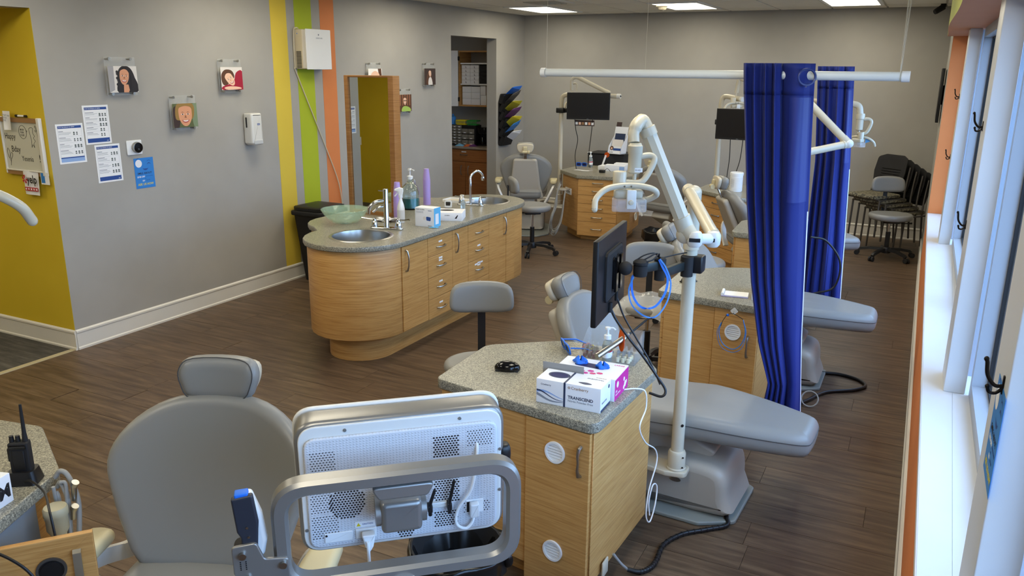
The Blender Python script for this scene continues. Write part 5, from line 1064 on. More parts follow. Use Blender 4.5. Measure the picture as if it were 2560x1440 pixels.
# ---------------------------------------------------------------- dental lights
def V3(*a): return Vector(a)
def put(g, n, m, t, sm=40): return g.obj(n, m, t, sm)
def seg_tube(t, name, a, b, r, m=M_POLE, collars=(), n=20):
    g = G(); g.cyl(a, b, r, n=n); o = g.obj(name, m, t); a, b = Vector(a), Vector(b)
    for k, rr, L in collars:
        d = (b-a).normalized(); c = a+(b-a)*k; g = G(); g.cyl(c-d*L/2, c+d*L/2, rr, n=n); g.obj('collar', m, o)
    return o
t = thing('dental_light', 'large cream dental light on the white pole beside near cabinet', 'dental light', (0, 0, 0), 0, 'pole-mounted dental lights')
PX, PY = -.835, 3.39
g = G(); g.cyl((PX, PY, .26), (PX, PY, 1.54), .029, n=32); g.cyl((PX, PY, 1.30), (PX, PY, 1.37), .034, n=32); g.obj('pole', M_POLE, t)
g = G(); g.lathe([(.045, .25), (.045, .262), (.041, .266), (.041, .335), (.036, .345), (.029, .348)], 32, o=(PX, PY, 0)); g.obj('pole_socket', M_POLE, t)
for dz in (.275, .325):
    g = G(); g.cyl((PX+.034, PY-.026, dz), (PX+.037, PY-.028, dz), .004, n=8); g.obj('set_screw', M_BLACK, t)
g = G(); g.cyl((PX+.020, PY-.020, .48), (PX+.0215, PY-.0215, .48), .0075, n=14); g.obj('cable_hole', M_BLACK, t)
g = G(); g.pad(rpoly([(PX-.38, PY+.13), (PX-.30, PY+.0), (PX-.04, PY-.055), (PX+.055, PY-.04), (PX+.055, PY+.05), (PX-.02, PY+.07), (PX-.25, PY+.16)], .03), .228, .254, .006); g.obj('chair_bracket', M_IVORY, t)
a1 = seg_tube(t, 'swing_arm', (-.868, 3.415, 1.548), (-.618, 2.83, 1.475), .0235, collars=((.02, .027, .05), (.97, .026, .03)))
g = G(); g.blob((PX-.008, PY+.005, 1.545), (.036, .036, .03), nu=20, nv=12); g.obj('pole_cap', M_POLE, t)
K1, K2 = V3(-.660, 2.722, 1.484), V3(-.618, 2.815, 1.471)
for K in (K1, K2):
    g = G(); g.lathe([(0, -.030), (.018, -.028), (.026, -.018), (.0275, 0), (.026, .016), (.020, .026), (0, .029)], 24, o=K); kn = g.obj('knuckle', M_WHITEG, t)
    g = G(); dd = (V3(0, 0, 2.05)-K); dd.z = 0; dd.normalize(); s_ = V3(dd.y, -dd.x, 0); g.ax(tuple(K+dd*.0262), tuple(-s_), (0, 0, 1), tuple(dd)); w_ = .019 if K is K1 else .007; g.pad(rrect(2*w_, .013, .002), -.004, .002); g.obj('slot', M_BLACK, kn)
g = G(); g.cyl(K1, K2, .019, n=16); g.obj('knuckle_link', M_WHITEG, t)
A0, A1 = V3(-.693, 2.735, 1.505), V3(-.836, 2.675, 1.852); dr = (A1-A0).normalized()
g = G(); g.cyl(K1+V3(-.004, 0, .002), A0+dr*.02, .024, .029, n=20); g.blob(tuple(A0+V3(-.006, 0, -.012)), (.03, .03, .032), nu=20, nv=12); g.obj('arm_elbow', M_POLE, t)
g = G(); g.cyl(A0+dr*.045, A1, .0285, .0275, n=8); sa = g.obj('spring_arm', M_POLE, t, 20)
for p0, p1, r in ((A0+dr*.01, A0+dr*.055, .031), (A1-dr*.022, A1+dr*.006, .0295)):
    g = G(); g.cyl(p0, p1, r, n=24); g.obj('arm_collar', M_POLE, sa)
g = G(); g.tube(bez([tuple(A1), tuple(A1+dr*.03+V3(-.004, -.005, .0)), (-.858, 2.632, 1.868), (-.862, 2.614, 1.84), (-.857, 2.606, 1.812)], 6), [.024]*8+[.022]*8+[.019]*9, 16); g.obj('yoke', M_POLE, t)
g = G(); g.lathe([(0, 1.812), (.019, 1.812), (.021, 1.806), (.0245, 1.803), (.0245, 1.778), (.0225, 1.775), (.0225, 1.716), (.018, 1.712), (0, 1.712)], 28, o=(-.848, 2.597, 0)); cy_ = g.obj('swivel_cylinder', M_POLE, t)
M = Matrix.Translation((-.828, 2.583, 1.724)) @ Matrix.Rotation(radians(26.6), 4, 'Z') @ Matrix(((1, 0, 0, 0), (0, 0, -1, 0), (0, 1, 0, 0), (0, 0, 0, 1)))
g = G(); g.box((-.014, -.006, 0), (.012, .008, .001)); o = g.obj('sticker', M_PAPER, cy_, 0); o.matrix_local = M; text('01:02', .008, M_INK, cy_, None, M=M @ Matrix.Translation((-.012, -.002, .0012)))
g = G(); g.cyl((-.843, 2.588, 1.712), (-.843, 2.582, 1.66), .006, .0085, n=14); g.obj('stem', M_POLE, t)
g = G(); g.tube(bez([(-.832, 2.605, 1.768), (-.803, 2.622, 1.771), (-.789, 2.623, 1.755), (-.806, 2.602, 1.705), (-.825, 2.586, 1.684), (-.868, 2.563, 1.684)], 6), .0105, 12); g.obj('side_handle', M_POLE, t)
lamp_head(t, Matrix.Translation((-.848, 2.558, 1.648)) @ Matrix.Rotation(radians(26.6), 4, 'Z') @ Matrix.Diagonal((.74, .74, .74, 1)))
# light above second chair, seen right of the front curtain
t = thing('dental_light', 'white dental light arms in front of the rear curtain, above the second chair', 'dental light', (0, 0, 0), 0, 'pole-mounted dental lights')
seg_tube(t, 'pole', (-.70, 5.37, .25), (-.70, 5.37, 1.57), .029); seg_tube(t, 'swing_arm', (-.70, 5.37, 1.535), (-.425, 5.6, 1.598), .0235, collars=((.95, .026, .03),))
g = G(); g.blob((-.42, 5.6, 1.60), (.032, .032, .03), nu=18, nv=10); g.obj('knuckle', M_WHITEG, t); seg_tube(t, 'spring_arm', (-.43, 5.6, 1.61), (-.68, 5.6, 1.845), .024, collars=((.04, .027, .04),))
g = G(); g.tube(bez([(-.68, 5.6, 1.845), (-.73, 5.6, 1.86), (-.76, 5.6, 1.83), (-.765, 5.6, 1.78)], 5), .02, 12); g.obj('yoke', M_POLE, t); lamp_head(t, Matrix.Translation((-.78, 5.6, 1.68)) @ Matrix.Diagonal((.7, .7, .7, 1)))
t = thing('dental_light', 'white dental light hanging right of the rear curtain, blue-tipped shield', 'dental light', (0, 0, 0), 0, 'pole-mounted dental lights')
K_ = 6.75/5.6; Q = lambda x, z: (x*K_, 6.75, 2.05-(2.05-z)*K_)
seg_tube(t, 'pole', (-.95, 7.45, .25), (-.95, 7.45, 1.82), .029); seg_tube(t, 'swing_arm', (-.95, 7.45, 1.80), Q(-.60, 1.852), .0235)
g = G(); g.tube(bez([Q(-.60, 1.852), Q(-.50, 1.848), Q(-.415, 1.846), Q(-.382, 1.83), Q(-.370, 1.785)], 6), .0235, 14); g.obj('elbow_pipe', M_POLE, t)
x_, y_, z_ = Q(-.367, 1.69); g = G(); g.lathe([(0, .12), (.028, .12), (.031, .11), (.031, .08), (.026, .075), (.026, .0), (.02, -.004), (0, -.004)], 24, o=(x_, y_, z_)); g.obj('swivel_cylinder', M_POLE, t); g = G(); g.cyl((x_, y_, z_), Q(-.364, 1.63), .009, n=10); g.obj('stem', M_POLE, t)
g = G(); g.tube(bez([Q(-.345, 1.755), Q(-.315, 1.756), Q(-.300, 1.735), Q(-.318, 1.68), Q(-.345, 1.665), Q(-.375, 1.665)], 6), .0125, 10); g.obj('side_handle', M_POLE, t)
lx, ly, lz = Q(-.368, 1.624); lamp_head(t, Matrix.Translation((lx, ly-.02, lz)) @ Matrix.Rotation(radians(160), 4, 'Z') @ Matrix.Diagonal((.66, .66, .66, 1)))
g = G(); g.pad([(-.02, -.018), (.03, .004), (-.02, .018)], -.012, .012, .003); o = g.obj('shield_tip', mat('shield_tip_blue', (90, 150, 200), .3), t); o.matrix_local = Matrix.Translation(Q(-.306, 1.622)) @ Matrix(((1, 0, 0, 0), (0, 0, -1, 0), (0, 1, 0, 0), (0, 0, 0, 1)))
# far left light (beside doorway)
t = thing('dental_light', 'cream dental light and arms behind the far left hanging monitor', 'dental light', (0, 0, 0), 0, 'pole-mounted dental lights')
g = G(); g.tube([(-4.135, 9.6, .38), (-4.135, 9.6, 1.60)]+[tuple(p) for p in bez([(-4.135, 9.6, 1.64), (-4.12, 9.6, 1.70), (-4.07, 9.6, 1.725), (-4.0, 9.6, 1.727)], 5)]+[(-3.40, 9.6, 1.722)], .028, 16); g.obj('pole', M_POLE, t)
g = G(); g.cyl((-3.40, 9.6, 1.722), (-3.355, 9.6, 1.722), .030, n=16); g.obj('end_knuckle', M_WHITEG, t); g = G(); g.cyl((-3.357, 9.592, 1.722), (-3.352, 9.588, 1.722), .012, n=12); g.obj('slot', M_BLACK, t)
g = G(); g.lathe([(.05, .36), (.05, .385), (.042, .39), (.042, .46), (.028, .47)], 20, o=(-4.135, 9.6, 0)); g.obj('pole_socket', M_IVORY, t)
g = G(); g.pad(rpoly([(-4.40, 9.56), (-4.13, 9.54), (-4.08, 9.60), (-4.13, 9.66), (-4.40, 9.68)], .02), .335, .36, .005); g.obj('chair_bracket', M_IVORY, t)
seg_tube(t, 'spring_arm', (-3.50, 9.6, 1.755), (-3.90, 9.6, 1.93), .025, collars=((.05, .028, .05),)); g = G(); g.tube(bez([(-3.90, 9.6, 1.93), (-3.96, 9.6, 1.935), (-4.0, 9.6, 1.91), (-4.005, 9.6, 1.86)], 5), .02, 12); g.obj('yoke', M_POLE, t)
g = G(); g.cyl((-4.003, 9.6, 1.87), (-4.0, 9.6, 1.78), .022, n=14); g.obj('swivel_cylinder', M_POLE, t); g = G(); g.cyl((-4.0, 9.6, 1.78), (-3.995, 9.6, 1.72), .008, n=8); g.obj('stem', M_POLE, t)
g = G(); g.tube(bez([(-3.99, 9.6, 1.86), (-3.95, 9.6, 1.865), (-3.925, 9.6, 1.84), (-3.93, 9.6, 1.77)], 5), .012, 8); g.obj('side_handle', M_POLE, t)
lamp_head(t, Matrix.Translation((-3.92, 9.62, 1.63)) @ Matrix.Rotation(radians(20), 4, 'Z') @ Matrix.Diagonal((.95, .95, .95, 1)))
# light behind the right monitor
t = thing('dental_light', 'cream dental light on a thin pole left of the front curtain', 'dental light', (0, 0, 0), 0, 'pole-mounted dental lights')
X, Y = -2.085, 9.45; g = G(); g.tube([(X, Y, .3), (X-.012, Y, 1.62)]+[tuple(p) for p in bez([(X-.012, Y, 1.66), (X, Y, 1.73), (X+.05, Y-.02, 1.755), (X+.23, Y-.12, 1.73)], 5)], .028, 14); g.obj('pole', M_POLE, t); g = G(); g.cyl((X+.225, Y-.12, 1.73), (X+.25, Y-.135, 1.727), .031, n=14); g.obj('end_knuckle', M_WHITEG, t)
g = G(); g.pad(rpoly([(X-.4, Y+.1), (X, Y-.05), (X+.05, Y), (X, Y+.06), (X-.38, Y+.2)], .02), .28, .305, .005); g.obj('chair_bracket', M_IVORY, t)
seg_tube(t, 'swivel_cylinder', (X+.19, Y-.1, 1.955), (X+.17, Y-.1, 1.80), .024, collars=((.4, .027, .02),)); seg_tube(t, 'spring_arm', (X+.19, Y-.1, 1.96), (X+.62, Y-.3, 1.82), .024); g = G(); g.cyl((X+.17, Y-.1, 1.81), (X+.165, Y-.1, 1.72), .008, n=8); g.obj('stem', M_POLE, t)
lamp_head(t, Matrix.Translation((X+.20, Y-.16, 1.655)) @ Matrix.Rotation(radians(26), 4, 'Z') @ Matrix.Diagonal((.95, .95, .95, 1)))
# ---------------------------------------------------------------- monitors
def monitor(label, M, w_, h_, arm=None, clamp=None):
    """M: local x across screen, y up, z out of the screen face"""
    t = thing('monitor', label, 'monitor', (0, 0, 0), 0)
    g = G(); g.pad(rrect(w_, h_, .006, 2), -.022, 0, .005, 0, 2); o = g.obj('housing', M_BLACK, t, 30); o.matrix_local = M
    g = G(); g.box((-w_/2+.012, -h_/2+.022, 0), (w_/2-.012, h_/2-.012, .0012)); o = g.obj('screen', M_SCREEN, t, 0); o.matrix_local = M
    g = G(); g.pad(rrect(w_*.55, h_*.6, .03, 3), -.034, -.018, .012, 0, 2); o = g.obj('back_bulge', M_BLACKM, t, 30); o.matrix_local = M
    g = G(); g.pad(rrect(.10, .12, .008, 2), -.044, -.032, .003, 0, 1); o = g.obj('mount_plate', M_BLACKG, t, 30); o.matrix_local = M
    text('DELL', .012, M_GTXT, t, None, M=M @ Matrix.Translation((-.015, -h_/2+.006, .001)))
    return t
def face_M(c, right, tilt=0):
    r = Vector(right).normalized(); n = r.cross(Vector((0, 0, 1))).normalized(); u = (Vector((0, 0, 1))*cos(tilt)+n*sin(tilt)).normalized(); n2 = r.cross(u)
    return Matrix(((r.x, u.x, n2.x, c[0]), (r.y, u.y, n2.y, c[1]), (r.z, u.z, n2.z, c[2]), (0, 0, 0, 1)))
t = monitor('black monitor hung from the far left pole above the drawer cabinet', face_M((-3.71, 9.44, 1.60), (1, .28, 0)), .53, .325)
g = G(); g.box((-4.19, 9.55, 1.50), (-4.085, 9.65, 1.565), 0, .01); g.obj('pole_clamp', M_BLACK, t); g = G(); g.cyl((-4.08, 9.6, 1.535), (-4.0, 9.53, 1.535), .03, n=12); g.cyl((-4.0, 9.53, 1.535), (-3.75, 9.52, 1.56), .022, n=10); g.obj('arm', M_BLACK, t)
for P in ([(-3.89, 9.45, 1.45), (-3.875, 9.47, 1.3), (-3.86, 9.5, 1.18), (-3.93, 9.6, .98), (-3.93, 9.65, .80)], [(-3.65, 9.45, 1.45), (-3.68, 9.5, 1.28), (-3.74, 9.6, 1.05), (-3.80, 9.75, .88), (-3.82, 9.85, .802)]):
    g = G(); g.tube(bez(P, 6), .0045, 6); g.obj('cable', M_BLACK, t)
t = thing('photo_strip', 'strip of small photos hanging below the far left monitor', 'photo', (-3.76, 9.462, 1.385)); g = G(); g.box((-.13, 0, -.025), (.13, .001, .045)); g.obj('card', M_PDARK, t, 0)
for k, mm in enumerate((M_PAPER, M_SKIN2, M_TAPE, M_PAPER, M_SKIN1, M_PAPER)):
    g = G(); g.box((-.12+k*.042, -.001, -.012), (-.09+k*.042, 0, .02)); g.obj('tiny_photo', mm, t, 0)
t = monitor('black monitor left of the front curtain, half hidden by it', face_M((-1.80, 9.02, 1.475), (1, -.10, 0)), .50, .33)
g = G(); g.box((-2.145, 9.40, 1.44), (-2.04, 9.50, 1.50), 0, .01); g.obj('pole_clamp', M_BLACK, t); g = G(); g.cyl((-2.06, 9.43, 1.47), (-1.85, 9.12, 1.48), .022, n=10); g.obj('arm', M_BLACK, t)
for P in ([(-1.88, 9.05, 1.32), (-1.88, 9.08, 1.1), (-1.90, 9.12, .90), (-1.90, 9.15, .80)], [(-1.74, 9.03, 1.32), (-1.76, 9.06, 1.1), (-1.80, 9.1, .95), (-1.84, 9.14, .80)]):
    g = G(); g.tube(bez(P, 6), .0045, 6); g.obj('cable', M_BLACK, t)
# near monitor seen from behind/edge-on
dirm = Vector((-.05, .46, 0)).normalized(); cM = Vector((-1.060, 2.96, 1.268)); nM = Vector((-dirm.y, dirm.x, 0))  # screen faces away from the pole
Mm = Matrix(((-dirm.x, 0, nM.x, cM.x), (-dirm.y, 0, nM.y, cM.y), (0, 1, 0, cM.z), (0, 0, 0, 1)))
t = monitor('black monitor in the middle, edge-on, on the jointed arm with blue straps', Mm, .475, .335)
g = G(); g.box((-.05, -.07, -.052), (-.02, .07, -.042)); g.box((.02, -.07, -.052), (.05, .07, -.042)); o = g.obj('mount_rail', M_BLACKG, t, 0); o.matrix_local = Mm; o['kind'] = 'stuff'
t2 = t
P0, P1, P2, P3, P4 = V3(-.975, 2.965, 1.288), V3(-.935, 3.00, 1.285), V3(-.885, 3.10, 1.285), V3(-.885, 3.10, 1.245), V3(-.842, 3.37, 1.235)
g = G(); g.blob(tuple(P0+V3(-.01, 0, 0)), (.028, .028, .028), nu=16, nv=10); g.obj('ball_joint', M_BLACKM, t2)
g = G(); g.lathe([(0, -.032), (.026, -.03), (.028, -.02), (.028, .012), (.024, .016), (.030, .018), (.030, .028), (.02, .036), (0, .037)], 24, o=P1); g.obj('knuckle', M_BLACKM, t2)
def bar(name, a, b, w_, h_):
    d = (b-a).normalized(); s_ = V3(-d.y, d.x, 0).normalized(); u = d.cross(s_)*-1; u = s_.cross(d)*-1; u = d.cross(s_); g = G(); g.ax(tuple(a), tuple(d), tuple(s_), tuple(u)); g.box((0, -w_/2, -h_/2), ((b-a).length, w_/2, h_/2), 0, .003); g.obj(name, M_GUNG, t2, 30)
M_GUNG = mat('dark_green_grey_metal', (40, 46, 46), .4, .4)
bar('upper_link', P1, P2, .022, .036); bar('lower_link', P3, P4, .022, .038)
g = G(); g.lathe([(0, -.065), (.021, -.063), (.022, -.02), (.024, -.018), (.024, .025), (.018, .03), (0, .03)], 20, o=P2); g.obj('knuckle', M_BLACKM, t2)
g = G(); g.cyl((PX, PY-.05, 1.19), (PX, PY-.05, 1.275), .026, n=20); g.obj('knuckle', M_BLACKM, t2); g = G(); g.box((PX-.036, PY-.034, 1.20), (PX+.06, PY+.036, 1.275), 0, .008); g.obj('pole_clamp', M_BLACK, t2)
for q in range(3):
    g = G(); g.tube(bez([(-.955+.02*q, 2.99, 1.315), (-.93+.02*q, 3.02, 1.335-.006*q), (-.90+.01*q, 3.06, 1.34), (-.885, 3.10, 1.315), (-.862, 3.25, 1.30), (-.845, 3.38, 1.285)], 5), .003, 6); g.obj('thin_cable', M_BLACK, t2)
def strap(label, P, w_, m, n=8, name='strap'):
    t = thing(name, label, 'strap', P[0], 0, 'blue straps hung on the monitor arm'); o = Vector(P[0]); g = G(); g.tube([p-o for p in bez(P, n)], .003, sec=[(-.0012, -w_), (.0012, -w_), (.0012, w_), (-.0012, w_)], up=(.89, .45, 0)); g.obj('band', m, t, 40); return t
strap('inner bright blue strap loop hanging from the monitor arm', [(-.955, 3.0, 1.262), (-.965, 2.99, 1.24), (-.955, 2.985, 1.175), (-.92, 2.99, 1.13), (-.875, 3.02, 1.13), (-.845, 3.05, 1.18), (-.842, 3.07, 1.24), (-.868, 3.075, 1.285), (-.883, 3.076, 1.312)], .0045, M_CYAN)
strap('outer bright blue strap loop, hanging lowest from the monitor arm', [(-.952, 2.97, 1.255), (-.967, 2.965, 1.20), (-.95, 2.965, 1.14), (-.905, 2.99, 1.095), (-.862, 3.01, 1.095), (-.832, 3.045, 1.15), (-.828, 3.07, 1.22), (-.852, 3.075, 1.28), (-.878, 3.07, 1.316)], .003, M_LBLUE)
for k, (nm, P, r) in enumerate((('thick', [(-1.03, 2.93, 1.13), (-1.01, 2.945, 1.08), (-.96, 2.97, 1.0), (-.90, 2.98, .93), (-.84, 2.99, .85), (-.80, 2.985, .80), (-.81, 2.97, .775), (-.86, 2.96, .785)], .0055), ('thin', [(-1.03, 3.0, 1.16), (-1.0, 3.02, 1.07), (-.95, 3.04, .98), (-.90, 3.05, .90), (-.86, 3.04, .84), (-.835, 3.03, .80)], .004))):
    t = thing('monitor_cable', '%s black cable drooping from the edge-on monitor past the counter' % nm, 'cable', P[0]); o = Vector(P[0]); g = G(); g.tube([p-o for p in bez(P, 8)], r, 8); g.obj('sheath', M_BLACK, t); g = G(); g.cyl((0, 0, -.02), (0, 0, .02), r*1.7, n=10); g.obj('plug', M_BLACKM, t)
# ---------------------------------------------------------------- scanner cart in the foreground
xr = Vector((.757, .653, .008)).normalized(); ur = Vector((.02, -.05, 1.0)); ur = (ur-xr*ur.dot(xr)).normalized(); nr_ = xr.cross(ur)
C0 = Vector((-1.072, 1.532, 1.034)); SM = Matrix(((xr.x, ur.x, nr_.x, C0.x), (xr.y, ur.y, nr_.y, C0.y), (xr.z, ur.z, nr_.z, C0.z), (0, 0, 0, 1)))
t = thing('scanner_display', 'display of the scanner cart seen from behind, perforated white back', 'scanner display', (0, 0, 0))
def sp(g, n, m, par=None, sm=40): o = g.obj(n, m, par or t, sm); o.matrix_local = SM; return o
W_, H_ = .530, .372
g = G(); g.pad(rrect(W_+.004, H_+.002, .055, 8), -.094, -.078, .006, 0, 3); sp(g, 'front_bezel', M_WHITEG)
g = G(); g.pad(rrect(W_-.004, H_-.004, .055, 8), -.080, 0, .014, 0, 4); sp(g, 'side_band', M_ALU)
g = G(); g.pad(rrect(W_-.022, H_-.022, .046, 8), -.004, .004, .003, 0, 2); bp = sp(g, 'back_shell', M_WHITEG)
M_PERF = mat('dimpled_white', (200, 203, 208), .35); n_, l_, b_ = nodes(M_PERF); v_ = mapped(M_PERF, (1, 1.1547, 1)); vo = n_.new('ShaderNodeTexVoronoi'); vo.inputs['Scale'].default_value = 125; vo.inputs['Randomness'].default_value = 0; l_.new(v_, vo.inputs['Vector']); mr = n_.new('ShaderNodeMapRange'); mr.inputs[1].default_value = .25; mr.inputs[2].default_value = .5; mr.inputs[3].default_value = 1; mr.inputs[4].default_value = 0; l_.new(vo.outputs['Distance'], mr.inputs[0]); bump(M_PERF, mr.outputs[0], .55, .003)
g = G(); g.pad(rrect(.482, .310, .03, 6), .002, .013, .005, 0, 3); pf = sp(g, 'perforated_panel', M_PERF, bp); pf.matrix_local = Matrix()
bp2 = bp
for c in (pf,): c.matrix_local = Matrix.Translation((0, -.008, 0))
def uv(u, v): return (-.241+.482*u, .147-.310*v)
g = G(); hs = .0077
def holes(test, r, u0, u1, v0, v1):
    r = r*1.22
    x0, y1 = uv(u0, v0); x1, y0 = uv(u1, v1); j = 0; y = y0
    while y <= y1:
        x = x0+(hs/2 if j % 2 else 0)
        while x <= x1:
            if test(x, y): g.pad([(x+r*cos(a), y+r*.8*sin(a)) for a in [pi*k/3 for k in range(6)]], .0128, .0136)
            x += hs
        y += hs*.866; j += 1
ok = lambda x, y: True
holes(ok, .0024, .66, .79, .08, .27); holes(ok, .0024, .66, .79, .40, .70); holes(ok, .0023, .66, .78, .80, .93); holes(ok, .0015, .84, .97, .07, .20); holes(ok, .0015, .82, .96, .73, .83)
holes(ok, .0015, .03, .15, .12, .34); holes(ok, .0015, .02, .13, .45, .66); holes(ok, .0015, .02, .15, .70, .90)
for (cu, cv, rr) in ((.20, .60, .046), (.50, .92, .026)):
    cx, cy = uv(cu, cv); holes(lambda x, y: hypot(x-cx, y-cy) < rr, .0024, cu-.12, cu+.12, cv-.2, min(cv+.2, .985))
vh = sp(g, 'vent_hole', M_BLACK, None, 0); vh['kind'] = 'stuff'
for x, y in ((-.14, .160), (.145, .160), (-.249, .02), (.25, .06), (-.247, -.11), (.25, -.06)):
    g = G(); g.cyl((x, y, .003), (x, y, .0065), .0042, n=12); g.cyl((x, y, .006), (x, y, .0068), .002, n=6); sp(g, 'screw', M_ALU)
g = G(); g.pad(rrect(.10, .085, .014, 4), .05, .135, .012, 0, 3); g.at((0, 0, 0)); mb = sp(g, 'mount_block', M_ALU); mb.matrix_local = SM @ Matrix.Translation((-.018, -.035, -.02)); g = G(); g.cyl((0, 0, .005), (0, 0, .06), .03, n=20); q = sp(g, 'mount_neck', M_ALU); q.matrix_local = SM @ Matrix.Translation((-.018, -.03, 0))
for s_ in (-1, 1):
    g = G(); g.cyl((s_*.048, 0, .092), (s_*.062, 0, .092), .036, n=28); q = sp(g, 'pivot_cap', M_ALU); q.matrix_local = SM @ Matrix.Translation((-.018, -.035, -.02))
for x in (.062, .112):
    g = G(); g.tube([(x, -.095, .03), (x+.0, -.06, .032), (x+.012, .0+(-.02 if x < .1 else .0), .034)], [.005, .005, .004], 8); g.box((x-.006, -.085, .014), (x+.006, -.065, .036), 0, .002); sp(g, 'antenna', M_BLACK)
g = G(); g.box((.064, -.082, .012), (.114, -.066, .022), 0, .003); sp(g, 'antenna_base', M_WHITEG)
g = G(); g.box((-.205, -.148, .012), (-.135, -.120, .016), 0, .002); pl_ = sp(g, 'cover_plate', M_WHITE); g = G(); g.cyl((-.200, -.126, .015), (-.200, -.126, .0175), .003, n=8); q = sp(g, 'screw', M_BLACK, pl_); q.matrix_local = Matrix()
g = G(); g.box((-.128, -.146, .012), (-.075, -.118, .017), 0, .002); sp(g, 'port_cover', M_WHITE); g = G(); g.box((-.128, -.114, .0132), (-.078, -.098, .0138)); sp(g, 'warning_label', M_PAPER); g = G(); g.pad([(-.125, -.111), (-.114, -.111), (-.1195, -.101)], .0138, .0143); sp(g, 'warning_triangle', M_YEL, None, 0)
text('CAUTION', .006, M_INKB, t, None, M=SM @ Matrix.Translation((-.110, -.108, .0142)))
g = G(); g.box((.158, -.115, .010), (.205, -.075, .0145), 0, .002); sp(g, 'power_socket', M_WHITE); g = G(); g.box((.160, -.110, .0145), (.180, -.080, .0155)); sp(g, 'socket_recess', M_BLACK, None, 0)
g = G(); g.blob((.266, .035, -.02), (.018, .028, .02), .6, .6, 14, 10); sp(g, 'side_knob', M_BLACK)
# handle ring frame + column + foot
tc = thing('scanner_cart', 'silver ring-shaped handle frame of the scanner cart', 'cart', (0, 0, 0)); t = tc
C1 = Vector((-1.0, 1.412, .992)); RM = Matrix(((xr.x, ur.x, nr_.x, C1.x), (xr.y, ur.y, nr_.y, C1.y), (xr.z, ur.z, nr_.z, C1.z), (0, 0, 0, 1)))
ro, ri = rrect(.590, .300, .085, 10), rrect(.515, .225, .055, 10); g = G(); N = len(ro); zs_ = [(-.03, .004), (-.026, 0), (.008, 0), (.014, .004)]
mid = lambda p, q, k: (p[0]+(q[0]-p[0])*k, p[1]+(q[1]-p[1])*k); L0 = []
prof = [(0, -.026), (.12, -.032), (.88, -.032), (1, -.026), (1, .006), (.8, .016), (.2, .016), (0, .006)]
for i in range(N): L0.append([g.v((*mid(ro[i], ri[i], k), z)) for k, z in prof])
for i in range(N):
    for j in range(8): g.f([L0[i][j], L0[(i+1) % N][j], L0[(i+1) % N][(j+1) % 8], L0[i][(j+1) % 8]][::-1])
bmesh.ops.recalc_face_normals(g.b, faces=g.b.faces); o = g.obj('ring_handle', M_ALU, tc, 35); o.matrix_local = RM
def rp(g, n, m, par=None, sm=40): o = g.obj(n, m, par or tc, sm); o.matrix_local = RM; return o
g = G(); g.pad(rpoly([(-.07, .112), (.085, .112), (.065, .078), (-.05, .078)], .012), -.03, .012, .004, 0, 2); rp(g, 'display_mount', M_ALU)
colb = Vector((-.93, 1.345, 0)); ct = C1+xr*.0-ur*.14
g = G(); g.tube([tuple(ct), tuple(ct-Vector((0, 0, .08))), (ct.x, ct.y, .10)], .032, 16); g.obj('column', M_WHITEG, tc)
for k in range(4):
    a = pi/4+k*pi/2; g = G(); g.tube([(ct.x, ct.y, .09), (ct.x+.16*cos(a), ct.y+.16*sin(a), .08), (ct.x+.24*cos(a), ct.y+.24*sin(a), .07)], .022, 10); lg = g.obj('foot', M_ALU, tc); g = G(); g.cyl((ct.x+.24*cos(a)-.01, ct.y+.24*sin(a), .035), (ct.x+.24*cos(a)+.012, ct.y+.24*sin(a), .035), .035, n=16); g.obj('caster', M_BLACKM, lg)
for P, nm in (([(-.10, -.135, .05), (-.099, -.19, .05), (-.098, -.30, .04)], 'data_cable'), ([(.188, .115, -.002), (.186, .06, .02), (.17, -.03, .03), (.135, -.085, .03), (.13, -.13, .03), (.155, -.148, .03), (.176, -.13, .02), (.178, -.10, -.01)], 'power_cable')):
    g = G(); g.tube(bez([(a, b, c) for a, b, c in P], 8), .0042, 8); o = g.obj(nm, M_WHITE, tc); o.matrix_local = SM
g = G(); g.pad(rpoly([(-.016, .0), (.018, .0), (.012, -.035), (.002, -.052), (-.008, -.035)], .004), -.012, .012, .004); o = g.obj('plug', M_WHITE, tc); o.matrix_local = SM @ Matrix.Translation((-.098, -.12, .035)); g = G(); g.box((-.012, -.02, 0), (.012, .02, .02), 0, .004); o = g.obj('plug', M_WHITE, tc); o.matrix_local = SM @ Matrix.Translation((.178, -.098, .015))
# wand holder and wand
g = G(); g.pad(rpoly([(-.385, .01), (-.33, .015), (-.315, -.03), (-.262, -.035), (-.262, -.13), (-.30, -.135), (-.325, -.10), (-.365, -.10), (-.385, -.06)], .010), .012, .022, .003); hb = rp(g, 'holder_bracket', M_ALU)
for x, y in ((-.362, -.012), (-.355, -.075), (-.275, -.05), (-.28, -.115)):
    g = G(); g.cyl((x, y, .02), (x, y, .030), .0085, n=16); rp(g, 'bolt', M_STEEL)
for k in range(10):
    g = G(); g.cyl((-.368+.012*(k % 2), -.030-.005*(k//2), .0218), (-.368+.012*(k % 2), -.030-.005*(k//2), .0226), .0018, n=6); rp(g, 'sound_hole', M_BLACK)
g = G(); g.pad(rrect(.06, .085, .02, 5), -.045, .012, .012, 0, 3); q = rp(g, 'holder_cup', M_BLACKM); q.matrix_local = RM @ Matrix.Translation((-.355, -.045, 0))
tw = thing('scanner_wand', 'navy and white scanner wand with blue tip standing in its holder', 'scanner wand', (0, 0, 0))
WM = RM @ Matrix.Translation((-.342, .008, -.005)) @ Matrix.Rotation(radians(4), 4, 'Z')
def wp(g, n, m): o = g.obj(n, m, tw, 40); o.matrix_local = WM; return o
g = G(); g.pad(rpoly([(-.022, -.02), (.012, -.02), (.02, .03), (.024, .05), (.022, .125), (-.026, .122), (-.026, .035), (-.020, .02)], .006), .0, .018, .005); cv = wp(g, 'navy_cover', M_WAND)
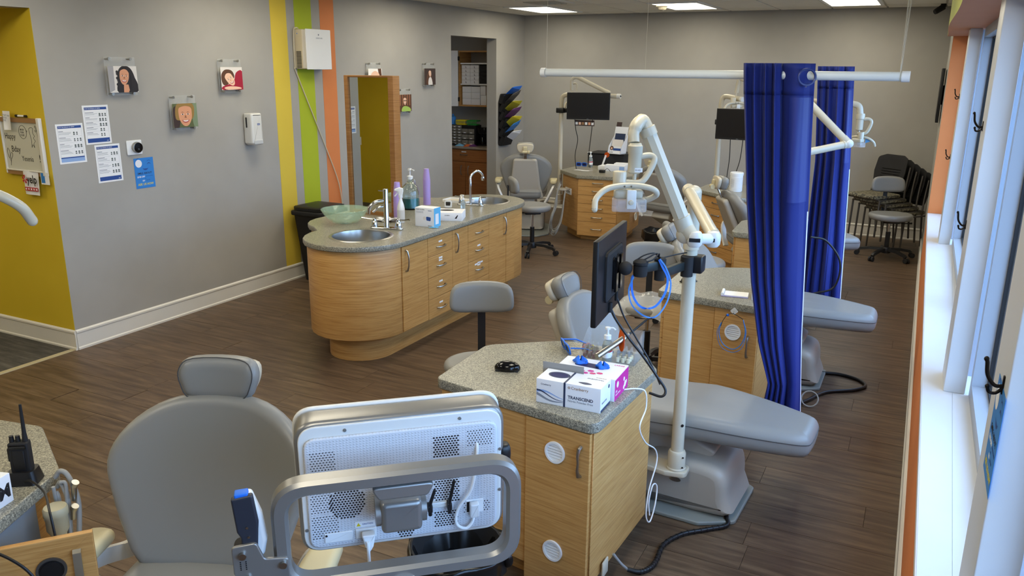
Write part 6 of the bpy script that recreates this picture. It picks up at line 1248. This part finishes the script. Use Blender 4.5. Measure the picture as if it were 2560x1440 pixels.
g = G(); g.pad(rpoly([(-.018, -.05), (.022, -.05), (.034, -.01), (.032, .06), (.018, .12), (-.018, .12), (-.024, .0)], .012), -.03, .002, .010); wp(g, 'white_body', M_WHITE)
g = G(); g.box((-.018, .118, -.012), (.012, .130, .014), 0, .003); wp(g, 'blue_tip', M_CYAN)
for yy in (.02, .045):
    g = G(); g.cyl((-.002, yy, .017), (-.002, yy, .020), .003, n=8); wp(g, 'screw', M_STEEL)
g = G(); g.tube(bez([(.006, -.085, -.004), (.008, -.11, 0), (.012, -.15, .0), (.014, -.26, -.01)], 6), [.007]*7+[.0035]*12, 8); wp(g, 'cord', M_WHITE)
# ---------------------------------------------------------------- near cabinet items
t = thing('computer_mouse', 'black computer mouse on the near cabinet', 'mouse', (-1.465, 2.885, .80), radians(20))
g = G(); g.blob((0, 0, .010), (.056, .033, .030), 1, .95, 28, 14); g.obj('shell', M_BLACKG, t); g = G(); g.box((-.05, -.028, 0), (.05, .028, .008), 0, .004); g.obj('base', M_BLACK, t); g = G(); g.cyl((-.024, -.004, .028), (-.024, .004, .028), .007, n=12); g.obj('scroll_wheel', M_GTXT, t)
FY = lambda x, y, d=0: Matrix.Translation((x, d, y)) @ Matrix(((1, 0, 0, 0), (0, 0, -1, 0), (0, 1, 0, 0), (0, 0, 0, 1)))
FXp = lambda d, y, z: Matrix.Translation((d, y, z)) @ Matrix(((0, 0, 1, 0), (1, 0, 0, 0), (0, 1, 0, 0), (0, 0, 0, 1)))
t = carton('glove_box', 'white and navy nitrile glove box with oval opening, nearest the counter corner', 'box', (-1.083, 2.697, .80), radians(1.5), (.262, .118, .098), M_CARD, 'glove boxes on the near cabinet')
Yf = -.0592
g = G(); g.pad(circ(.044, 32, -.062, .008, .030), .0982, .0988); g.obj('opening_rim', M_NAVY, t); g = G(); g.pad(circ(.036, 24, -.062, .006, .022), .0988, .0994, 0); g.obj('opening', mat('navy_gloves', (30, 36, 84), .6), t)
g = G(); g.box((-.018, Yf-.0006, 0), (-.010, Yf, .098)); g.box((-.018, Yf, .0981), (-.010, .059, .0988)); o = g.obj('navy_band', M_NAVY, t, 0)
text('Cranberry', .0165, M_TAPE, t, None, M=FY(.012, .077, Yf-.0004)); text('TRANSCEND', .0175, M_NAVY, t, None, M=FY(0, .038, Yf-.0004), sx=1.0, font_bold=.02); text('Nitrile Powder Free', .0125, M_GTXT, t, None, M=FY(0, .025, Yf-.0004)); text('Cranberry', .010, M_NAVY, t, None, M=FY(-.112, .075, Yf-.0004))
g = G(); g.ax((0, Yf, 0), (1, 0, 0), (0, 0, 1), (0, -1, 0)); g.ring(circ(.005, 6, .004, .082), circ(.0025, 6, .004, .082), 0, .0005); g.obj('flower_logo', M_TAPE, t, 0)
for k, (y0, a, b) in enumerate(((.034, .010, .010), (.028, .013, .007), (.020, .010, .012))):
    g = G(); P = [(-.129+.0137*i, y0-.002*k+a*sin(i*.55+k)*(1-i/14)+.018-.0021*i) for i in range(9)]; Q = [(x, y-b*(1-i/10)) for i, (x, y) in enumerate(P)]; V = [g.v((x, Yf-.0004-k*.0002, y)) for x, y in P]; U = [g.v((x, Yf-.0004-k*.0002, max(y, .001))) for x, y in Q]
    for i in range(8): g.f([V[i], V[i+1], U[i+1], U[i]])
    g.obj('wave_print', [M_INKL, M_NAVY, M_GTXT][k], t, 180)
g = G(); g.box((.1311, -.055, .0), (.1316, .055, .010)); g.obj('navy_foot_band', M_NAVY, t, 0); text('TRANSCEND', .010, M_GTXT, t, None, M=FXp(.1315, -.045, .03)); g = G(); g.ax((.1311, .035, .078), (0, 1, 0), (0, 0, 1), (1, 0, 0)); g.pad(circ(.008, 14), 0, .0006); g.obj('round_mark', M_NAVY, t)
text('TRANSCEND', .013, M_NAVY, t, None, M=Matrix.Translation((.115, .03, .0983)) @ Matrix.Rotation(pi, 4, 'Z'), sx=.9); text('Cranberry', .010, M_TAPE, t, None, M=Matrix.Translation((.118, .048, .0983)) @ Matrix.Rotation(pi, 4, 'Z')); g = G(); g.pad(loop2([(.03, -.028), (.06, -.02), (.085, -.03), (.06, -.04)], 4), .0982, .0987); g.obj('glove_picture', M_NAVY, t)
t = carton('glove_box', 'white and magenta glove box with blue gloves sticking out', 'box', (-1.075, 2.855, .80), radians(2), (.262, .178, .092), M_CARD, 'glove boxes on the near cabinet')
g = G(); g.box((.1311, -.088, .002), (.1318, .088, .088)); g.obj('magenta_end', M_PINK, t, 0); g = G()
g = G(); g.pad(rpoly([(-.075, .0), (.055, -.01), (.065, .035), (-.065, .045)], .018), .0921, .0927); g.obj('opening', mat('navy_gloves', (30, 36, 84), .6), t)
random.seed(11)
for bx, by, s_ in ((-.055, .028, 1.1), (.045, .012, 1.0)):
    g = G(); g.grid(lambda u, v: (bx+(.032+.008*sin(u*25+v*9))*s_*cos(2*pi*u)*sin(pi*v*.52+.2)*(1.05-v*.35), by+(.017+.005*sin(u*19))*s_*sin(2*pi*u)*sin(pi*v*.52+.2), .092+.020*s_*(1-v)*(1+.5*sin(u*13))), 24, 8); g.obj('glove', M_CYAN, t, 60)
for k, (x, y, m_) in enumerate(((-.02, -.05, M_ROSE), (.0, -.068, M_PINK), (.03, -.062, M_ROSE), (.055, -.05, M_ROSE), (.015, -.04, M_PINK))):
    g = G(); g.pad([(x+.014*cos(a), y+.010*sin(a)) for a in [pi*j/3 for j in range(6)]], .0921, .0926+.0001*k); g.obj('hexagon_print', m_, t, 0)
text('nitrile gloves', .014, M_ROSE, t, None, M=Matrix.Translation((-.125, -.03, .0923)), font_bold=.01); text('LARGE', .014, M_PINK, t, None, M=Matrix.Translation((.08, .06, .0923)), font_bold=.02); text('Nitrile Gloves', .011, M_PAPER, t, None, M=FXp(.1322, -.08, .02)); text('100', .014, M_PAPER, t, None, M=FXp(.1322, -.08, .032))
for cx, cy, r in ((-.055, .062, .013), (.03, .055, .009), (.045, .03, .013), (.03, .02, .009), (.06, .035, .008)):
    g = G(); g.ax((.1318, cx, cy), (0, 1, 0), (0, 0, 1), (1, 0, 0)); g.pad(circ(r, 10), 0, .0006); g.obj('white_print', M_PAPER, t, 0)
t = thing('box_lid', 'grey cardboard flap standing between the two glove boxes', 'flap', (-1.155, 2.763, .80), radians(4)); g = G(); g.box((-.085, -.0012, .085), (.085, .0012, .122)); g.box((-.085, -.0012, .0), (.085, .0012, .085)); g.obj('flap_board', mat('grey_board', (150, 148, 144), .7), t, 0)
# acrylic organiser with vials
t = thing('acrylic_organizer', 'clear acrylic organiser holding rows of small vials', 'organizer', (-1.125, 3.245, .80), radians(3))
for lo, hi in (((-.125, -.075, 0), (.125, .085, .004)), ((-.125, .081, 0), (.125, .085, .115)), ((-.125, -.075, 0), (.125, -.072, .035)), ((-.125, -.02, .0), (.125, -.017, .045))):
    g = G(); g.box(lo, hi); g.obj('acrylic_panel', M_ACRYL, t, 0)
for x in (-.125, .122):
    g = G(); g.ax((x, 0, 0), (0, 1, 0), (0, 0, 1), (1, 0, 0)); g.pad([(-.075, 0), (.085, 0), (.085, .115), (.03, .11), (-.075, .04)], 0, .003); g.obj('acrylic_panel', M_ACRYL, t, 0)
M_MAR = mat('maroon_resin', (96, 20, 44), .3); M_CRM = mat('cream_resin', (236, 230, 196), .4)
for k in range(18):
    left = k < 9; x = (-.108+.022*(k % 3)) if left else (.045+.024*(k % 3)); y = -.055+.026*((k % 9)//3)
    g = G(); g.lathe([(0, .004), (.008, .004), (.008, .022), (0, .022)], 10); o = g.obj('vial', M_MAR if left else M_CRM); vt = thing('vial', ('clear vial with maroon base' if left else 'clear vial with cream base')+', %s row, %s from the left' % (('front', 'middle', 'back')[(k % 9)//3], ORD[k % 3]), 'vial', Matrix.Rotation(radians(3), 3, 'Z') @ Vector((x, y, 0))+Vector((-1.125, 3.245, .80)), 0, 'vials with maroon bases' if left else 'vials with cream bases')
    o.parent = vt; o.name = 'base'; g = G(); g.lathe([(.0065, .022), (.0065, .05), (.0045, .056), (.0045, .062), (.003, .062), (.003, .056), (.005, .05), (.005, .024)], 10); g.obj('glass_tube', M_ACRYL, vt)
pump_bottle((-1.125, 3.185, .80), 'pump bottle of hand sanitiser in the acrylic organiser', 1.0, M_GEL, radians(190), brand='Purell')
bpy.data.objects[-1] if False else None
t = thing('curing_light', 'silver curing light with amber shield and black cord', 'curing light', (-1.11, 3.10, .858), 0); a_ = V3(0, 0, 0); b_2 = V3(.075, .20, .075)
g = G(); g.cyl((-.02, -.03, .0), tuple(b_2*.62), .0135, n=18); g.obj('silver_body', M_STEEL, t); g = G(); g.cyl(tuple(b_2*.62), tuple(b_2*.78), .0125, .006, n=18); g.obj('neck', M_STEEL, t); g = G(); g.cyl(tuple(b_2*.78), tuple(b_2*1.45), .0055, n=10); g.obj('black_tip', M_BLACK, t)
g = G(); g.ax(tuple(b_2*.55), (.80, -.30, .50), (-.25, .55, .80), tuple(-(Vector((.80, -.30, .50)).cross(Vector((-.25, .55, .80)))).normalized()*-1)); g.pad(circ(.02, 28, 0, .0, .052), -.001, .001); g.obj('amber_shield', M_ORG, t)
t = thing('sunglasses', 'bright blue framed sunglasses lying on the near cabinet', 'sunglasses', (-1.335, 3.215, .802), radians(-50))
def shades(t, fr, ln, s=1):
    for sx in (-1, 1):
        g = G(); g.ax((sx*.034*s, 0, .024*s), (1, 0, 0), (0, -.25, .97), (0, -.97, -.25)); g.ring(rrect(.062*s, .048*s, .016*s), rrect(.048*s, .034*s, .012*s), -.003, .003); g.obj('rim', fr, t); g = G(); g.ax((sx*.034*s, 0, .024*s), (1, 0, 0), (0, -.25, .97), (0, -.97, -.25)); g.pad(rrect(.048*s, .034*s, .012*s), -.001, .001); g.obj('lens', ln, t)
        g = G(); g.tube([(sx*.064*s, .004, .036*s), (sx*.066*s, .07*s, .03*s), (sx*.062*s, .12*s, .008*s)], .0035*s, 6); g.obj('temple', fr, t)
    g = G(); g.tube([(-.008*s, 0, .032*s), (.008*s, 0, .032*s)], .004*s, 6); g.obj('bridge', fr, t)
shades(t, M_CYAN, M_BLACKG)
for k, (mm, cn) in enumerate(((M_YEL, 'yellow'), (M_RED, 'red'), (M_ORG, 'orange'), (M_PURPLE, 'purple'), (M_BLACK, 'black'))):
    t = thing('rubber_band', '%s coiled elastic in the small pile on the near cabinet' % cn, 'rubber band', (-1.262+.014*cos(k*2.2), 3.30+.016*sin(k*2.2), .806), k, 'pile of coloured elastics'); g = G(); g.tube([(.013*cos(a), .013*sin(a), .006*sin(a*2+k)+.004) for a in [2*pi*j/16 for j in range(16)]], .0042, 8, closed=True); g.obj('coil', mm, t)
t = thing('white_cord', 'white cord running over the near counter edge and looping down', 'cord', (-.885, 2.93, .80)); o = Vector((-.885, 2.93, .80))
P = [(-.95, 2.90, .803), (-.905, 2.93, .805), (-.872, 2.95, .79), (-.866, 2.95, .72), (-.870, 2.89, .66), (-.866, 2.97, .56), (-.858, 3.10, .47), (-.855, 3.12, .40), (-.862, 3.05, .30), (-.862, 3.03, .19), (-.855, 3.07, .14), (-.85, 3.12, .20), (-.855, 3.15, .27), (-.86, 3.10, .30), (-.862, 3.06, .24), (-.858, 3.07, .17)]
g = G(); g.tube([p-o for p in bez(P, 8)], .0032, 8); g.obj('cord_sheath', M_WHITE, t)
t = thing('floor_hose', 'black sleeved hose from the front chair base to the near cabinet', 'hose', (0, 0, 0), 0, 'black sleeved hoses on the floor')
P = [(-.60, 3.46, .03), (-.585, 3.41, .012), (-.66, 3.33, .012), (-.75, 3.24, .012), (-.80, 3.12, .012), (-.795, 3.0, .012), (-.80, 2.93, .012), (-.83, 2.88, .012), (-.88, 2.86, .02)]
g = G(); g.tube(bez(P, 8), .0105, 10); g.obj('black_sleeve', M_BLACK, t); g = G(); g.tube(bez([(-.88, 2.86, .02), (-.90, 2.83, .06), (-.925, 2.80, .115)], 6), .006, 8); g.obj('grey_tube', M_HOSE, t)
for k in range(24):
    p = bez(P, 8)[10+k*2]; q_ = bez(P, 8)[11+k*2]; d = (q_-p).normalized(); g = G(); g.cyl(p-d*.002, p+d*.002, .0118, n=10); g.obj('sleeve_ring', M_BLACKM, t)
t = thing('floor_hose', 'black sleeved hose curving on the floor beyond the front footrest', 'hose', (0, 0, 0), 0, 'black sleeved hoses on the floor')
P = [(-.46, 5.66, .03), (-.42, 5.69, .012), (-.30, 5.71, .012), (-.18, 5.66, .012), (-.135, 5.56, .012), (-.20, 5.45, .012), (-.36, 5.32, .012), (-.45, 5.12, .012), (-.52, 5.0, .012), (-.62, 4.95, .02)]
g = G(); g.tube(bez(P, 8), .0115, 10); g.obj('black_sleeve', M_BLACK, t); g = G(); g.tube([(-.43+.05*cos(a), 5.06+.03*sin(a), .05+.04*sin(a)) for a in [2*pi*k/20 for k in range(20)]], .005, 8, closed=True); g.obj('grey_tube', M_HOSE, t)
t = thing('floor_hose', 'dark looped cord between the two blue curtains', 'hose', (0, 0, 0), 0, 'black sleeved hoses on the floor'); P = [(-.60, 5.75, .95), (-.50, 5.80, .92), (-.40, 5.82, .78), (-.42, 5.82, .60), (-.55, 5.80, .54)]; g = G(); g.tube(bez(P, 8), .007, 8); g.obj('cord', M_BLACK, t)
# ---------------------------------------------------------------- items on the second cabinet
t = thing('computer_mouse', 'black computer mouse on the second cabinet, right of white pole', 'mouse', (-1.165, 4.72, .80), radians(60)); g = G(); g.blob((0, 0, .008), (.055, .032, .024), .8, .9, 20, 10); g.obj('shell', M_BLACKG, t); g = G(); g.box((-.05, -.028, 0), (.05, .028, .008), 0, .004); g.obj('base', M_BLACK, t)
t = thing('notepad', 'small white notepad with lilac rim on the second cabinet', 'notepad', (-.85, 4.555, .80), radians(8)); g = G(); g.box((-.075, -.055, 0), (.075, .055, .006), 0, .002); g.obj('tray', mat('lilac_card', (170, 164, 200), .5), t); g = G(); g.box((-.058, -.048, .006), (.073, .048, .009)); g.obj('paper', M_PAPER, t, 0); g = G(); g.cyl((-.068, -.052, .012), (-.068, .052, .012), .009, n=10); g.obj('roll', M_CARD, t)
t = carton('glove_box', 'white glove box with dark swirl print on the second cabinet', 'box', (-.70, 4.62, .80), radians(6), (.12, .24, .10), M_CARD); g = G(); g.ax((0, -.1202, .04), (1, 0, 0), (0, 0, 1), (0, -1, 0)); g.pad(loop2([(-.05, -.03), (0, -.01), (.055, .02), (.05, .0), (0, -.035)], 4), 0, .0006); g.obj('swirl_print', M_NAVY, t)
t = thing('wall_hook', 'small clear adhesive hook on the second cabinet front', 'hook', (-.808, 4.347, .765)); g = G(); g.ax((0, 0, 0), (.7, 0, .7), (-.7, 0, .7), (0, -1, 0)); g.pad(rrect(.032, .032, .004), 0, .003); g.obj('adhesive_pad', M_WHITEG, t); g = G(); g.tube([(0, -.003, 0), (0, -.010, -.006), (0, -.016, -.012), (0, -.018, -.004)], .0022, 6); g.obj('hook_wire', M_STEEL, t)
t = thing('eyewear_strap', 'thin blue looped strap hanging on the second cabinet hook', 'strap', (-.808, 4.33, .755)); 
g = G(); g.tube(bez([(-.04, 0, -.012), (0, -.003, .0), (.055, 0, -.025)], 6), .0018, 6); g.tube(bez([(-.035, 0, -.012), (-.055, 0, -.05), (-.062, 0, -.08)], 5), .0018, 6); g.obj('black_cord', M_BLACK, t); g = G(); g.blob((-.03, 0, -.012), (.008, .006, .008), nu=10, nv=8); g.obj('bead', M_CYAN, t)
for k, rr in ((0, 0), (1, .018)):
    g = G(); g.tube(bez([(-.062+k*.0, -.002*k, -.06), (-.070-k*.01, -.002*k, -.12), (-.045-k*.01, 0, -.18-rr), (.01, 0, -.205-rr), (.055+k*.006, 0, -.17-rr), (.072+k*.004, 0, -.10), (.055, 0, -.028)], 8), .0028 if k == 0 else .0018, 8); g.obj('blue_loop', M_LBLUE, t)
# ---------------------------------------------------------------- items on the far cabinets
t = thing('wipes_canister', 'white lidded wipes canister on the far right cabinet', 'canister', (-1.71, 8.70, .80)); g = G(); g.lathe([(0, 0), (.062, 0), (.066, .008), (.066, .175), (0, .175)], 32); g.obj('tub', M_WHITE, t); g = G(); g.lathe([(.070, .172), (.070, .195), (.064, .202), (.055, .199), (0, .199)], 32); g.obj('lid', M_WHITE, t)
g = G(); g.lathe([(.0665, .03), (.0665, .15)], 32); g.obj('label_band', mat('label_pale2', (214, 214, 212), .5), t)
for k in range(9):
    g = G(); a0 = -2.2+random.uniform(0, .1)
    for j in range(2): pass
    g.tube([(.0672*cos(a), .0672*sin(a), .05+k*.01) for a in [(-2.35+.08*j) for j in range(9)]], .0009, 4); g.obj('print_line', M_GTXT, t)
g = G(); g.box((-4.05, 10.35, .0), (-4.05, 10.35, .0)) if False else None
t = thing('black_case', 'low black case at the back of the far left cabinet', 'case', (-3.80, 10.55, 0)); g = G(); g.box((-.26, -.18, .0), (.26, .20, .925), 0, .01); g.obj('case_body', M_BLACKM, t); g = G(); g.box((-.262, -.182, .92), (.262, .202, .94), 0, .006); g.obj('top', M_BLACK, t)
t = thing('brochure_holder', 'white brochure stand with navy pictures on the black case', 'brochure holder', (-3.66, 10.45, .941), radians(-12)); TL = lambda z, y: None
g = G(); g.ax((0, 0, 0), (1, 0, 0), (0, .25, .97), (0, -.97, .25)); g.box((-.10, 0, -.004), (.10, .36, 0)); g.obj('back_panel', M_CARD, t, 0); g = G(); g.box((-.10, -.10, 0), (.10, .05, .008)); g.obj('foot_panel', M_CARD, t, 0)
for sx in (-.1, .098):
    g = G(); g.ax((sx, 0, 0), (0, 1, 0), (0, 0, 1), (1, 0, 0)); g.pad([(-.10, 0), (.05, 0), (.09, .26), (-.07, .1)], 0, .002); g.obj('side_panel', M_CARD, t, 0)
for k, (z0, mm) in enumerate(((.0, M_CARD), (.09, M_PBACK), (.17, M_NAVY), (.24, M_NAVY))):
    g = G(); g.ax((0, -.08+k*.03, 0), (1, 0, 0), (0, .25, .97), (0, -.97, .25)); g.box((-.09+.01*k, z0, 0), (.085-.0*k, z0+.10, .003)); q = g.obj('brochure', mm, t, 0)
g = G(); g.ax((0, -.08, 0), (1, 0, 0), (0, .25, .97), (0, -.97, .25)); g.box((-.03, .045, .003), (.085, .075, .005)); g.obj('navy_print', M_INKB, t, 0); g = G(); g.ax((0, -.08, 0), (1, 0, 0), (0, .25, .97), (0, -.97, .25)); g.pad(circ(.028, 16, -.055, .075), .003, .005); g.obj('portrait_print', M_HAIRBR, t, 0); g = G(); g.ax((0, -.08, 0), (1, 0, 0), (0, .25, .97), (0, -.97, .25)); g.pad(circ(.014, 16, -.055, .072), .005, .006); g.obj('portrait_print', M_SKIN2, t, 0)
text('smile', .03, M_INK, t, None, M=Matrix(((1, 0, 0, -.085), (0, .25, -.97, -.087), (0, .97, .25, .012), (0, 0, 0, 1))))
g = G(); g.ax((-.05, .01, 0), (1, 0, 0), (0, .25, .97), (0, -.97, .25)); g.box((-.045, .34, 0), (.035, .42, .003)); g.obj('photo_card', M_PDARK, t, 0)
pump_bottle((-3.845, 9.93, .80), 'pump bottle of hand sanitiser on the far left cabinet', 1.25, M_GEL, brand='Purell')
t = thing('sunglasses', 'dark blue sunglasses on the far left cabinet', 'sunglasses', (-3.97, 9.93, .802), radians(8)); shades(t, M_CYAN, mat('navy_lens', (16, 24, 80), .15), 1.1)
t = thing('curing_light', 'white curing light with amber shield in a stand, far left cabinet', 'curing light', (-3.69, 9.95, .80)); g = G(); g.lathe([(0, 0), (.04, 0), (.035, .02), (.015, .03), (0, .03)], 16); g.obj('stand', M_WHITE, t); g = G(); g.cyl((0, 0, .02), (.04, .02, .16), .012, n=12); g.obj('handpiece', M_WHITE, t); g = G(); g.ax((.05, .03, .165), (1, 0, 0), (0, 0, 1), (0, -1, 0)); g.pad(circ(.035, 16), -.001, .001); g.obj('amber_shield', M_ORG, t)
t = carton('glove_box', 'front white glove box on the far left cabinet', 'box', (-3.42, 9.72, .80), radians(6), (.26, .13, .075), M_CARD); g = G(); g.box((.06, -.0656, .005), (.125, -.065, .06)); g.obj('swirl_print', M_INKL, t, 0)
carton('glove_box', 'rear white glove box on the far left cabinet', 'box', (-3.36, 9.90, .80), radians(6), (.26, .13, .08), M_CARD)
carton('tissue_box', 'flat white box beside the amber curing light', 'box', (-3.60, 9.80, .80), radians(0), (.12, .16, .05), M_CARD)
t = thing('cable_adapter', 'small black adapter on the far left cabinet', 'adapter', (-3.50, 9.45, .80)); g = G(); g.box((-.035, -.025, 0), (.035, .025, .035), 0, .006); g.obj('housing', M_BLACK, t); g = G(); g.tube(bez([(.02, .02, .02), (.05, .04, .05), (.07, .1, .01)], 5), .003, 6); g.obj('wire', M_BLACK, t)
t = thing('paper_scrap', 'white paper scrap at the front of the far left cabinet', 'paper', (-3.80, 9.52, .801)); g = G(); g.grid(lambda u, v: ((u-.5)*.2, (v-.5)*.07, .002+.002*sin(u*6)), 6, 3); g.obj('sheet', M_PAPER, t)
t = thing('handpiece_hoses', 'bundle of grey handpiece hoses hanging left of the drawer cabinet', 'hoses', (-3.93, 9.04, 0)); random.seed(21)
for k in range(6):
    x = -.02+k*.022; y = .18-k*.05; d = random.uniform(-.02, .02); z0 = .70; low = .10+.06*(k % 3)
    g = G(); g.tube(bez([(x, y, z0), (x-.03, y-.04, z0-.1), (x-.05-d, y-.06, .4), (x-.09+d, y-.10, low+.06), (x-.10, y-.12+.02*k, low*.6), (x-.02, y-.10, low*.5+.02), (x+.03, y-.05, .25), (x+.04, y, .5), (x+.04, y+.03, .60)], 7), .0075, 8); h = g.obj('hose', M_HOSE, t)
    g = G(); g.cyl((x, y, z0-.02), (x-.01, y-.02, z0+.07), .008, n=10); g.obj('handpiece', M_STEEL, h)
g = G(); g.box((-.01, .0, .60), (.12, .14, .62), 0, .006); g.obj('instrument_holder', M_SHELL, t)
# ---------------------------------------------------------------- left foreground: radio, box, suction holder, open door
t = thing('two_way_radio', 'black two-way radio with antenna in a charging cradle', 'radio', (-2.352, 1.335, .80), radians(35))
g = G(); b0, b1 = rrect(.092, .075, .018), rrect(.075, .058, .016); A = [g.v((*p, 0)) for p in b0]; B = [g.v((*p, .042)) for p in b1]
for k in range(len(A)): g.f([A[k], A[(k+1) % len(A)], B[(k+1) % len(A)], B[k]])
g.f(A[::-1]); g.f(B); g.obj('charging_cradle', M_BLACK, t, 30)
g = G(); g.pad(rpoly([(-.029, -.017), (.029, -.017), (.027, .017), (-.027, .017)], .006), .03, .135, .006, 0, 3); g.obj('radio_body', M_BLACKM, t); g = G(); g.box((-.024, -.0195, .115), (.024, -.016, .128), 0, .002); g.obj('clip_plate', M_BLACKG, t); g = G(); g.box((-.036, -.008, .07), (-.028, .008, .115), 0, .004); g.obj('talk_button', M_BLACK, t)
g = G(); g.box((-.017, -.0205, .045), (.017, -.0165, .11), 0, .002); g.obj('belt_clip', M_BLACK, t)
for x in (-.020, -.002):
    g = G(); g.cyl((x, 0, .134), (x, 0, .154), .0075, .0065, n=14); g.obj('knob', M_BLACK, t)
g = G(); g.cyl((.018, 0, .134), (.0185, 0, .165), .0085, .006, n=12); g.cyl((.0185, 0, .165), (.020, 0, .255), .006, .004, n=12); g.obj('antenna', M_BLACKM, t)
t = thing('radio_cord', 'black cord from the radio cradle over the open door', 'cord', (0, 0, 0)); g = G(); g.tube(bez([(-2.32, 1.315, .815), (-2.28, 1.31, .83), (-2.18, 1.285, .83), (-2.11, 1.25, .80), (-2.085, 1.24, .72), (-2.075, 1.235, .60)], 8), .0035, 8); g.obj('cord_sheath', M_BLACK, t)
t = thing('power_cord', 'black cord crossing the open door at the lower left corner', 'cord', (0, 0, 0)); g = G(); g.tube(bez([(-2.26, 1.02, .80), (-2.15, 1.06, .79), (-2.06, 1.10, .75), (-2.02, 1.13, .68), (-2.0, 1.145, .55)], 8), .004, 8); g.obj('cord_sheath', M_BLACK, t)
t = carton('glove_box', 'white box marked M in the bottom left corner', 'box', (-2.295, 1.11, .80), radians(17), (.125, .25, .09), M_CARD)
text('M', .058, M_INK, t, None, M=FXp(.0628, .074, .022), font_bold=.03); text('NITRILE', .014, M_INK, t, None, M=Matrix.Translation((.03, .115, .0905)) @ Matrix.Rotation(radians(180), 4, 'Z'))
dA, dB = V3(-2.153-.14*2.4, 1.123-.17*2.4, 0), V3(-2.008, 1.301, 0); dd = (dB-dA).normalized(); dn = V3(dd.y, -dd.x, 0)
t = thing('cabinet_door', 'open maple door with satin handle in the bottom left corner', 'cabinet door', tuple(dA)); L_ = (dB-dA).length; DM = Matrix(((dd.x, 0, dn.x, 0), (dd.y, 0, dn.y, 0), (0, 1, 0, .10), (0, 0, 0, 1)))
g = G(); g.box((0, 0, -.02), (L_, .64, 0), 0, .002); o = g.obj('door_leaf', M_MAPLE_P, t, 30); o.matrix_local = DM
g = G(); c_ = Vector((L_-.045, .53, 0)); u_ = Vector((0, 0, 1)); d_ = Vector((0, 1, 0)); g.tube([c_+d_*.065+u_*.004, c_+d_*.06+u_*.014, c_+d_*.02+u_*.018, c_-d_*.03+u_*.022, c_-d_*.065+u_*.003], .007, sec=[(-.004, -.011), (.004, -.011), (.004, .011), (-.004, .011)], up=(1, 0, 0)); o = g.obj('handle', M_NICKEL, t, 30); o.matrix_local = DM
g = G(); g.pad(circ(.034, 28, L_-.115, .545), .0, .003); g.pad(circ(.027, 24, L_-.115, .545), .003, .005); o = g.obj('cable_hole', M_BLACK, t); o.matrix_local = DM
g = G(); g.ring(circ(.04, 28, L_-.115, .545), circ(.033, 28, L_-.115, .545), 0, .006); o = g.obj('hole_rim', M_GUN, t); o.matrix_local = DM
t = thing('suction_holder', 'beige suction cup and grey hoses beside the bottom left counter', 'suction unit', (-2.19, 1.335, .60)); t.location = (-2.215, 1.33, .650); t.scale = (.88, .88, .88); g = G(); g.lathe([(0, .115), (.036, .115), (.040, .108), (.040, .085), (.036, .08), (.036, .03), (.025, .01), (.02, -.03), (0, -.03)], 28); g.obj('cup', mat('beige_cup', (176, 168, 140), .45), t); g = G(); g.box((-.06, -.01, .045), (-.03, .02, .075), 0, .003); g.obj('bracket', M_WHITE, t)
random.seed(4); base_ = V3(-2.19, 1.335, .60)
for k, P in enumerate(([(-2.27, 1.40, .775), (-2.25, 1.41, .80), (-2.225, 1.42, .78), (-2.19, 1.42, .70), (-2.175, 1.40, .60), (-2.19, 1.38, .45), (-2.2, 1.36, .3)], [(-2.265, 1.40, .74), (-2.24, 1.40, .76), (-2.215, 1.40, .70), (-2.21, 1.39, .60), (-2.20, 1.37, .45), (-2.2, 1.36, .3)], [(-2.255, 1.385, .73), (-2.245, 1.385, .70), (-2.24, 1.38, .60), (-2.22, 1.37, .45), (-2.21, 1.36, .3)], [(-2.23, 1.39, .77), (-2.215, 1.40, .76), (-2.205, 1.385, .65), (-2.16, 1.36, .55), (-2.10, 1.36, .48), (-2.04, 1.40, .40), (-2.02, 1.42, .28), (-2.08, 1.40, .2)], [(-2.24, 1.37, .76), (-2.238, 1.375, .65), (-2.19, 1.36, .55), (-2.14, 1.34, .48), (-2.08, 1.36, .36), (-2.08, 1.38, .22)])):
    g = G(); g.tube([p-base_ for p in bez(P, 7)], .009 if k < 3 else .0065, 10); g.obj('hose', M_HOSE, t)
for x, y, z, s_ in ((-2.185, 1.41, .76, .06), (-2.175, 1.39, .68, .04)):
    g = G(); q_ = V3(x, y, z)-base_; g.cyl(q_-V3(0.01, 0, s_), q_, .009, .010, n=14); g.cyl(q_, q_+V3(.008, .002, .014), .013, n=12); g.obj('handpiece', M_STEEL, t)
# ---------------------------------------------------------------- wall tv, security camera
t = thing('wall_television', 'thin black television edge-on beside the orange wall', 'television', (.128, 10.2, 1.80)); g = G(); g.box((-.035, -.36, -.28), (-.005, .36, .28), 0, .004); g.obj('panel', M_BLACK, t); g = G(); g.box((-.0365, -.345, -.265), (-.035, .345, .265)); g.obj('screen', M_SCREEN, t, 0); g = G(); g.box((-.005, -.1, -.1), (.04, .1, .1)); g.obj('wall_bracket', M_BLACKM, t, 0)
t = thing('security_camera', 'black security camera at the ceiling corner', 'camera', (.02, 10.7, 2.735)); g = G(); g.cyl((0, 0, .045), (0, 0, .01), .03, n=16); g.obj('mount', M_BLACK, t); g = G(); g.cyl((0, 0, .012), (-.07, -.05, -.04), .034, .030, n=18); g.cyl((-.07, -.05, -.04), (-.08, -.057, -.047), .026, n=18); g.obj('camera_body', M_BLACKM, t)
